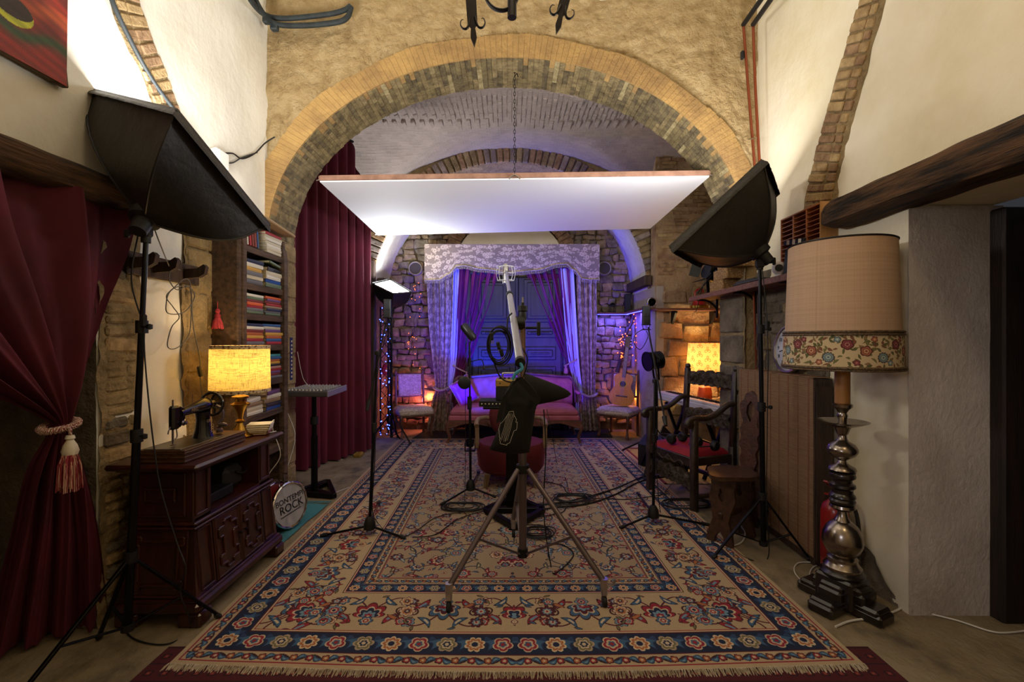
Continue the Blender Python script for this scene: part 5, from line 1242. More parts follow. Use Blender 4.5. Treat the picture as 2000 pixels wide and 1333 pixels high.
# brocade curtains
def bcurt(side, label):
    o = thing('brocade_curtain', label, 'curtain', (side*1.18, 7.3, 0))
    X = (lambda a: (-a if side < 0 else a))
    rows = [(2.6, 1.36, .93), (1.8, 1.33, .95), (1.1, 1.26, 1.0), (.72, 1.22, 1.03), (.66, 1.22, 1.04), (.5, 1.27, .99), (.02, 1.36, .98)]
    if side > 0: rows = [(2.6, 1.36, 1.02), (1.8, 1.36, 1.05), (1.1, 1.34, 1.1), (.62, 1.33, 1.13), (.56, 1.33, 1.14), (.4, 1.36, 1.12), (.02, 1.42, 1.12)]
    tz = rows[3][0]
    mb = drape([(z, (min(X(a), X(b)), 7.27), (max(X(a), X(b)), 7.27), .035 if z != rows[4][0] else .015) for z, a, b in rows], 4, 90, 60, seed=2+side, sharp=.7, wander=.2)
    mb.build('drape', m_broc_curt, o, smooth=80)
    xc = X((rows[4][1]+rows[4][2])/2); w_ = (rows[4][1]-rows[4][2])/2
    mb = MB(); pts = [Vector((xc+(w_+.02)*math.cos(a), 7.27+.07*math.sin(a), tz-.03+.02*math.cos(a*2))) for a in [2*PI*i/30 for i in range(30)]]; mb.tube(pts, .03, n=8, closed=True, flat=.6); mb.build('tieback', m_brocc, o)
    x0, x1 = ((-.93, -.84) if side < 0 else (.86, 1.0)); xb0, xb1 = ((-1.05, -.94) if side < 0 else (1.02, 1.16))
    mb = drape([(2.62, (x0-.08, 7.33), (x1, 7.33), .015), (1.2, ((x0-.08+xb0)/2, 7.33), ((x1+xb1)/2, 7.33), .02), (.65, (xb0, 7.33), (xb1-.02, 7.33), .01), (.02, (xb0-.03, 7.33), (xb1+.04, 7.33), .02)], 3.5, 50, 40, seed=7, wander=.2)
    s_ = thing('sheer_curtain', 'pale sheer curtain between the plum velvet and the %s brocade curtain' % ('left' if side < 0 else 'right'), 'curtain', ((x0+x1)/2, 7.33, 0)); mb.build('drape', m_sheer, s_, smooth=80)
bcurt(-1, 'floral brocade curtain hanging beside the orange and violet lit stones'); bcurt(1, 'floral brocade curtain hanging beside the guitar chair')
def vcurt(side):
    o = thing('velvet_curtain', 'plum velvet curtain sweeping from the pelmet to a cord tieback, %s leaf of the pair' % ('left' if side < 0 else 'right'), 'curtain', (side*.8, 7.37, 0))
    if side < 0: rows = [(2.62, -.90, -.19, .035), (2.1, -.92, -.32, .035), (1.7, -.93, -.47, .03), (1.2, -.94, -.64, .025), (1.0, -.95, -.74, .014), (.8, -.97, -.78, .02), (.05, -1.0, -.72, .03)]
    else: rows = [(2.64, .19, .95, .035), (2.2, .37, .97, .035), (1.7, .60, .99, .03), (1.25, .80, 1.0, .025), (1.1, .86, 1.02, .014), (.85, .90, 1.06, .02), (.05, .95, 1.12, .03)]
    mb = drape([(z, (a, 7.345), (b, 7.345), m_) for z, a, b, m_ in rows], 6, 110, 70, seed=4, sharp=.7, wander=.15); mb.build('drape', m_velvet, o, smooth=80)
    z = rows[4][0]; xc = (rows[4][1]+rows[4][2])/2; mb = MB(); mb.tube([Vector((xc+.1*math.cos(a), 7.33+.05*math.sin(a), z+.05*side*math.cos(a))) for a in [2*PI*i/26 for i in range(26)]], .012, n=6, closed=True); c_ = mb.build('tieback_cord', m_cordm, o)
    q = Vector((.86 if side > 0 else -.73, 7.27, z-.03)); MB().lathe([(0, 0), (.012, -.01), (.02, -.03), (.015, -.045), (.03, -.06), (.036, -.14), (.0, -.145)], c=q, n=14).build('tassel', mat('pink_tassel', '#a8707c', r=.8), c_)
vcurt(-1); vcurt(1)
# --- sofa
m_pink = mat('pink_velour', '#a85a68', '#8f4854', sc=4, r=.75, sheen=.5); m_cwood = mat('carved_brown_wood', '#6d4230', '#4a2a1c', sc=10, r=.45, bump=.3, bs=40)
sf = thing('sofa', 'pink tufted sofa with carved wooden frame and curved legs before the rear door', 'sofa', (.08, 6.8, 0))
XL, XR = -.92, .98
def top(x): return .86+.07*math.exp(-((x-.1)/.65)**2)
def fbk(a, b):
    x = XL+.05+(XR-XL-.1)*a; z = .48+(top(x)-.48)*b; y = 7.02+.08*b
    tu = math.cos((x-XL)*2*PI/.17)*math.cos(b*3*PI); r_ = 1-(2*b-1)**4
    return (x, y-.05*r_+.012*tu*r_, z)
mb = MB(); mb.grid(130, 30, fbk); mb.box((.03, 7.12, .68), (1.8, .06, .38), b=.02); bk_ = mb.build('backrest', m_pink, sf, smooth=70)
for r_ in range(3):
    for i in range(11):
        x = XL+.17*(i+.5)+(.085 if r_ % 2 else 0); b = (r_+.9)/3.6
        if x < XR-.06: MB().lathe([(0, .006), (.008, .003), (.009, 0)], n=8, M=axes(Vector(fbk((x-XL-.05)/(XR-XL-.1), b))+Vector((0, -.004, 0)), (1, 0, 0), (0, 0, 1), (0, -1, 0))).build('button', m_pink, bk_)
mb = MB(); pts = [Vector((XL, 7.02, .5)), Vector((XL+.02, 7.04, .78))]+[Vector((x, 7.07, top(x)+.015)) for x in np.linspace(XL+.08, XR-.08, 18)]+[Vector((XR-.02, 7.04, .78)), Vector((XR, 7.02, .5))]
mb.tube(cr(pts, 4), .022, n=8); mb.build('carved_top_rail', m_cwood, sf)
def fseat(a, b):
    x = XL+.04+(XR-XL-.08)*a; y = 6.42+.58*b; e = (1-abs(2*a-1)**10)*(1-abs(2*b-1)**8); return (x, y, .44+.075*e**.5+.004*fx((x, y, 0), 5))
mb = MB(); mb.grid(60, 24, fseat); mb.box(((XL+XR)/2, 6.71, .42), (XR-XL-.08, .58, .06), b=.02); mb.build('seat_cushion', m_pink, sf, smooth=60)
mb = MB(); mb.box(((XL+XR)/2, 6.71, .355), (XR-XL-.04, .6, .08), b=.02); mb.build('seat_base', m_pink, sf)
mb = MB(); n = 60; M = axes((0, 6.40, 0), (1, 0, 0), (0, 0, 1), (0, -1, 0)); lo = [(XL+(XR-XL)*i/n, .27-.03*math.cos(i/n*PI*6)-.02*math.cos(i/n*PI*2)) for i in range(n+1)]
mb.prism([(XL, .33)]+lo+[(XR, .33)], .035, M); mb.tube([(x, 6.385, z+.01) for x, z in lo], .010, n=6)
for xx in (-.3, .08, .45): mb.lathe([(0, .03), (.02, .026), (.04, .012), (.05, 0)], n=14, M=axes((xx, 6.38, .29), (1, 0, 0), (0, 0, 1), (0, -1, 0)))
mb.build('carved_apron', m_cwood, sf)
for x in (XL+.03, .08, XR-.03):
    for y in (6.42, 7.03):
        sx = -1 if x < 0 else 1
        if x == .08: continue
        mb = MB(); mb.tube(cr([(x, y, .31), (x+.025*sx, y-.02, .22), (x-.01*sx, y, .10), (x+.015*sx, y-.01, .02)], 5), [.03]*3+[.03-.001*i for i in range(13)], n=8); mb.lathe([(.02, 0), (.026, .01), (.02, .022), (0, .024)], c=(x+.015*sx, y-.01, 0), n=10); mb.build('leg', m_cwood, sf)
for sx, x in ((-1, XL), (1, XR)):
    mb = MB(); mb.tube(cr([(x, 7.02, .76), (x+.01*sx, 6.85, .70), (x+.015*sx, 6.65, .66), (x, 6.50, .64), (x-.015*sx, 6.47, .60), (x, 6.5, .55), (x, 6.48, .42)], 5), .022, n=8); mb.build('arm', m_cwood, sf)
    MB().box((x-.01*sx, 6.76, .69), (.06, .3, .035), b=.015).build('arm_pad', m_pink, sf)
cu = thing('cushion', 'shiny magenta cushion leaning at the end of the pink sofa', 'cushion', (-.72, 6.72, .5))
Mc = axes((-.71, 6.72, .70), (.55, .75, .35), (-.45, -.1, .88), (.6, -.65, .25))
def fc_(a, b, s_=1): x = (2*a-1); y = (2*b-1); e = max(0, (1-x**4)*(1-y**4))**.5; return Mc @ Vector((x*.20*(1-.06*(1-y*y)), y*.20*(1-.06*(1-x*x)), s_*.07*e))
mb = MB(); mb.grid(16, 16, lambda a, b: fc_(a, b, 1)); mb.grid(16, 16, lambda a, b: fc_(a, b, -1)); mb.build('cover', mat('magenta_satin', '#b03a86', '#8a2f9a', sc=8, r=.3), cu, smooth=70)
mb = MB(); mb.tube([fc_(t, 0) for t in np.linspace(0, 1, 8)]+[fc_(1, t) for t in np.linspace(0, 1, 8)]+[fc_(1-t, 1) for t in np.linspace(0, 1, 8)]+[fc_(0, 1-t) for t in np.linspace(0, 1, 8)], .006, n=5); mb.build('piping', m_tg, cu)
# --- two matching side chairs
m_floral = mat('floral_upholstery', '#a08a78', '#dccdbb', sc=26, kind='brocade', lo=.4, hi=.6, r=.8)
def side_chair(loc, rz, label):
    t = thing('side_chair', label, 'chair', loc, rz, 'brocade side chairs flanking the sofa')
    def S(a, b): x = (2*a-1); y = (2*b-1); e = max(0, (1-x**6)*(1-y**6))**.4; return (x*(.255+.012*(y < 0)), y*.235, .41+.055*e)
    mb = MB(); mb.grid(16, 16, S); mb.box((0, 0, .38), (.52, .48, .075), b=.02); mb.build('seat', m_floral, t, world=False, smooth=60)
    mb = MB()
    for i in range(16): mb.lathe([(0, .004), (.005, 0)], n=6, M=axes((-.235+i*.0315, -.243, .352), (1, 0, 0), (0, 0, 1), (0, -1, 0)))
    mb.build('stud_row', m_brass, t, world=False, kind='stuff')
    MB().box((0, 0, .335), (.49, .45, .03), b=.008).build('seat_rail', m_cwood, t, world=False)
    MB().box((0, .235, .76), (.36, .045, .34), b=.015, rx=-.08).build('backrest', m_floral, t, world=False)
    for s_ in (-1, 1):
        mb = MB().beam((s_*.215, .225, .0), (s_*.215, .225, .46), .035, .035, b=.006).beam((s_*.215, .225, .44), (s_*.21, .27, .98), .035, .032, b=.006).lathe([(.012, 0), (.018, .012), (.012, .025), (0, .032)], c=(s_*.21, .272, .975), n=10); mb.build('back_post', m_cwood, t, world=False)
        mb = MB().tube(cr([(s_*.22, -.20, .36), (s_*.235, -.225, .30), (s_*.215, -.20, .14), (s_*.225, -.225, .02)], 5), [.03, .032, .032, .03, .028, .025, .023, .02, .018, .017, .016, .016, .018, .022, .024, .02], n=8).box((s_*.22, -.20, .385), (.045, .045, .09), b=.01); mb.build('front_leg', m_cwood, t, world=False)
    MB().beam((-.21, .255, .93), (.21, .255, .93), .03, .03, b=.006).beam((-.21, .235, .59), (.21, .235, .59), .03, .03, b=.006).build('back_rail', m_cwood, t, world=False)
    return t
side_chair((-1.50, 6.93, 0), .45, 'brocade side chair with empty seat near the blue lit truss')
side_chair((1.62, 6.92, 0), -.62, 'brocade side chair holding the classical guitar')
# --- classical guitar standing on the chair
m_spruce = mat('orange_spruce', '#cf8234', '#b8702a', sc=12, r=.25, stretch=(6, 6, .3), coat=.5); m_rosew = mat('rosewood', '#3d1c12', r=.3, coat=.4)
gt = thing('classical_guitar', 'orange topped classical guitar standing on the brocade chair seat', 'guitar', (1.63, 6.84, .475))
Mg = Matrix.Translation((1.63, 6.83, .478)) @ Matrix.Rotation(-.30, 4, 'Z') @ Matrix.Rotation(.10, 4, 'Y') @ Matrix.Rotation(-.20, 4, 'X')
prof = [(0, 0), (.09, .004), (.15, .04), (.18, .11), (.178, .17), (.15, .23), (.122, .275), (.118, .31), (.132, .36), (.138, .41), (.12, .455), (.07, .482), (0, .488)]
pc = cr([(a, b, 0) for a, b in prof], 4); outl = [(p.x, p.y) for p in pc]+[(-p.x, p.y) for p in pc[-2:0:-1]]
Mt = Mg @ axes((0, 0, 0), (1, 0, 0), (0, 0, 1), (0, -1, 0))
mb = MB(); mb.prism([(a*.985, b*.985+.003) for a, b in outl], .09, Mt @ Matrix.Translation((0, 0, -.01))); mb.build('body', m_rosew, gt, smooth=30)
mb = MB(); mb.prism(outl, .006, Mt @ Matrix.Translation((0, 0, .038))); mb.build('soundboard', m_spruce, gt, smooth=30)
mb = MB(); mb.lathe([(.0, .0424), (.043, .0424)], n=28, M=Mt @ Matrix.Translation((0, .325, 0))); mb.build('sound_hole', m_rubber, gt)
mb = MB(); mb.lathe([(.043, .0425), (.058, .0427)], n=28, M=Mt @ Matrix.Translation((0, .325, 0)), cap=False); mb.build('rosette', m_brass, gt)
MB().box((0, .14, .046), (.17, .022, .01), b=.003, M=Mt).build('bridge', m_rosew, gt)
MB().box((0, .66, .046), (.055, .47, .018), b=.004, M=Mt).build('neck', m_rosew, gt)
mb = MB().prism([(-.028, .88), (.028, .88), (.037, 1.03), (.02, 1.055), (-.02, 1.055), (-.037, 1.03)], .02, Mt @ Matrix.Translation((0, 0, .04))); hs = mb.build('headstock', m_rosew, gt)
for s_ in (-1, 1):
    for k in range(3): MB().tube([(s_*.03, .91+k*.045, .04), (s_*.055, .91+k*.045, .04)], .008, n=8).v; mb = MB(); q = Mt @ Vector((s_*.05, .915+k*.045, .04)); mb.lathe([(0, -.012), (.009, -.008), (.009, .008), (0, .012)], c=q, n=8); mb.build('tuner', m_ivory, hs)
for k in range(6):
    x = -.018+k*.0072; MB().tube([Mt @ Vector((x*1.4, .14, .053)), Mt @ Vector((x, .885, .058))], .0009, n=4).build('string', m_ivory, gt)
# --- curved dark wood hanging with light garland
hb = thing('curved_wood_piece', 'long curved dark wooden piece on the wall above the guitar', 'wall decoration', P(1222, 700, 7.3))
mb = MB().tube(cr([P(1205, 728, 7.25), P(1213, 700, 7.25), P(1219, 672, 7.25), P(1224, 650, 7.25), P(1234, 632, 7.25), P(1238, 618, 7.25)], 6), [.06-.0012*i for i in range(31)], n=10, flat=.6); mb.build('stem', m_darkwood, hb, smooth=60)
def garland(name, label, pts, col, es, n, r=.006, spread=.05, wire=None):
    t = thing(name, label, 'string lights', pts[0]); c = cr(pts, 10); m_ = mat(name+'_bulb_'+col[1:], col, r=.4, emit=col, es=es)
    MB().tube([p+Vector((spread*.5*fx(p, 9, 1), 0, spread*.5*fx(p, 9, 2))) for p in c], .003, n=4).build('wire', wire or m_rubber, t)
    b0 = None
    for i in range(n):
        p = c[int(random.random()*(len(c)-1))]+Vector((random.uniform(-1, 1), random.uniform(-.5, .1), random.uniform(-1, 1)))*spread
        if b0 is None: b0 = MB().lathe([(0, -1), (.7, -.7), (1, 0), (.7, .7), (0, 1)], n=6).build('bulb', m_, t, world=False); o = b0
        else: o = b0.copy(); COL.objects.link(o)
        o.parent = t; o.location = p-t.location; o.scale = (r,)*3
    return t
garland('light_garland', 'orange and pink fairy lights around the curved wooden piece', [P(1208, 700, 7.2), P(1215, 660, 7.2), P(1232, 622, 7.2), P(1243, 650, 7.2), P(1240, 700, 7.2)], '#ff5a1e', 9, 46, .008, .07)
garland('light_garland', 'dim orange fairy lights on the stones beside the left brocade curtain', [P(815, 550, 7.38), P(812, 600, 7.38), P(806, 660, 7.38), P(812, 720, 7.38)], '#ff6a24', 6, 24, .006, .08)
# --- triangular truss column with blue LEDs
tx = Vector((-1.88, 6.82, 0)); tu = thing('truss_column', 'black lattice column wrapped in blue fairy lights', 'truss', tx)
cs3 = [tx+Vector((.09*math.cos(a), .09*math.sin(a), 0)) for a in (PI/2, PI*7/6, PI*11/6)]
for c_ in cs3: MB().tube([c_+Vector((0, 0, .05)), c_+Vector((0, 0, 1.95))], .013, n=8).build('chord', m_blackm, tu)
mb = MB()
for k in range(12):
    for i in range(3): a, b = cs3[i], cs3[(i+1) % 3]; z = .1+k*.155; mb.tube([a+Vector((0, 0, z)), b+Vector((0, 0, z+.155))], .005, n=5)
mb.build('lattice', m_blackm, tu, kind='stuff')
for k in range(3): a = PI/2+2*PI*k/3; MB().beam(tx+Vector((0, 0, .28)), tx+Vector((.27*math.cos(a), .27*math.sin(a), .01)), .018, .012).build('leg', m_blackm, tu); 
garland('light_garland', 'blue fairy lights wound down the lattice column', [tx+Vector((.02, -.13, z)) for z in (1.9, 1.5, 1.1, .7, .3, .1)], '#2a3cff', 30, 54, .007, .08)
one(MB().box((-2.0, 6.50, 1.3), (.09, .09, 2.6), b=.008), 'wooden_post', m_darkwood, 'dark square wooden post behind the small lit softbox', 'post')
rg = P(753, 712, 6.6); one(MB().tube(cr([rg, rg+Vector((-.03, 0, -.08)), rg+Vector((.0, 0, -.16))], 5), .028, n=8), 'red_scarf', mat('red_wool', '#8f1420', r=.9), 'small red cloth hanging on the lattice column', 'cloth')
# --- ledges round the alcove corner
sh = thing('corner_shelf', 'narrow wooden shelf running round the alcove corner above the keyboard', 'shelf', (2.0, 6.3, 1.88))
m_lw = mat('reddish_shelf_wood', '#7a4a34', '#55301f', sc=8, r=.6, stretch=(1, 5, 5))
MB().box((1.64, 7.36, 1.895), (.6, .18, .03), b=.004).build('board', m_lw, sh); MB().box((1.87, 6.78, 1.895), (.16, 1.2, .03), b=.004).build('board', m_lw, sh); MB().box((2.46, 6.1, 1.87), (1.1, .17, .035), b=.004).build('board', m_lw, sh)
for u in (1317, 1393):
    x = (u-1000)/FPX*6.1; MB().prism([(-.08, 0), (.08, 0), (.08, -.17), (.05, -.17), (-.08, -.03)], .03, axes((x, 6.11, 1.85), (0, 1, 0), (0, 0, 1), (1, 0, 0))).build('bracket', m_iron, sh)
c_ = P(1273, 597, 6.12)+Vector((0, 0, .0)); ac = thing('alarm_clock', 'round white clock on the corner shelf above the microphone', 'clock', (c_.x, c_.y, 1.91))
Ma = axes((c_.x, c_.y, 1.91+.062), (1, 0, 0), (0, 0, 1), (0, -1, 0)); MB().lathe([(0, -.02), (.06, -.02), (.062, .012), (.054, .016), (.05, .012), (0, .012)], n=30, M=Ma).build('case', m_chrome, ac); MB().lathe([(0, .0135), (.05, .0135)], n=30, M=Ma).build('face', m_ivory, ac)
for a, L_ in ((.7, .03), (2.3, .04), (4.0, .035)): MB().beam(Ma @ Vector((0, 0, .016)), Ma @ Vector((L_*math.cos(a), L_*math.sin(a), .016)), .004, .002).build('hand', m_rubber, ac)
one(MB().box((1.855, 7.3, 2.06), (.09, .09, .29), b=.008), 'speaker', m_rubber, 'narrow black speaker column standing in the shelf corner', 'speaker')
ln_ = thing('lantern', 'tiny black wire lantern on the rear shelf', 'lantern', (1.62, 7.33, 1.91)); MB().box((1.62, 7.33, 1.92), (.09, .09, .015)).build('base_plate', m_iron, ln_); MB().box((1.62, 7.33, 2.02), (.1, .1, .012)).build('top_plate', m_iron, ln_)
for x in (-.04, .04):
    for y in (-.04, .04): MB().box((1.62+x, 7.33+y, 1.97), (.006, .006, .1)).build('upright', m_iron, ln_)
MB().lathe([(.05, 0), (.03, .03), (0, .045)], c=(1.62, 7.33, 2.026), n=4).build('cap', m_iron, ln_)
q = Vector((2.50, 6.08, 1.89)); rl = thing('red_bell_lamp', 'small red bell-shaped lamp with gold rim on the alcove shelf', 'lamp', q)
m_redm = mat('red_enamel', '#a81c1c', r=.3, coat=.4); MB().lathe([(.10, .035), (.085, .05), (.062, .13), (.058, .15), (0, .155)], c=q, n=24).build('shade', m_redm, rl); MB().lathe([(0, 0), (.115, 0), (.118, .03), (.10, .038)], c=q, n=24).build('rim', m_brass, rl); MB().tube(cr([q+Vector((-.05, 0, .14)), q+Vector((-.05, 0, .22)), q+Vector((.02, 0, .26)), q+Vector((.06, 0, .21))], 6), .012, n=8).build('handle', m_redm, rl)
# --- table lamp, table and keyboard in the alcove
tb = thing('side_table', 'small dark table under the orange lamp in the alcove', 'table', (2.5, 5.9, 0))
MB().box((2.5, 5.9, .635), (.5, .5, .03), b=.006).build('tabletop', m_darkwood, tb)
for x in (-.21, .21):
    for y in (-.21, .21): MB().beam((2.5+x, 5.9+y, 0), (2.5+x, 5.9+y, .62), .035, .035, b=.004).build('leg', m_darkwood, tb)
def orangeimg():
    a = np.ones((200, 700, 3), np.float32)*hx('#ecc27c'); p = Pad(3.5, 1, 200, '#ecc27c')
    for i in range(14):
        for j in range(4):
            x = .125+i*.25; y = .12+j*.25+(.12 if i % 2 else 0); p.spiral(x-.05, y, .07, 0, 5, .012, '#a8551f', 1); p.spiral(x+.05, y, .07, PI, 5, .012, '#a8551f', -1); p.flower(x, y+.1, .04, 6, [(1, '#a8551f'), (.6, '#ecc27c')])
    return p.a
m_osh = image_mat('orange_scroll_shade', flat_image('orange_scroll_print', orangeimg()), r=.8, bump=0)
def translucent(M_, f=.2):
    N = M_.node_tree.nodes; L = M_.node_tree.links; B = N['Principled BSDF']; im = [n for n in N if n.type == 'TEX_IMAGE'][0]; tr = N.new('ShaderNodeBsdfTranslucent'); ms = N.new('ShaderNodeMixShader'); ms.inputs[0].default_value = f
    L.new(im.outputs[0], tr.inputs[0]); L.new(B.outputs[0], ms.inputs[1]); L.new(tr.outputs[0], ms.inputs[2]); L.new(ms.outputs[0], [n for n in N if n.type == 'OUTPUT_MATERIAL'][0].inputs[0])
translucent(m_osh)
q = Vector((2.50, 5.90, .651)); ol = thing('table_lamp', 'lit orange patterned table lamp glowing on the alcove stones behind the carved armchair', 'lamp', q)
mb = MB(); mb.grid(48, 6, lambda a, b: q+Vector(((.235-.035*b)*math.cos(2*PI*a+2), (.235-.035*b)*math.sin(2*PI*a+2), .33+.45*b)), uv=lambda a, b: (a, b)); mb.build('shade', m_osh, ol, fix=False, smooth=80)
for z, r_ in ((.33, .236), (.78, .201)): MB().tube([q+Vector((r_*math.cos(a), r_*math.sin(a), z)) for a in [2*PI*i/40 for i in range(40)]], .006, n=5, closed=True).build('shade_trim', m_redb, ol)
MB().lathe([(0, 0), (.06, 0), (.085, .03), (.09, .12), (.075, .2), (.03, .23), (.02, .27), (.016, .36), (0, .36)], c=q, n=24).build('base', mat('terracotta_glaze', '#b4532a', '#8d3a1c', sc=20, r=.45), ol)
MB().lathe([(.012, 0), (.03, .03), (.034, .055), (.025, .08), (0, .095)], c=q+Vector((0, 0, .36)), n=14).build('bulb', bpy.data.materials['warm_bulb'], ol)
light('POINT', q+Vector((0, .05, .56)), 24, (1, .72, .36), .05, name='alcove_lamp_glow')
kb = thing('keyboard', 'white electric piano on a black stand behind the carved armchair', 'keyboard', (1.98, 5.1, 0))
Mk = axes((1.93, 5.12, .80), (.96, .16, 0), (-.16, .987, 0), (0, 0, 1)); m_kw = mat('white_keyboard_plastic', '#cfcbd2', r=.35)
mb = MB(); mb.box((.13, 0, -.045), (.28, 1.34, .07), b=.012, M=Mk).box((.045, 0, -.0), (.09, 1.34, .03), b=.01, M=Mk).box((.17, .655, 0), (.2, .035, .03), b=.008, M=Mk).box((.17, -.655, 0), (.2, .035, .03), b=.008, M=Mk); mb.build('case', m_kw, kb)
MB().box((.13, .3, .004), (.06, .5, .006), M=Mk).build('control_panel', m_rubber, kb)
w0 = None; b0 = None
for i in range(50):
    if w0 is None: w0 = MB().box((0, 0, 0), (.13, .0235, .012), b=.002).build('white_key', m_ivory, kb, world=False); o = w0
    else: o = w0.copy(); COL.objects.link(o)
    o.parent = kb; o.matrix_basis = full(kb).inverted() @ Mk @ Matrix.Translation((.19, -.62+i*.0252, .0))
    if i % 7 in (0, 1, 3, 4, 5):
        if b0 is None: b0 = MB().box((0, 0, 0), (.085, .012, .012), b=.002).build('black_key', m_rubber, kb, world=False); o = b0
        else: o = b0.copy(); COL.objects.link(o)
        o.parent = kb; o.matrix_basis = full(kb).inverted() @ Mk @ Matrix.Translation((.165, -.607+i*.0252, .010))
m_greyp = mat('grey_print', '#5a5a66', r=.5)
text('CASIO', .034, Mk @ axes((-.0115, .05, -.045), (0, -1, 0), (0, 0, 1), (-1, 0, 0)), m_greyp, kb, name='case_lettering')
for s_ in (-.4, .4):
    MB().beam(Mk @ Vector((.0, s_, -.09)), Mk @ Vector((.28, s_, -.79)), .03, .03).build('stand_leg', m_blackm, kb); MB().beam(Mk @ Vector((.28, s_, -.09)), Mk @ Vector((.0, s_, -.79)), .03, .03).build('stand_leg', m_blackm, kb)
MB().beam(Mk @ Vector((.14, -.4, -.44)), Mk @ Vector((.14, .4, -.44)), .025, .025).build('stand_bar', m_blackm, kb)
# --- LED strips / theatre lights that give the colour: most of the spots and glows have no body
light('SPOT', (-.55, 5.9, .45), 620, (.02, .035, 1), .08, target=(-.15, 7.4, 2.0), spot=88, blend=.8, name='blue_floor_light')
light('SPOT', (.6, 5.6, .75), 170, (.10, .01, 1), .08, target=(1.3, 7.4, 1.6), spot=80, blend=.8, name='violet_floor_light')
light('SPOT', (-1.0, 6.1, .5), 90, (.16, .03, 1), .08, target=(-1.7, 7.5, 1.5), spot=75, blend=.8, name='violet_floor_light')
light('POINT', (-1.45, 7.28, .5), 5, (1, .16, .22), .04, name='red_lantern_glow')
light('POINT', (-1.33, 7.38, .55), 7, (1, .3, .08), .04, name='orange_strip_glow')
light('POINT', (1.9, 7.2, .6), 5, (1, .32, .05), .05, name='orange_strip_glow')
m_bled = mat('blue_led_strip', '#2030ff', emit='#2a2cff', es=25)
for nm, c_, d_, lb in (('led_strip', (1.62, 7.30, 1.875), (.5, .012, .006), 'blue light strip under the rear shelf behind the guitar'), ('led_strip', (1.83, 6.85, 1.875), (.012, .9, .006), 'blue light strip under the side shelf of the alcove corner')):
    one(MB().box(c_, d_), nm, m_bled, lb, 'light strip')
light('AREA', (1.6, 7.28, 1.86), 9, (.1, .08, 1), .45, target=(1.6, 7.4, 0), size_y=.05, name='led_strip_light')
light('AREA', (1.82, 6.85, 1.86), 7, (.12, .08, 1), .05, target=(1.92, 6.9, 0), size_y=.8, name='led_strip_light')
light('SPOT', (-.3, 6.2, .4), 90, (.10, .06, 1), .1, target=(.25, 5.6, 2.9), spot=62, blend=1, name='violet_up_light')  # added spot without a fixture, narrowed to tint the reflector board violet
def uplighter(x, y, rz, lb):
    t = thing('uplighter', lb, 'light', (x, y, 0), rz); M = Matrix.Rotation(-.6, 4, 'X')
    MB().lathe([(0, -.05), (.05, -.045), (.06, .03), (.055, .035)], n=18, M=Matrix.Translation((0, 0, .12)) @ M).build('housing', m_blackm, t, world=False)
    MB().lathe([(0, .03), (.055, .028)], n=18, M=Matrix.Translation((0, 0, .12)) @ M).build('lens', mat('blue_lens', '#1414ff', emit='#3a30ff', es=6), t, world=False)
    for s_ in (-1, 1): MB().beam((s_*.065, 0, .12), (s_*.065, 0, .01), .01, .025).build('bracket', m_blackm, t, world=False)
    MB().box((0, 0, .008), (.14, .08, .016), b=.004).build('base', m_blackm, t, world=False)
uplighter(-.55, 5.95, 0, 'small blue uplighter on the rug behind the red armchair')
# ================= microphones, boom and centre pieces
m_mic = mat('dark_mic_body', '#2a2a2c', r=.4, m=.5); m_grille = mat('mic_grille', '#3c3c40', r=.35, m=.8)
def mic_stand(label, hub, feet, joint, b0, b1, extra=None, cw=True):
    hub = Vector(hub); t = thing('microphone_stand', label, 'microphone stand', (hub.x, hub.y, 0)); joint = Vector(joint)
    MB().lathe([(.03, -.05), (.045, -.04), (.042, .0), (.032, .03), (.02, .05)], c=hub, n=16).build('base_hub', m_rubber, t, smooth=50)
    for f_ in feet:
        f_ = Vector(f_)+Vector((0, 0, .018)); l = MB().tube([hub+Vector((0, 0, -.02)), f_], .009, n=8).build('leg', m_blackm, t); MB().tube([f_.lerp(hub, .12), f_+(f_-hub)*.02], .014, n=8).build('foot_cap', m_rubber, l)
    mid = hub.lerp(joint, .55)
    MB().tube([hub, mid], .012, n=10).build('lower_tube', m_blackm, t); MB().tube([mid, joint], .009, n=10).build('upper_tube', m_blackm, t)
    MB().tube([mid-Vector((0, 0, .035)), mid+Vector((0, 0, .035))], .018, n=10).build('collar', m_rubber, t)
    if b0 is not None:
        b0 = Vector(b0); b1 = Vector(b1); MB().tube([b0, b1], .007, n=8).build('boom_arm', m_blackm, t)
        MB().lathe([(0, -.018), (.02, -.015), (.022, 0), (.02, .015), (0, .018)], c=joint, n=12).build('boom_joint', m_rubber, t)
        if cw: d = (b1-b0).normalized(); MB().tube([b0-d*.01, b0+d*.07], [.013, .019], n=10).build('counterweight', m_rubber, t)
    return t
def big_mic(name, label, c, ax, L_=.15, r_=.027, square=False):
    c = Vector(c); ax = Vector(ax).normalized(); x = ax.orthogonal().normalized(); y = ax.cross(x); M = axes(c, x, y, ax); t = thing(name, label, 'microphone', c)
    if square:
        MB().box(c, (r_*2, r_*1.4, L_), b=.006).build('body', m_mic, t); MB().box(c+Vector((0, -r_*.72, L_*.16)), (r_*1.6, .004, L_*.45), b=.002).build('grille', m_grille, t)
    else:
        MB().lathe([(0, -L_/2), (r_*.7, -L_/2), (r_, -L_/2+.02), (r_, .0)], n=20, M=M).build('body', m_mic, t, smooth=50); MB().lathe([(r_*1.02, 0), (r_*1.05, L_*.35), (r_*.8, L_*.48), (0, L_*.5)], n=20, M=M).build('grille', m_grille, t, smooth=50)
    return t
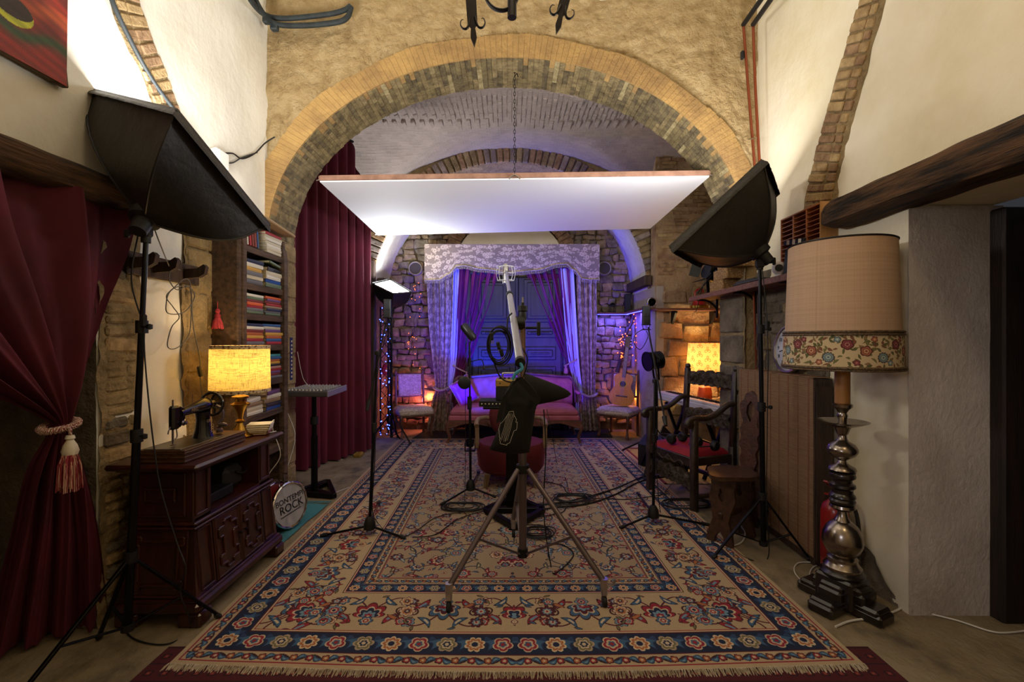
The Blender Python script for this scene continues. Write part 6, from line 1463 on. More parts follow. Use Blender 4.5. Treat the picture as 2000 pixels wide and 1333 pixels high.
def shock(parent, c, r_=.04, m_=None):
    c = Vector(c)
    for z in (-.02, .025): MB().tube([c+Vector((r_*math.cos(a), r_*math.sin(a), z)) for a in [2*PI*i/18 for i in range(18)]], .004, n=5, closed=True).build('shock_mount_ring', m_ or m_rubber, parent)
    mb = MB()
    for i in range(6): a = PI*i/3; mb.tube([c+Vector((r_*math.cos(a), r_*math.sin(a), .025)), c+Vector((r_*.75*math.cos(a+.5), r_*.75*math.sin(a+.5), -.02))], .002, n=4)
    mb.build('elastic', m_ or m_rubber, parent)
# left stand
Y = 3.52; h = F(722, 1022, .10)
t = mic_stand('black microphone stand on the rug in front of the long maroon curtain', h, [F(628, 1052), F(790, 1056), F(740, 985)], P(737, 690, Y), P(717, 800, Y-.1), P(754, 630, Y+.15))
c = P(757, 627, Y+.17); shock(t, c); big_mic('studio_microphone', 'square-bodied studio microphone before the blue lattice column', c+Vector((0, 0, .10)), (0, 0, 1), .15, .03, True)
cable([c+Vector((0, 0, -.03)), c+Vector((-.01, -.02, -.12)), c+Vector((-.05, -.03, -.3))]+[P(735, 760, Y-.02), P(732, 900, Y-.02), P(727, 990, Y-.02), F(735, 1018, .02), F(760, 1042, .02), F(800, 1045, .02), F(850, 1012, .02), F(905, 1000, .02)], 'mic_cable', '', root=t)
# centre stand
h = F(919, 948, .11)
t = mic_stand('black microphone stand beside the red velvet armchair with a round pop filter', h, [F(862, 990), F(968, 975), F(935, 925)], P(917, 668, 4.5), None, None)
big_mic('studio_microphone', 'thick cylindrical microphone tilted on the centre stand', P(915, 649, 4.5), (-.6, .2, .78), .19, .042)
pc_ = P(907, 748, 4.42); M = axes(pc_, (1, 0, 0), (0, 0, 1), (0, -1, 0)); MB().lathe([(0, 0), (.058, 0), (.064, .006), (.058, .01)], n=28, M=M).build('pop_filter', m_mic, t); MB().tube([pc_, P(919, 745, 4.48)], .006, n=6).build('pop_filter_arm', m_rubber, t)
MB().tube(cr([P(917, 708, 4.48), P(930, 704, 4.45), P(940, 703, 4.45), P(944, 710, 4.45), P(945, 717, 4.45)], 5), .005, n=6).build('gooseneck', m_rubber, t); MB().lathe([(.008, 0), (.014, .012), (.01, .03), (0, .034)], c=P(945, 722, 4.45), n=10).build('clip_head', m_mic, t)
MB().tube([P(917, 700, 4.5), P(917, 716, 4.5)], .02, n=10).build('clamp', m_rubber, t); MB().tube([P(917, 775, 4.5), P(917, 800, 4.5)], .022, n=10).build('clamp', m_rubber, t)
cable([P(911, 660, 4.48), P(909, 760, 4.42), P(909, 900, 4.42), F(907, 985, .02), F(905, 1000, .02)], 'mic_cable', '', root=t, r=.003)
# right stand
Y = 3.78; h = F(1276, 1000, .10)
t = mic_stand('black microphone stand at the rug edge before the carved armchair', h, [F(1212, 1036), F(1383, 1030), F(1246, 968)], P(1279, 745, Y), P(1300, 830, Y-.35), P(1266, 640, Y+.35))
c = P(1262, 640, Y+.38); shock(t, c); big_mic('studio_microphone', 'square-bodied studio microphone above the spotlight and guitar', c+Vector((0, 0, .11)), (0, 0, 1), .17, .034, True)
cable([c+Vector((0, 0, -.03)), c+Vector((.01, -.02, -.09)), c+Vector((-.06, -.03, -.20)), c+Vector((-.12, -.03, -.14)), c+Vector((-.10, -.02, -.06)), c+Vector((-.02, -.02, -.01))], 'mic_cable', '', root=t)
cable([P(1268, 660, Y+.3), P(1284, 760, Y), P(1282, 900, Y-.02), F(1290, 1000, .02), F(1300, 960, .02), F(1330, 930, .02)], 'mic_cable', '', root=t)
# --- fresnel spotlight on its stand
Y = 4.95; q = P(1275, 705, Y); sp = thing('spotlight', 'black theatre spotlight on a tripod between the guitar chair and armchair', 'spotlight', (q.x+.03, q.y, 0))
Ms = axes(q, (.25, -.97, 0), (0, 0, 1), (-.97, -.25, 0)) @ Matrix.Rotation(.12, 4, 'X')
MB().lathe([(0, -.12), (.06, -.115), (.085, -.09), (.09, -.03), (.08, -.01), (.095, 0), (.10, .05), (.098, .07)], n=24, M=Ms).build('housing', m_blackm, sp, smooth=50)
MB().lathe([(0, .058), (.09, .05)], n=24, M=Ms).build('lens', mat('dark_lens', '#101018', r=.05), sp); MB().lathe([(.098, .06), (.108, .06), (.108, .075), (.098, .075)], n=24, M=Ms, cap=False).build('gel_frame', m_blackm, sp)
for a in range(4): MB().lathe([(.088, -.095+a*.02), (.096, -.092+a*.02), (.088, -.086+a*.02)], n=20, M=Ms, cap=False).build('cooling_fin', m_blackm, sp)
for s_ in (-1, 1): MB().beam(q+Vector((.02, s_*.11, 0)), q+Vector((.04, s_*.08, -.2)), .02, .006).build('yoke_arm', m_blackm, sp); MB().tube([q+Vector((.02, s_*.10, 0)), q+Vector((.02, s_*.135, 0))], .016, n=10).build('knob', m_rubber, sp)
MB().beam(q+Vector((.04, -.08, -.2)), q+Vector((.04, .08, -.2)), .02, .008).build('yoke_bar', m_blackm, sp)
bx = Vector((q.x+.04, q.y, 0)); MB().tube([bx+Vector((0, 0, .1)), bx+Vector((0, 0, q.z-.2))], .015, n=10).build('pole', m_blackm, sp)
for k in range(3): a = PI/2+.3+2*PI*k/3; MB().beam(bx+Vector((0, 0, .5)), bx+Vector((.3*math.cos(a), .3*math.sin(a), .02)), .018, .012).build('leg', m_blackm, sp)
light('SPOT', q+Vector((-.12, .0, .01)), 60, (.2, .12, 1), .06, target=(.2, 7.3, 1.6), spot=60, blend=.7, name='blue_spotlight')
# --- red velvet armchair
m_redv = mat('crimson_velvet', '#5e0a16', '#4a0810', sc=4, r=.7, sheen=.8); m_bleach = mat('bleached_wood', '#8d7358', '#6d563f', sc=10, r=.6, stretch=(3, 3, .5))
ra = thing('red_armchair', 'round crimson velvet armchair with pale bentwood arms behind the boom stand', 'armchair', (-.01, 4.72, 0)); cx, cy = -.01, 4.72
def octo(r_, k=8): return [(r_*math.cos(2*PI*(i+.5)/k), r_*math.sin(2*PI*(i+.5)/k)) for i in range(k)]
mb = MB(); mb.lathe([(0, .12), (.30, .125), (.34, .16), (.355, .3), (.35, .385), (.33, .415), (.2, .432), (0, .44)], c=(cx, cy, 0), n=12); mb.build('seat', m_redv, ra, smooth=35)
mb = MB(); M = axes((cx, cy+.30, .62), (1, 0, 0), (0, .12, .99), (0, -.99, .12)); mb.lathe([(0, -.05), (.2, -.045), (.245, -.01), (.24, .03), (.2, .055), (0, .065)], n=36, M=M); mb.build('backrest', m_redv, ra, smooth=60)
for s_ in (-1, 1):
    mb = MB(); mb.tube(cr([(cx+s_*.14, cy+.36, .56), (cx+s_*.27, cy+.27, .61), (cx+s_*.345, cy+.1, .62), (cx+s_*.355, cy-.05, .60), (cx+s_*.35, cy-.09, .585)], 6), .024, n=8); mb.build('arm', m_bleach, ra, smooth=60)
    MB().beam((cx+s_*.345, cy-.06, .35), (cx+s_*.35, cy-.06, .60), .042, .03, b=.006).build('arm_post', m_bleach, ra)
    for y in (-.25, .25): MB().tube([(cx+s_*.23, cy+y, .14), (cx+s_*.25, cy+y*1.05, .0)], [.03, .022], n=8).build('leg', m_bleach, ra)
MB().tube([(cx, cy-.355+.002, .13), (cx, cy-.357, .40)], .004, n=5).build('seam', mat('red_seam', '#8f1420', r=.6), ra)
# --- preamp units on a pole stand
pa = thing('pole_stand', 'black pole stand with triangular foot behind the boom tripod', 'stand', (.0, 3.85, 0)); q = Vector((-.01, 3.85, 0))
MB().box((.0, 3.88, .465), (.10, .08, .86), b=.01).build('pole', m_blackm, pa)
tri = [Vector((-.22, 3.80, .042)), Vector((.26, 3.80, .042)), Vector((.02, 3.45, .042)), Vector((.02, 4.1, .042))]
for a, b in ((0, 1), (0, 2), (1, 2), (0, 3), (1, 3)): MB().beam(tri[a], tri[b], .05, .04, b=.004).build('foot_bar', m_blackm, pa)
MB().box((-.02, 3.88, .895), (.44, .26, .018), b=.004).build('tray', m_blackm, pa)
ru = thing('rack_unit', 'slim black rack unit with tiny lights on the pole stand tray', 'audio unit', (-.12, 3.85, .905)); MB().box((-.13, 3.88, .929), (.28, .22, .044), b=.003).build('chassis', m_rubber, ru)
MB().box((-.13, 3.766, .929), (.285, .004, .044)).build('front_panel', m_mic, ru)
for k in range(7): MB().lathe([(.006, 0), (.005, .008), (0, .009)], n=8, M=axes((-.25+k*.03, 3.764, .929), (1, 0, 0), (0, 0, 1), (0, -1, 0))).build('knob', m_ivory, ru)
MB().box((-.05, 3.762, .932), (.012, .003, .008)).build('indicator', mat('amber_led', '#ffd24a', emit='#ffd24a', es=4), ru); 
ga = thing('preamp', 'small amplifier with gold control panel and carry handle standing above the rack unit', 'amplifier', (0.0, 3.9, .95)); m_goldp = mat('gold_panel', '#b08d4e', r=.35, m=.6)
MB().box((.015, 3.9, 1.01), (.30, .22, .115), b=.006).build('cabinet', m_rubber, ga); MB().box((.015, 3.9, 1.098), (.305, .225, .06), b=.006).build('control_panel', m_goldp, ga)
for k in range(7): MB().lathe([(.010, 0), (.009, .014), (0, .016)], n=10, M=Matrix.Translation((-.10+k*.037, 3.86, 1.128))).build('knob', m_rubber, ga)
for k in range(3): MB().lathe([(.006, 0), (0, .004)], n=8, M=axes((-.10+k*.09, 3.786, 1.098), (1, 0, 0), (0, 0, 1), (0, -1, 0))).build('jack', m_rubber, ga)
MB().tube(cr([(-.08, 3.9, 1.128), (-.08, 3.9, 1.165), (-.06, 3.9, 1.175), (.06, 3.9, 1.175), (.09, 3.9, 1.165), (.09, 3.9, 1.128)], 4), .008, n=8).build('handle', m_silver, ga)
# --- boom tripod
bt = thing('boom_tripod', 'large silver boom tripod on castors in the middle of the Persian rug', 'boom stand', (.066, 2.8, 0))
cx, cy = .066, 2.80; feet = [F(877, 1196), F(1180, 1186), F(1003, 1050)]
MB().tube([(cx, cy, .15), (cx, cy, .95)], .024, n=18).build('lower_column', m_steelpaint, bt); MB().tube([(cx, cy, .9), (cx, cy, 1.60)], .0175, n=16).build('upper_column', mat('tan_tube', '#8d7468', r=.3, m=.7), bt)
MB().tube([(cx, cy, .64), (cx, cy, .69)], .04, n=16).build('hub', m_rubber, bt); MB().tube([(cx, cy, .125), (cx, cy, .175)], .032, n=16).build('lower_collar', m_rubber, bt)
for f_ in feet:
    d = (Vector((f_.x, f_.y, 0))-Vector((cx, cy, 0))).normalized(); a = Vector((cx, cy, .665))+d*.04; b = f_-d*.0+Vector((0, 0, .135))
    l = MB().tube([a, b], .0165, n=12).build('leg', m_steelpaint, bt); m0 = a.lerp(b, .62); MB().beam(Vector((cx, cy, .15))+d*.03, m0, .024, .012, b=.003).build('brace', m_steelpaint, bt)
    MB().tube([b+Vector((0, 0, .02)), b-Vector((0, 0, .03))], .021, n=12).build('leg_socket', m_silver, l)
    MB().box(b-Vector((0, 0, .05)), (.034, .034, .05), b=.008).build('castor_housing', m_silver, l)
    w_ = MB(); side = Vector((1, 0, 0)); M = axes(f_+Vector((0, -.005, .031)), (0, 1, 0), (0, 0, 1), (1, 0, 0)); w_.lathe([(0, -.012), (.026, -.012), (.031, -.006), (.031, .006), (.026, .012), (0, .012)], n=20, M=M); w_.build('castor_wheel', m_rubber, l)
    MB().tube(cr([b+Vector((.02, 0, -.02)), b+Vector((.045, -.01, -.01)), b+Vector((.06, -.01, .02))], 4), .006, n=6).build('brake_lever', m_silver, l)
piv = Vector((.025, 2.78, 1.59)); e0 = P(1016, 708, 2.08); e1 = P(988, 527, 4.55)
MB().tube([e0, e0.lerp(e1, .55)], .021, n=16).build('boom_tube', mat('boom_alloy', '#a8a49c', r=.35, m=.6), bt); MB().tube([e0.lerp(e1, .5), e1], .0155, n=14).build('boom_extension', m_silver, bt)
j = e0.lerp(e1, .55); MB().tube([j-(e1-e0)*.012, j+(e1-e0)*.012], .027, n=14).build('locking_ring', m_rubber, bt); MB().tube([e0-(e1-e0)*.003, e0+(e1-e0)*.008], .024, n=14).build('end_cap', m_rubber, bt)
mb = MB(); mb.box((cx-.025, 2.79, 1.56), (.075, .06, .08), b=.015).lathe([(0, -.03), (.03, -.028), (.032, .028), (0, .03)], n=16, M=axes((cx-.015, 2.78, 1.56), (0, 1, 0), (0, 0, 1), (1, 0, 0))); mb.build('pivot_head', m_rubber, bt)
MB().lathe([(.022, 0), (.024, .03), (.02, .05), (.03, .055), (.03, .085), (.012, .09), (.012, .105), (0, .11)], c=(cx, 2.8, 1.58), n=16).build('top_knob', m_rubber, bt); MB().tube([(cx, 2.8, 1.68), (cx, 2.8, 1.72)], .006, n=8).build('spigot', m_silver, bt)
MB().tube([(cx+.02, 2.79, 1.53), (cx+.09, 2.76, 1.53)], .008, n=8).box((cx+.095, 2.76, 1.525), (.022, .03, .085), b=.005).build('side_handle', m_rubber, bt)
MB().tube(cr([e0, e0+Vector((.008, -.01, -.03)), e0+Vector((-.02, -.01, -.05)), e0+Vector((-.035, -.01, -.08))], 5), .008, n=8).build('rope_end', mat('blue_rope', '#3f9ac9', r=.6), bt)
MB().tube(cr([e0+Vector((-.012, 0, -.05)), e0+Vector((.0, 0, -.09)), e0+Vector((-.02, 0, -.1)), e0+Vector((-.02, 0, -.07))], 5), .004, n=6).build('hook', m_silver, bt)
m_wmesh = mat('white_wire', '#cfd0d6', r=.4); c = e1+Vector((-.0, -.1, -.05))
cg = thing('shock_mount', 'white wire shock mount cage at the far tip of the boom', 'microphone mount', c)
for z in (-.09, 0, .08):
    MB().tube([c+Vector((.08*math.cos(a), .05*math.sin(a), z*.8)) for a in [2*PI*i/20 for i in range(20)]], .004, n=5, closed=True).build('ring', m_wmesh, cg)
for i in range(8): a = 2*PI*i/8; MB().tube(cr([c+Vector((.08*math.cos(a), .05*math.sin(a), -.07)), c+Vector((.092*math.cos(a), .06*math.sin(a), 0)), c+Vector((.08*math.cos(a), .05*math.sin(a), .065))], 4), .003, n=4).build('rib', m_wmesh, cg)
MB().lathe([(0, -.1), (.028, -.1), (.03, .06), (.02, .09), (0, .095)], c=c, n=16).build('core', m_silver, cg)
# coiled cables hanging at the boom head
cc_ = P(974, 678, 2.72)
coil = thing('cable_coil', 'black cable coil with plugs hanging from the boom pivot', 'cable', cc_)
for i in range(5):
    r1 = .062+.005*i; o_ = Vector((random.uniform(-.012, .012), random.uniform(-.02, .02), random.uniform(-.015, .015)+.01))
    MB().tube([cc_+o_+Vector((r1*.92*math.cos(a), .02*math.sin(a+i), r1*1.45*math.sin(a)-.0)) for a in [2*PI*k/30 for k in range(30)]], .0042, n=6, closed=True).build('loop', m_rubber, coil)
MB().tube(cr([cc_+Vector((.05, 0, .09)), P(992, 622, 2.75), P(1000, 612, 2.76)], 5), .005, n=6).build('hanging_end', m_rubber, coil)
MB().tube(cr([cc_+Vector((-.065, 0, -.0)), P(962, 700, 2.72), P(980, 740, 2.74), P(1015, 745, 2.72), P(1030, 705, 2.7), P(1020, 680, 2.7)], 6), .0045, n=6).build('hanging_end', m_rubber, coil)
for u, v in ((972, 668), (978, 682), (958, 650)):
    q = P(u, v, 2.66); p_ = MB().beam(q, q+Vector((.01, 0, -.045)), .022, .022, b=.006).build('plug', m_rubber, coil)
    for s_ in (-.005, .006): MB().tube([q+Vector((.01+s_, 0, -.045)), q+Vector((.012+s_, 0, -.065))], .0022, n=6).build('pin', m_silver, p_)
# --- black bag with embroidered emblem hanging from the boom
bgc = P(1010, 742, 2.08); bag = thing('sandbag', 'black counterweight bag with white line emblem hung on the boom end', 'bag', bgc)
YB = 2.06
def bpt(u, v, d=0): return P(u, v, YB)+Vector((0, d, 0))
L_e = [(1000, 745), (985, 772), (982, 800), (972, 840), (956, 878)]; R_e = [(1030, 745), (1050, 772), (1046, 800), (1040, 842), (1034, 884)]
Lc = cr([(a, b, 0) for a, b in L_e], 8); Rc = cr([(a, b, 0) for a, b in R_e], 8); n = len(Lc)-1
def fbag(a, b, s_=1):
    i = min(int(b*n), n-1); q = b*n-i; l = Lc[i].lerp(Lc[i+1], q); r = Rc[i].lerp(Rc[i+1], q); k = l.lerp(r, a)
    v = k.y+4*math.sin(PI*a)*b**4; e = max(0, math.sin(PI*a))**.5*(.35+.65*min(1, b*2.5))*(1-b**12*.7)
    p = bpt(k.x, v); p.y -= s_*(.055*e+.008*fx((a*3, b*3, s_), 1, 4)*e+.01*math.sin(a*9+b*3)*e*(1-b)); return p
mb = MB(); mb.grid(24, 34, lambda a, b: fbag(a, b, 1)); mb.grid(24, 34, lambda a, b: fbag(a, b, -1)); m_bag = mat('matte_black_canvas', '#0b0c0e', '#070809', sc=30, r=.85, bump=.25, bs=200, bd=.003); mb.build('front_pouch', m_bag, bag, smooth=70)
def lobe(a, b):   # second pouch that sticks out to the side
    t = a; u = 1025+90*t; hw = (30*(1-t)**.65+1); v = 762+8*t; ph = 2*PI*b; p = P(u, v, YB+.06+.10*t); return p+Vector((0, .055*(1-t)**.6*math.cos(ph), hw/FPX*YB*math.sin(ph)*1.1))
mb = MB(); mb.grid(20, 20, lobe, closeu=False); mb.build('side_pouch', m_bag, bag, smooth=60)
mb = MB()
for s_, pts in ((0, [(1010, 738), (1000, 752), (985, 775), (978, 800), (974, 820)]), (1, [(1012, 738), (1026, 752), (1042, 772), (1048, 782), (1036, 800)])):
    c_ = cr([bpt(u, v, -.065) for u, v in pts], 5); mb = MB(); vs = []
    for p in c_: vs += [p+Vector((-.010, -.004, -.006)), p+Vector((.014, -.004, .010)), p+Vector((.014, .0, .010)), p+Vector((-.010, 0, -.006))]
    fs = []
    for i in range(len(c_)-1): fs += [[i*4+k, i*4+(k+1) % 4, i*4+4+(k+1) % 4, i*4+4+k] for k in range(4)]
    mb.add(vs, fs); mb.build('strap', m_bag, bag)
m_emb = mat('white_embroidery', '#c9c9c4', r=.7)
def onbag(u, v):
    i = [(k.y) for k in Lc]; b = (v-745)/(878-745); b = max(0, min(1, b)); k = min(int(b*n), n-1); l = Lc[k]; r = Rc[k]; a = (u-l.x)/(r.x-l.x); return fbag(max(.02, min(.98, a)), b, 1)+Vector((0, -.003, 0))
def estroke(pts, closed=False, w_=.0011):
    out = []
    for (a, b), (c_, d) in zip(pts, pts[1:]+([pts[0]] if closed else [])):
        for t in range(4): out.append(onbag(a+(c_-a)*t/4, b+(d-b)*t/4))
    if not closed: out.append(onbag(*pts[-1]))
    return MB().tube(out, w_, n=5, closed=closed)
em = estroke([(995, 813), (1003, 812), (1004, 818), (1009, 825), (1008, 829), (1011, 828), (1009, 840), (1004, 841), (996, 858), (992, 860), (990, 862), (979, 861), (977, 852), (975, 843), (972, 841), (974, 834), (981, 832), (992, 819)], True).build('emblem', m_emb, bag)
for k in range(6):
    dx = k*2.7; estroke([(992+dx*.9, 815+abs(k-2.5)*1.2), (979+dx*.95, 858-abs(k-2.5)*1.0)], w_=.0008).build('emblem_line', m_emb, em)
# --- loose cables on the rug
random.seed(21)
def floor_cable(uv, label, r=.0042, wob=.02):
    pts = []
    for i, (u, v) in enumerate(uv): p = F(u, v, .02); pts.append(p+Vector((random.uniform(-wob, wob), random.uniform(-wob, wob), 0)))
    return cable(pts, 'floor_cable', label, m_rubber, r=r)
def coil_f(u, v, rx, ry, n, label, cat='cable'):
    c_ = F(u, v, .02); t = thing('cable_coil', label, cat, c_)
    for i in range(n):
        o_ = Vector((random.uniform(-.03, .03), random.uniform(-.03, .03), .003*i)); s_ = random.uniform(.7, 1.1)
        MB().tube([c_+o_+Vector((rx*s_*math.cos(a)*(1+.1*math.sin(2*a+i)), ry*s_*math.sin(a), .004*math.sin(3*a))) for a in [2*PI*k/30 for k in range(30)]], .0045, n=5, closed=True).build('loop', m_rubber, t)
coil_f(905, 990, .17, .11, 6, 'black cable coil on the rug at the foot of the centre microphone stand'); coil_f(1050, 1040, .10, .10, 6, 'black cable coil on the rug behind the boom tripod column'); coil_f(1120, 975, .16, .12, 5, 'tangle of black cable on the rug beside the boom tripod'); coil_f(1345, 985, .2, .12, 4, 'tangle of black cable under the carved armchair')
floor_cable([(800, 1050), (850, 1045), (890, 1015), (940, 1000), (1000, 990), (1060, 986), (1120, 980), (1180, 962), (1262, 928)], 'black cable crossing the rug from the maroon side to the armchair')
floor_cable([(1020, 1000), (1090, 992), (1150, 985), (1200, 965), (1240, 945), (1290, 930)], 'thick black cable on the rug, the nearer of the bundle', .007)
floor_cable([(1000, 985), (1080, 985), (1140, 972), (1200, 955), (1250, 935), (1285, 925)], 'thick black cable on the rug, the farther of the bundle', .006)
floor_cable([(1050, 1010), (1100, 1000), (1115, 985), (1160, 975), (1230, 975), (1300, 965)], 'black cable looping beneath the boom tripod leg')
floor_cable([(1062, 940), (1100, 950), (1108, 965), (1150, 975), (1120, 990), (1060, 985)], 'black cable curling behind the tripod leg')
cable([P(1062, 800, 2.9), P(1066, 880, 2.9), P(1062, 1000, 2.9), F(1075, 1100, .03), F(1085, 1120, .02), F(1120, 1085, .02), F(1100, 1065, .02), F(1070, 1062, .02)], 'hanging_cable', 'black cable falling from the bag to the rug and curving back', r=.004)
cable([P(1068, 800, 4.2), P(1080, 860, 4.2), F(1088, 905, .02), F(1106, 940, .02), F(1110, 965, .02)], 'hanging_cable', 'thin black cable trailing down beside the red armchair', r=.003)
floor_cable([(1280, 905), (1330, 940), (1350, 965), (1400, 985), (1450, 1000), (1425, 1015)], 'black cable running under the carved armchair and stool')
# ================= right side
# --- carved armchair (throne)
m_carv = mat('dark_carved_oak', '#3a2a1e', '#211710', sc=10, r=.4, bump=.4, bs=40, coat=.2); m_carvg = mat('grey_brown_carving', '#4e4033', '#2a2018', sc=30, r=.5, bump=.8, bs=50)
m_redc = mat('red_velvet', '#960d20', '#7d0a1a', sc=3, r=.7, sheen=.5)
fl, fr = Vector((1.33, 4.43, 0)), Vector((1.54, 3.86, 0)); fc0 = (fl+fr)/2; face = Vector((-.94, -.345, 0)).normalized(); cen = fc0-face*.22; th = math.atan2(face.x, -face.y)
tc = thing('carved_armchair', 'dark carved wooden armchair with red velvet seat by the stone pier', 'chair', cen, th)
W = .30
def L(name, mb, m_, p=tc, sm=45): return mb.build(name, m_, p, world=False, smooth=sm)
for s_ in (-1, 1):
    L('front_leg', MB().box((s_*W, -.21, .39), (.06, .055, .78), b=.008), m_carv)
    L('back_post', MB().beam((s_*W, .21, 0), (s_*W, .21, .52), .055, .05, b=.006).beam((s_*W, .21, .5), (s_*W, .25, 1.18), .052, .045, b=.006).box((s_*W, .252, 1.2), (.05, .05, .05), b=.015), m_carv)
    pts = [(s_*W, .24, .90), (s_*W, .15, .885), (s_*W, .03, .815), (s_*W, -.08, .785), (s_*W, -.2, .79), (s_*W, -.27, .775), (s_*W, -.285, .74), (s_*W, -.255, .725)]
    mb = MB().tube(cr(pts, 5), .03, n=10, flat=.8); mb.lathe([(0, -.032), (.028, -.03), (.028, .03), (0, .032)], n=14, M=axes((s_*W, -.262, .745), (0, 1, 0), (0, 0, 1), (1, 0, 0))); L('arm', mb, m_carv, sm=60)
    L('side_rail', MB().box((s_*W, 0, .42), (.035, .38, .07), b=.005), m_carv); L('stretcher', MB().box((s_*W, 0, .12), (.03, .40, .035), b=.004), m_carv)
def S(a, b): x = 2*a-1; y = 2*b-1; e = max(0, (1-x**6)*(1-y**6))**.4; return (x*(W-.025), y*.21, .45+.06*e)
mb = MB(); mb.grid(18, 16, S); mb.box((0, 0, .44), (2*W-.05, .41, .04), b=.01); L('seat_cushion', mb, m_redc, sm=60)
def carved(z0, z1, y, seed, wid=2*W-.05, top=True):
    nx, nz = 70, 16
    def f(a, b):
        x = -wid/2+wid*a; up = .5+.5*math.sin(PI*a); zt = z1-(1-up)*(z1-z0)*.35+.012*math.sin(a*PI*9); zb = z0+.012*abs(math.sin(a*PI*7))
        z = zb+(zt-zb)*b; rel = .014*math.sin(14*PI*abs(a-.5)+5*b)*math.sin(PI*b)+.01*fx((abs(x)*22, 0, z*22), 1, seed); return (x, y-.018-rel, z)
    mb = MB(); mb.grid(nx, nz, f); mb.grid(nx, 1, lambda a, b: Vector(f(a, b))+Vector((0, .05-(f(a, b)[1]-y+.018), 0))); mb.grid(nx, 1, lambda a, b: Vector(f(a, 1))+Vector((0, .05*b, 0))); mb.grid(nx, 1, lambda a, b: Vector(f(a, 0))+Vector((0, .05*b, 0))); return mb
for nm, z0, z1, y, sd in (('crest_rail', 1.02, 1.16, .24, 1), ('back_rail', .66, .80, .215, 2), ('front_stretcher', .18, .33, -.21, 4)):
    o = L(nm, carved(z0, z1, y, sd), m_carvg, sm=70)
    mb = MB()
    for s_ in (-1, 1):
        for k in range(3):
            cx_ = s_*(.06+.075*k); zc = (z0+z1)/2+.008*(k % 2)
            mb.tube(cr([(cx_+s_*(.035-.032*i/14)*math.cos(i*.55), y-.036, zc+(.035-.032*i/14)*math.sin(i*.55)*.8) for i in range(15)], 2), .0045, n=5)
    for k in range(7): a = PI*(.15+.7*k/6); mb.tube([(0, y-.03, zc-.03), (.04*math.cos(a), y-.04, zc-.03+.07*math.sin(a))], [.003, .008], n=5)
    mb.build('scrollwork', m_carvg, o, world=False, smooth=60)
o = L('front_rail', MB().box((0, -.215, .41), (2*W-.05, .03, .08), b=.005), m_carv); mb = MB()
for s_ in (-1, 1): mb.tube(cr([(s_*.02, -.235, .40), (s_*.08, -.235, .37), (s_*.15, -.235, .40), (s_*.19, -.235, .38), (s_*.17, -.235, .36)], 5), .006, n=5)
for k in range(5): a = PI*(.1+.8*k/4); mb.tube([(0, -.235, .37), (.035*math.cos(a), -.24, .37+.05*math.sin(a))], [.003, .008], n=5)
mb.build('shell_carving', m_carvg, o, world=False)
L('back_stretcher', MB().box((0, .21, .2), (2*W, .03, .04), b=.005), m_carv)
# headphones lying on the seat and a black spotlight-like lens on the other side
def headphones(loc, rz, label):
    t = thing('headphones', label, 'headphones', loc, rz)
    for s_ in (-1, 1):
        M = axes((s_*.075, 0, .045), (0, 1, 0), (0, 0, 1), (s_, 0, 0)); MB().lathe([(0, .035), (.035, .034), (.044, .02), (.045, -.005), (.03, -.02), (0, -.015)], n=20, M=M).build('ear_cup', m_rubber, t, world=False, smooth=50)
    MB().tube(cr([(-.08, 0, .05), (-.085, .09, .05), (-.05, .16, .05), (0, .18, .05), (.05, .16, .05), (.085, .09, .05), (.08, 0, .05)], 5), .009, n=8, flat=.6).build('headband', m_rubber, t, world=False)
c = P(1330, 845, 4.25); headphones((1.53, 4.22, .505), .6, 'black headphones resting on the red velvet seat')
headphones((1.70, 3.98, .505), 2.1, 'second black headphones tucked under the armrest of the carved armchair')
# floor monitor wedge behind the armchair
wd = thing('stage_monitor', 'black wedge stage monitor on the straw mat behind the armchair', 'speaker', (1.72, 5.25, 0))
M = axes((1.72, 5.25, .0), (.8, .6, 0), (0, 0, 1), (.6, -.8, 0)); MB().prism([(-.2, .02), (.17, .02), (.22, .16), (-.06, .36), (-.2, .26)], .34, M).build('cabinet', m_rubber, wd); MB().beam(M @ Vector((.2, .17, 0)), M @ Vector((-.05, .35, 0)), .30, .012, up=(.6, -.8, 0)).build('grille', mat('blue_black_mesh', '#1a1e30', r=.5), wd)
one(MB().beam(F(1215, 880, .02), F(1262, 858, .14), .02, .02, b=.004), 'tripod_foot', m_blackm, 'dark stand foot jutting beside the guitar chair over the straw mat', 'stand foot')
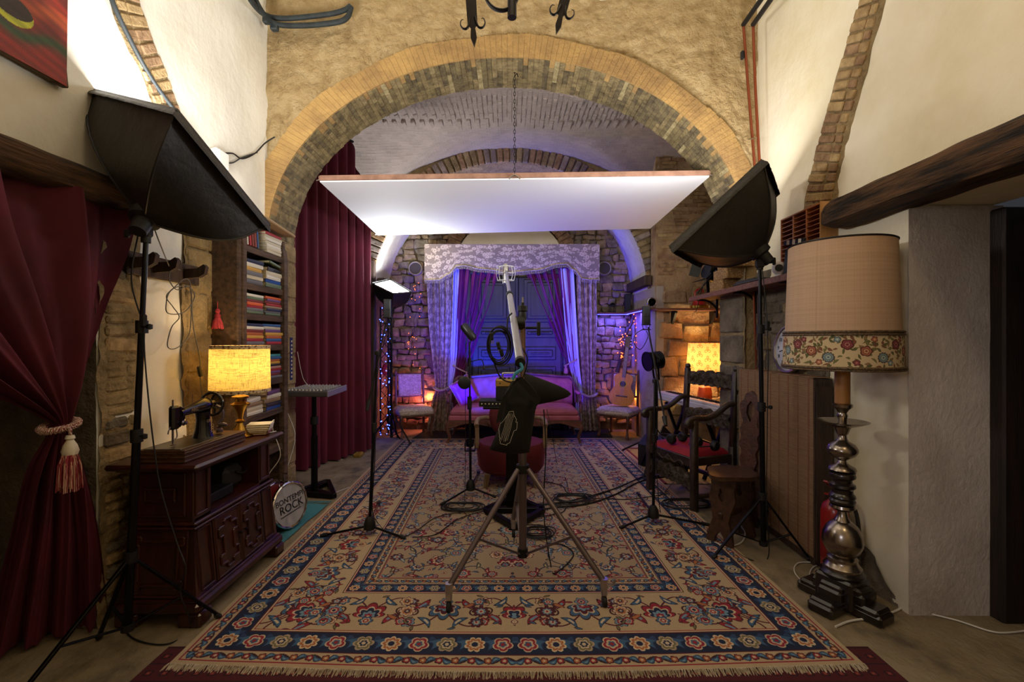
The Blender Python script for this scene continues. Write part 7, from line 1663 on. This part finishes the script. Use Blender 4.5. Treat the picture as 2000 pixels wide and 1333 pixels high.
# --- trestle stool
m_stw = mat('brown_stool_wood', '#4a2e1c', '#2e1b10', sc=8, r=.4, bump=.2, bs=30, stretch=(1, 4, 4), coat=.3)
st_ = thing('stool', 'low brown wooden stool with shaped top and pierced plank legs', 'stool', (1.60, 3.32, 0), .6)
o8 = [(.2*math.cos(a)*(1.0+.10*math.cos(4*a)), .155*math.sin(a)*(1.0+.10*math.cos(4*a))) for a in [2*PI*i/48 for i in range(48)]]
MB().prism(o8, .028, Matrix.Translation((0, 0, .486))).build('seat', m_stw, st_, world=False, smooth=40)
def plank(name, o, tilt, parent):
    half = [(.035, 0), (.05, .08), (.075, .1), (.07, .16), (.055, .2), (.075, .27), (.09, .33), (.08, .42), (.1, .47)]
    hole = [(.0, .30), (.018, .315), (.03, .34), (.018, .36), (.024, .385), (0, .40)]
    # two mirrored halves leave a pierced opening between them
    for s_ in (-1, 1):
        poly = [(s_*a, b) for a, b in [(.085, 0), (.10, .02), (.085, .10), (.06, .17), (.072, .24), (.1, .32), (.085, .4), (.1, .475)]]+[(0, .475), (0, .40)]+[(s_*a, b) for a, b in hole[::-1][1:-1]]+[(0, .30), (0, .10), (s_*.03, .06), (s_*.04, 0)]
        M = Matrix.Translation(o) @ Matrix.Rotation(tilt, 4, 'Y') @ axes((0, 0, 0), (0, 1, 0), (0, 0, 1), (1, 0, 0)); MB().prism(poly, .026, M).build(name, m_stw, parent, world=False, smooth=40)
plank('plank_leg', (-.15, 0, 0), .12, st_); plank('plank_leg', (.15, 0, 0), -.12, st_); MB().box((0, 0, .2), (.3, .03, .05), b=.005).build('stretcher', m_stw, st_, world=False)
# carved-back chair standing behind the stool
cb = thing('carved_back_chair', 'narrow wooden chair with tall pierced carved backboard against the reed matting', 'chair', (1.76, 3.56, 0), -1.1)
MB().box((0, 0, .42), (.32, .22, .03), b=.01).build('seat', m_stw, cb, world=False)
bh = [(.05, .43), (.075, .5), (.06, .56), (.085, .62), (.07, .68), (.085, .74), (.062, .8), (.085, .87), (.095, .94), (.06, .98), (.05, 1.02), (.0, 1.05)]
bhc = [(p.x, p.y) for p in cr([(a, b, 0) for a, b in bh], 3)]
for s_ in (-1, 1): MB().prism([(s_*a, b) for a, b in bhc]+[(0, .97), (s_*.03, .93), (s_*.035, .87), (0, .80), (0, .43)], .024, axes((0, .10, 0), (1, 0, 0), (0, .08, 1), (0, -1, .08))).build('backboard', mat('redbrown_carved_board', '#5a3020', '#3a1e14', sc=14, r=.4, bump=.5, bs=40), cb, world=False, smooth=40)
for y in (-.08, .08): MB().beam((0, y*.7, .41), (0, y*1.4, 0), .2, .024, b=.004, up=(0, 1, 0)).build('plank_leg', m_stw, cb, world=False)
# --- cabinet under reed matting
cbn = thing('mat_covered_cabinet', 'tall cabinet draped in brown reed matting along the right wall', 'cabinet', (2.0, 3.38, 0))
MB().box((2.0, 3.385, .605), (.12, .93, 1.2), b=.005).build('cabinet_body', m_darkwood, cbn)
MB().box((2.0, 2.914, .60), (.10, .012, 1.12)).build('end_panel', m_darkwood, cbn)
m_reed = mat('reed_matting', '#ab875f', '#7d5f43', sc=9, r=.8, bump=.5, bs=60, stretch=(1, 1.2, 40), lo=.3, hi=.7); m_reeds = mat('reed_stitch', '#7a4a34', r=.9)
mb = MB(); k = 0; z = .06
while z < 1.205:
    y0 = 2.925+.006*fx((0, 0, z*9), 1); mb.box((1.938-.003*fx((0, 0, z), 4)-.002*(k % 2), (y0+3.875)/2, z), (.004, 3.875-y0, .0062)); z += .0072; k += 1
x = 1.94
while x < 2.06: mb.box((x, 3.4, 1.2125), (.0062, .95, .004)); x += .0072
mb.build('reed_slats', m_reed, cbn, smooth=0, kind='stuff')
for y in np.linspace(2.97, 3.84, 9): MB().box((1.9345, y, .635), (.003, .012 if int(y*10) % 2 else .005, 1.15)).box((2.0, y, 1.216), (.115, .012 if int(y*10) % 2 else .005, .003)).build('stitching', m_reeds, cbn)
# wall clock leaning on it
m_face = mat('clock_face', '#d5d5dc', r=.4); ck = thing('wall_clock', 'large white clock with black numerals leaning on the reed-covered cabinet', 'clock', (2.0, 3.30, 1.22))
Mc_ = axes((2.02, 3.31, 1.395), (0, -1, 0), (.10, 0, .995), (-.995, 0, .10)); MB().lathe([(0, -.02), (.17, -.02), (.178, 0), (.175, .018), (.165, .02), (.158, .008), (0, .008)], n=48, M=Mc_).build('case', m_silver, ck); MB().lathe([(0, .0095), (.158, .0095)], n=48, M=Mc_).build('face', m_face, ck)
for i in range(1, 13): a = PI/2-i*PI/6; text(str(i), .038, Mc_ @ Matrix.Translation((.122*math.cos(a), .122*math.sin(a), .011)), m_ink, ck, name='numeral')
for i in range(12): a = i*PI/6; MB().box((.150*math.cos(a), .150*math.sin(a), .011), (.006, .002, .001), rz=a, M=Mc_).build('tick', m_ink, ck)
for a, L_, w_ in ((PI*.80, .07, .008), (PI*1.08, .105, .006)): MB().beam(Mc_ @ Vector((-.02*math.cos(a), -.02*math.sin(a), .014)), Mc_ @ Vector((L_*math.cos(a), L_*math.sin(a), .014)), w_, .002, up=Mc_.to_3x3() @ Vector((0, 0, 1))).build('hand', m_ink, ck)
# --- long shelf with its things
ls = thing('wall_shelf', 'long reddish wooden shelf on iron brackets along the stone wall', 'shelf', (1.95, 3.8, 1.88))
MB().box((1.945, 3.78, 1.883), (.25, 1.78, .03), b=.004).build('board', m_lw, ls); MB().box((1.823, 3.78, 1.875), (.02, 1.78, .045), b=.004).build('front_lip', m_lw, ls)
for y in (3.15, 3.82, 4.55): MB().tube(cr([(2.05, y, 1.70), (2.04, y, 1.78), (1.96, y, 1.85), (1.85, y, 1.86)], 5), .010, n=6).beam((2.05, y, 1.68), (2.05, y, 1.87), .02, .012).build('bracket', m_iron, ls)
m_wick = mat('wicker', '#b08c56', '#7d5c34', sc=55, r=.8, bump=1, bs=120, bd=.006, stretch=(1, 1, 1), kind='voronoi', lo=.1, hi=.5)
for k, (y, z, L_, lb) in enumerate(((4.12, 1.90, .26, 'lowest wicker box of the stepped stack on the shelf'), (4.04, 1.99, .26, 'middle wicker box of the stepped stack on the shelf'), (3.96, 2.08, .26, 'topmost wicker box of the stepped stack under the softbox'))):
    t = thing('wicker_box', lb, 'basket', (1.95, y, z), 0, 'stepped wicker boxes'); dx = .2
    for (cx_, cy_, sx_, sy_) in ((1.95-dx/2, y, .01, L_), (1.95+dx/2, y, .01, L_), (1.95, y-L_/2, dx, .01), (1.95, y+L_/2, dx, .01)): MB().box((cx_, cy_, z+.045), (sx_, sy_, .085), b=.003).build('wall', m_wick, t)
    MB().box((1.95, y, z+.008), (dx, L_, .01)).build('bottom', m_wick, t); MB().tube([(1.95-dx/2, y-L_/2, z+.088), (1.95+dx/2, y-L_/2, z+.088), (1.95+dx/2, y+L_/2, z+.088), (1.95-dx/2, y+L_/2, z+.088)], .006, n=6, closed=True).build('rim', m_wick, t)
fl_ = thing('floodlight', 'black barn-door floodlight in a bent yoke at the far end of the shelf', 'spotlight', (1.95, 4.5, 1.90)); q = Vector((1.96, 4.48, 2.13)); Mf = axes(q, (.3, -.95, 0), (.3, .1, .95), (-.9, -.28, .32))
MB().lathe([(0, -.1), (.06, -.1), (.085, -.06), (.09, .03), (.085, .05)], n=20, M=Mf).build('housing', m_blackm, fl_, smooth=50); MB().lathe([(0, .035), (.08, .03)], n=20, M=Mf).build('lens', mat('violet_lens', '#20184a', r=.1), fl_)
for k in range(4):
    a = k*PI/2; c_ = Mf @ Vector((.09*math.cos(a), .09*math.sin(a), .05)); d = Mf @ Vector((.15*math.cos(a), .15*math.sin(a), .13)); MB().beam(c_, d, .13, .004, up=Mf.to_3x3() @ Vector((math.cos(a), math.sin(a), -.5))).build('barn_door', m_blackm, fl_)
MB().beam(q+Vector((0, -.10, 0)), q+Vector((-.17, -.08, -.22)), .028, .008).build('yoke_arm', m_blackm, fl_); MB().beam(q+Vector((0, .10, 0)), q+Vector((.02, .10, -.22)), .028, .008).build('yoke_arm', m_blackm, fl_); MB().beam(q+Vector((0, -.11, 0)), q+Vector((.03, -.14, -.20)), .028, .008).build('yoke_arm', mat('blue_grey_strap', '#2c3658', r=.5), fl_)
cable([q+Vector((.03, -.05, .05)), q+Vector((-.08, -.1, -.05)), q+Vector((-.13, -.08, -.2)), q+Vector((-.10, .1, -.36)), (1.9, 4.75, 1.75)], 'lamp_cable', '', root=fl_)
one(MB().box((1.95, 3.60, 1.912), (.22, .40, .022), b=.008).box((1.96, 3.66, 1.932), (.19, .3, .022), b=.008), 'folded_bag', m_black, 'flat folded black bag on the shelf beside the wicker boxes', 'bag', None)
wc = thing('white_lantern', 'small white ball-shaped device with dark lens on the shelf', 'camera', (1.86, 3.17, 1.90)); q = Vector((1.86, 3.17, 1.955)); MB().lathe([(0, -.045), (.02, -.044), (.04, -.02), (.045, 0), (.038, .03), (.02, .044), (0, .045)], c=q, n=20).build('shell', m_kw, wc); MB().lathe([(0, .046), (.024, .044), (.026, .03)], n=18, M=axes(q, (0, 0, 1), (.87, -.5, 0) , (-.5, -.87, 0))).build('lens', m_rubber, wc); MB().lathe([(0, 0), (.028, 0), (.02, .012), (0, .014)], c=(1.86, 3.17, 1.90), n=16).build('foot', m_kw, wc)
cbd = thing('clapperboard', 'clapperboard with black and white striped bar beside the pigeonhole rack', 'clapperboard', (1.87, 3.02, 1.90)); MB().box((1.865, 3.0, 1.99), (.012, .22, .17), b=.002, ry=.08).build('slate', m_rubber, cbd)
for k in range(7): MB().box((1.862, 2.905+k*.031, 2.092+.004*k), (.014, .0305, .03), rx=.13).build('stripe', m_ivory if k % 2 else m_ink, cbd)
# pigeonhole rack
pg = thing('pigeonhole_rack', 'orange wooden rack of narrow slots on the shelf under the masonry rib', 'rack', (2.02, 3.14, 1.90)); m_pw = mat('orange_pine', '#b9733f', '#a06034', sc=8, r=.5, stretch=(3, .4, 3))
y0, y1, z0, z1 = 2.93, 3.36, 1.90, 2.34
for y in (y0, y0+(y1-y0)/3, y0+2*(y1-y0)/3, y1): MB().box((2.035, y, (z0+z1)/2), (.10, .012, z1-z0), b=.002).build('divider', m_pw, pg)
for z in (z0, z1): MB().box((2.035, (y0+y1)/2, z), (.10, y1-y0+.012, .012), b=.002).build('board', m_pw, pg)
MB().box((2.082, (y0+y1)/2, (z0+z1)/2), (.006, y1-y0, z1-z0)).build('back', m_darkwood, pg); MB().box((2.035, y0-.008, (z0+z1)/2), (.115, .006, z1-z0+.015)).build('side_panel', mat('pale_pine_side', '#c9965c', '#bb8850', sc=6, r=.5, stretch=(3, 3, .4)), pg)
for c_ in range(3):
    for k in range(1, 14): MB().box((2.035, y0+(c_+.5)*(y1-y0)/3, z0+k*(z1-z0)/14), (.095, (y1-y0)/3-.012, .005)).build('slot', m_pw, pg)
# pipes
for i, (a, b) in enumerate((((1452, 48), (1480, 335)), ((1471, 48), (1487, 318)))):
    yy = 3.84 if i == 0 else 3.72; x0 = 2.06; pts = [P(a[0], a[1], yy), P((a[0]+b[0])/2-3, (a[1]+b[1])/2, yy), P(b[0], b[1]+60, yy)]; t = thing('copper_pipe', 'copper pipe running down the plaster, %s' % ('the one in the corner of the arch wall' if i == 0 else 'the one further from the arch wall'), 'pipe', pts[-1])
    MB().tube(cr(pts, 6), .011, n=10).build('copper_run', m_copper, t); e = pts[0]; MB().tube([e, P(a[0]+48, a[1]-68, yy-.45)], .02, n=10).build('insulated_run', m_rubber, t); MB().lathe([(.013, -.015), (.016, 0), (.013, .015)], c=e, n=10).build('elbow', m_copper, t)
    if i == 0:
        q = P(1450, 108, yy); MB().box(q, (.025, .03, .07), b=.006).build('clip', m_rubber, t); MB().beam(P(1462, 272, 3.84), P(1478, 270, 3.72), .01, .01).build('clip', m_silver, t)
for i, (x, y) in enumerate(((2.03, 3.78), (2.05, 3.72), (2.01, 3.70))): one(MB().tube([(x, y, 1.22), (x-.01+.004*i, y+.02, 1.86)], .008+.002*(i == 0), n=8), 'wooden_rod', m_copper if i < 2 else m_darkwood, ('thick reddish rod', 'thin reddish rod', 'dark thin rod')[i]+' standing on the cabinet beneath the shelf', 'rod')
mb = MB().tube(cr([(1.98, 3.66, 1.52), (1.97, 3.66, 1.42), (1.985, 3.65, 1.34), (1.97, 3.65, 1.24)], 5), .012, n=6); one(mb, 'carved_figure', m_darkwood, 'small dark carved figure among the rods on the cabinet', 'ornament')
cable([(2.08, 3.1, 1.85), (2.07, 3.2, 1.75), (2.07, 3.28, 1.62)], 'white_lead', 'thin white lead drooping on the stone below the shelf', m_wcord, r=.0025)
# --- big floor lamp
FX, FY = 1.815, 2.5
fl2 = thing('floor_lamp', 'tall pewter floor lamp with large beige drum shade and floral band', 'lamp', (FX, FY, 0))
m_bw2 = mat('black_brown_wood', '#1c1210', '#120b0a', sc=10, r=.3, coat=.5)
def zz(v): return 1.45-(v-666)*FY/FPX
pf = [(.0, zz(1108)), (.062, zz(1108)), (.066, zz(1100)), (.055, zz(1092)), (.062, zz(1088)), (.05, zz(1082))]
big = [(.05, zz(1085)), (.075, zz(1078)), (.094, zz(1062)), (.0965, zz(1056)), (.0955, zz(1053)), (.092, zz(1042)), (.075, zz(1028)), (.05, zz(1019)), (.04, zz(1017)), (.036, zz(1013)), (.03, zz(1010)), (.024, zz(1003)), (.022, zz(998)), (.045, zz(995)), (.062, zz(990)), (.058, zz(985)), (.04, zz(982))]
MB().lathe([(0, zz(1112)), (.085, zz(1112)), (.09, zz(1104)), (.075, zz(1097)), (.07, zz(1093)), (.072, zz(1088)), (.055, zz(1084))]+big, c=(FX, FY, 0), n=40).build('lower_bulb', m_pewter, fl2, smooth=40)
MB().lathe([(.04, zz(984)), (.058, zz(982)), (.062, zz(977)), (.056, zz(973)), (.062, zz(970)), (.06, zz(966)), (.05, zz(962)), (.05, zz(955)), (.062, zz(950)), (.06, zz(945)), (.045, zz(941)), (.045, zz(936)), (.06, zz(932)), (.062, zz(928)), (.058, zz(924)), (.062, zz(921)), (.05, zz(919))], c=(FX, FY, 0), n=36).build('turned_wood_section', m_bw2, fl2, smooth=40)
MB().lathe([(.05, zz(919)), (.066, zz(917)), (.06, zz(912)), (.035, zz(907)), (.022, zz(903)), (.018, zz(899)), (.03, zz(896)), (.06, zz(889)), (.072, zz(882)), (.0735, zz(879)), (.072, zz(875)), (.058, zz(867)), (.03, zz(861)), (.022, zz(856)), (.02, zz(850)), (.028, zz(846)), (.035, zz(838)), (.045, zz(832)), (.05, zz(830)), (.02, zz(828)), (.02, zz(818)), (.026, zz(812)), (.02, zz(806)), (.03, zz(800)), (.046, zz(795)), (.048, zz(790)), (.035, zz(787)), (0, zz(787))], c=(FX, FY, 0), n=40).build('upper_stem', m_pewter, fl2, smooth=40)
MB().lathe([(.03, zz(834)), (.05, zz(833)), (.09, zz(828)), (.122, zz(823)), (.124, zz(822)), (.09, zz(826)), (.03, zz(830))], c=(FX, FY, 0), n=44).build('drip_pan', m_pewter, fl2, smooth=50)
MB().tube([(FX, FY, zz(789)), (FX, FY, zz(700))], .036, n=20).build('candle_tube', mat('honey_wood_tube', '#b07a3c', '#9a6630', sc=6, r=.5, stretch=(4, 4, .4)), fl2)
def step_foot(mb, d, L_):
    d = Vector((math.cos(d), math.sin(d), 0)); p = Vector((-d.y, d.x, 0))
    for (l0, l1, z, w_) in ((0, L_, .055, .13), (0, L_*.93, .075, .125), (0, L_*.62, .12, .12), (0, L_*.55, .145, .115)):
        c_ = Vector((FX, FY, 0))+d*(l0+l1)/2; mb.box((c_.x, c_.y, z/2), (l1-l0, w_, z), rz=math.atan2(d.y, d.x), b=.012)
for k in range(4):
    mb = MB(); step_foot(mb, -PI/2+.45+k*PI/2, .215); mb.build('stepped_foot', m_bw2, fl2)
MB().box((FX, FY, .1), (.19, .19, .15), rz=.45, b=.012).build('base_block', m_bw2, fl2); MB().lathe([(0, .17), (.1, .17), (.105, .185), (.09, .20), (.07, zz(1108))], c=(FX, FY, 0), n=36).build('base_ring', m_bw2, fl2)
def linen():
    rs = np.random.RandomState(8); a = np.ones((256, 900, 3), np.float32)*hx('#b5967a'); a *= (1+.07*(rs.rand(256, 1, 1)-.5)+.05*(rs.rand(1, 900, 1)-.5)+.03*(rs.rand(256, 900, 1)-.5)); a[:, 440:443] *= .94; a[:, 10:13] *= .94; return a.clip(0, 1)
def tapestry():
    p = Pad(5.0, .56, 230, '#c2ac86'); R = random.Random(5)
    for i in range(520): p.leaf(R.uniform(0, 5), R.uniform(.03, .53), R.uniform(.06, .11), R.uniform(.025, .045), R.uniform(0, 6), [(1, '#4a3f2a'), (.78, R.choice(['#6d6a3c', '#55592f', '#8a6a44', '#7a4a34']))], R.uniform(-.4, .4))
    for i in range(22):
        x = .1+i*.23; y = R.choice([.18, .28, .38]); c = [('#5a2026', '#84403e', '#a8746a'), ('#6d3a2c', '#a8664a', '#c9a078'), ('#4a5a60', '#7d8f90', '#b0b8a8')][i % 3]
        p.flower(x, y, .085, 5 if i % 3 != 2 else 12, [(1, '#4a3020'), (.9, c[0]), (.75, c[1]), (.55, c[0]), (.42, c[2]), (.25, c[1]), (.12, c[0])], R.random()*3, sharp=.2)
        p.flower(x+.11, .1+.36*(i % 2), .05, 5, [(1, c[0]), (.7, c[1]), (.3, c[2])], R.random())
    p.a[:8] = hx('#8a744f'); p.a[-8:] = hx('#8a744f'); return p.a
m_linen = image_mat('beige_linen_shade', flat_image('beige_linen', linen()), r=.9, bump=.3); m_tap = image_mat('floral_tapestry_band', flat_image('floral_tapestry', tapestry()), r=.9, bump=.5)
zt, zm, zb = zz(478), zz(652), zz(716); rT, rM, rB = .246, .262, .270
SHX = FX-.012
def ring_(z, r_): return lambda a: (SHX+r_*math.cos(2*PI*a+.6), FY+r_*math.sin(2*PI*a+.6), z)
def frus(z0, r0, z1, r1): return lambda a, b: (SHX+(r0+(r1-r0)*b)*math.cos(2*PI*a+.6), FY+(r0+(r1-r0)*b)*math.sin(2*PI*a+.6), z0+(z1-z0)*b)
mb = MB(); mb.grid(80, 10, frus(zm, rM, zt, rT), uv=lambda a, b: (a, b)); mb.build('shade', m_linen, fl2, fix=False, smooth=80)
mb = MB(); mb.grid(80, 4, frus(zb, rB+.004, zm, rM+.006), uv=lambda a, b: (a, b)); mb.build('floral_band', m_tap, fl2, fix=False, smooth=80)
m_bcord = mat('bronze_braid', '#6d5638', '#3c2d1c', sc=120, r=.6, lo=.45, hi=.55)
for z, r_ in ((zm+.008, rM+.008), (zm-.006, rM+.009), (zb+.004, rB+.007), (zb-.008, rB+.006)): MB().tube([(SHX+r_*math.cos(a), FY+r_*math.sin(a), z) for a in [2*PI*i/80 for i in range(80)]], .006, n=6, closed=True).build('braid', m_bcord, fl2)
MB().tube([(SHX+rT*math.cos(a), FY+rT*math.sin(a), zt) for a in [2*PI*i/80 for i in range(80)]], .005, n=6, closed=True).build('top_wire', m_iron, fl2)
for k in range(3): a = 2*PI*k/3; MB().tube([(FX, FY, zz(705)), (SHX+rM*.98*math.cos(a), FY+rM*.98*math.sin(a), zz(690))], .003, n=5).build('spider_arm', m_iron, fl2)
MB().lathe([(.012, 0), (.03, .04), (.034, .06), (.02, .09), (0, .1)], c=(FX, FY, zz(700)), n=16).build('bulb', m_ivory, fl2)
# --- fire extinguisher
fe = thing('fire_extinguisher', 'red fire extinguisher on the floor behind the pewter floor lamp', 'fire extinguisher', (1.985, 2.80, 0)); m_fr = mat('extinguisher_red', '#8f1410', r=.3, coat=.4); q = (1.985, 2.80, 0)
MB().lathe([(0, .0), (.068, .0), (.074, .02), (.074, .40), (.062, .445), (.03, .475), (.022, .49), (0, .49)], c=q, n=28).build('cylinder', m_fr, fe, smooth=50); MB().lathe([(.075, .30), (.0752, .12)], c=q, n=28).build('label_band', mat('label_red', '#7a120f', r=.5), fe)
MB().box((1.985, 2.80, .505), (.04, .05, .04), b=.008).build('valve', m_brass, fe); MB().beam((1.99, 2.80, .53), (1.90, 2.76, .60), .022, .010).build('lever', m_fr, fe); MB().beam((1.99, 2.80, .51), (1.91, 2.77, .52), .022, .010).build('carry_handle', m_fr, fe)
MB().tube(cr([(2.0, 2.78, .5), (2.05, 2.72, .44), (2.06, 2.70, .25), (2.04, 2.71, .12)], 6), .011, n=8).build('hose', m_rubber, fe)
# --- white leads on the floor
def fpth(uv, z=.008): return [F(u, v, z) for u, v in uv]
cable(fpth([(1632, 1225), (1660, 1214), (1700, 1208), (1735, 1200), (1764, 1180), (1740, 1140), (1700, 1105), (1682, 1095)]), 'white_lead', 'white lead curving round the foot of the floor lamp', m_wcord, r=.006)
cable(fpth([(1690, 1098), (1730, 1135), (1765, 1180), (1800, 1195), (1870, 1213), (1935, 1234), (1975, 1236), (2030, 1228)]), 'white_lead', 'white lead running from the floor lamp to the dark doorway', m_wcord, r=.0045)
cable(fpth([(1600, 1100), (1560, 1100), (1552, 1118), (1575, 1140), (1585, 1112), (1605, 1100)]), 'white_lead', 'white lead looped on the floor between lamp base and tripod', m_wcord, r=.004)
cable(fpth([(1440, 1020), (1455, 1040), (1448, 1060), (1420, 1068), (1395, 1060)]), 'white_lead', 'white lead coiled on the floor under the wooden stool', m_wcord, r=.005)
# --- wrought iron chandelier, mostly above the frame
chn = thing('chandelier', 'wrought iron chandelier with spear-tipped drops hanging above the rug', 'chandelier', (.04, 2.0, 2.8))
def drop(u, v0, tilt, Yd):
    """strap with two curled prongs and a spear tip hanging at its lower end"""
    o = P(u, v0, Yd); M = Matrix.Translation(o) @ Matrix.Rotation(tilt, 4, 'Y') @ axes((0, 0, 0), (1, 0, 0), (0, 0, 1), (0, -1, 0)); s_ = Yd/FPX
    MB().prism([(-11*s_, 120*s_), (11*s_, 120*s_), (9*s_, 36*s_), (3*s_, 28*s_), (-3*s_, 28*s_), (-10*s_, 36*s_)], .006, M).build('strap', m_iron, chn)
    MB().prism([(0, -8*s_), (6*s_, 10*s_), (5*s_, 22*s_), (3*s_, 40*s_), (-3*s_, 40*s_), (-5*s_, 22*s_), (-6*s_, 10*s_)], .010, M).build('spear_tip', m_iron, chn)
    for sg in (-1, 1):
        pts = [(sg*5, 50), (sg*8, 36), (sg*13, 29), (sg*20, 30), (sg*24, 38), (sg*22, 46), (sg*17, 47)]
        c_ = cr([M @ Vector((a*s_, b*s_, 0)) for a, b in pts], 6); MB().tube(c_, [max(.0015, .0085*(1-i/len(c_))**.7) for i in range(len(c_))], n=8, flat=.7).build('curled_prong', m_iron, chn)
drop(926, 84, -.07, 1.95); drop(1088, 60, .25, 1.95)
c0 = P(980, -20, 1.97); MB().tube([c0+Vector((math.cos(a)*.075, 0, math.sin(a)*.09)) for a in [PI+PI*i/24 for i in range(25)]], .011, n=8, flat=.6).build('scroll_ring', m_iron, chn)
MB().tube([(.0, 1.97, 2.85), (.0, 1.97, 4.38)], .02, n=10).build('stem', m_iron, chn)
MB().tube([(.0+.42*math.cos(a), 1.97+.42*math.sin(a), 3.38) for a in [2*PI*i/40 for i in range(40)]], .016, n=8, closed=True).build('hoop', m_iron, chn)
for k in range(4):
    a = PI/4+PI/2*k; e = Vector((.42*math.cos(a), 1.97+.42*math.sin(a), 3.38)); MB().tube([(0, 1.97, 3.2), e], .012, n=8).build('arm', m_iron, chn); MB().tube([e, e+Vector((0, 0, .12))], .02, n=10).build('candle_holder', m_ivory, chn)
for u in (926, 1088): MB().tube([P(u+(0 if u < 1000 else -22), 84-116, 1.95), Vector((.0, 1.97, 3.3))], .01, n=8).build('arm', m_iron, chn)
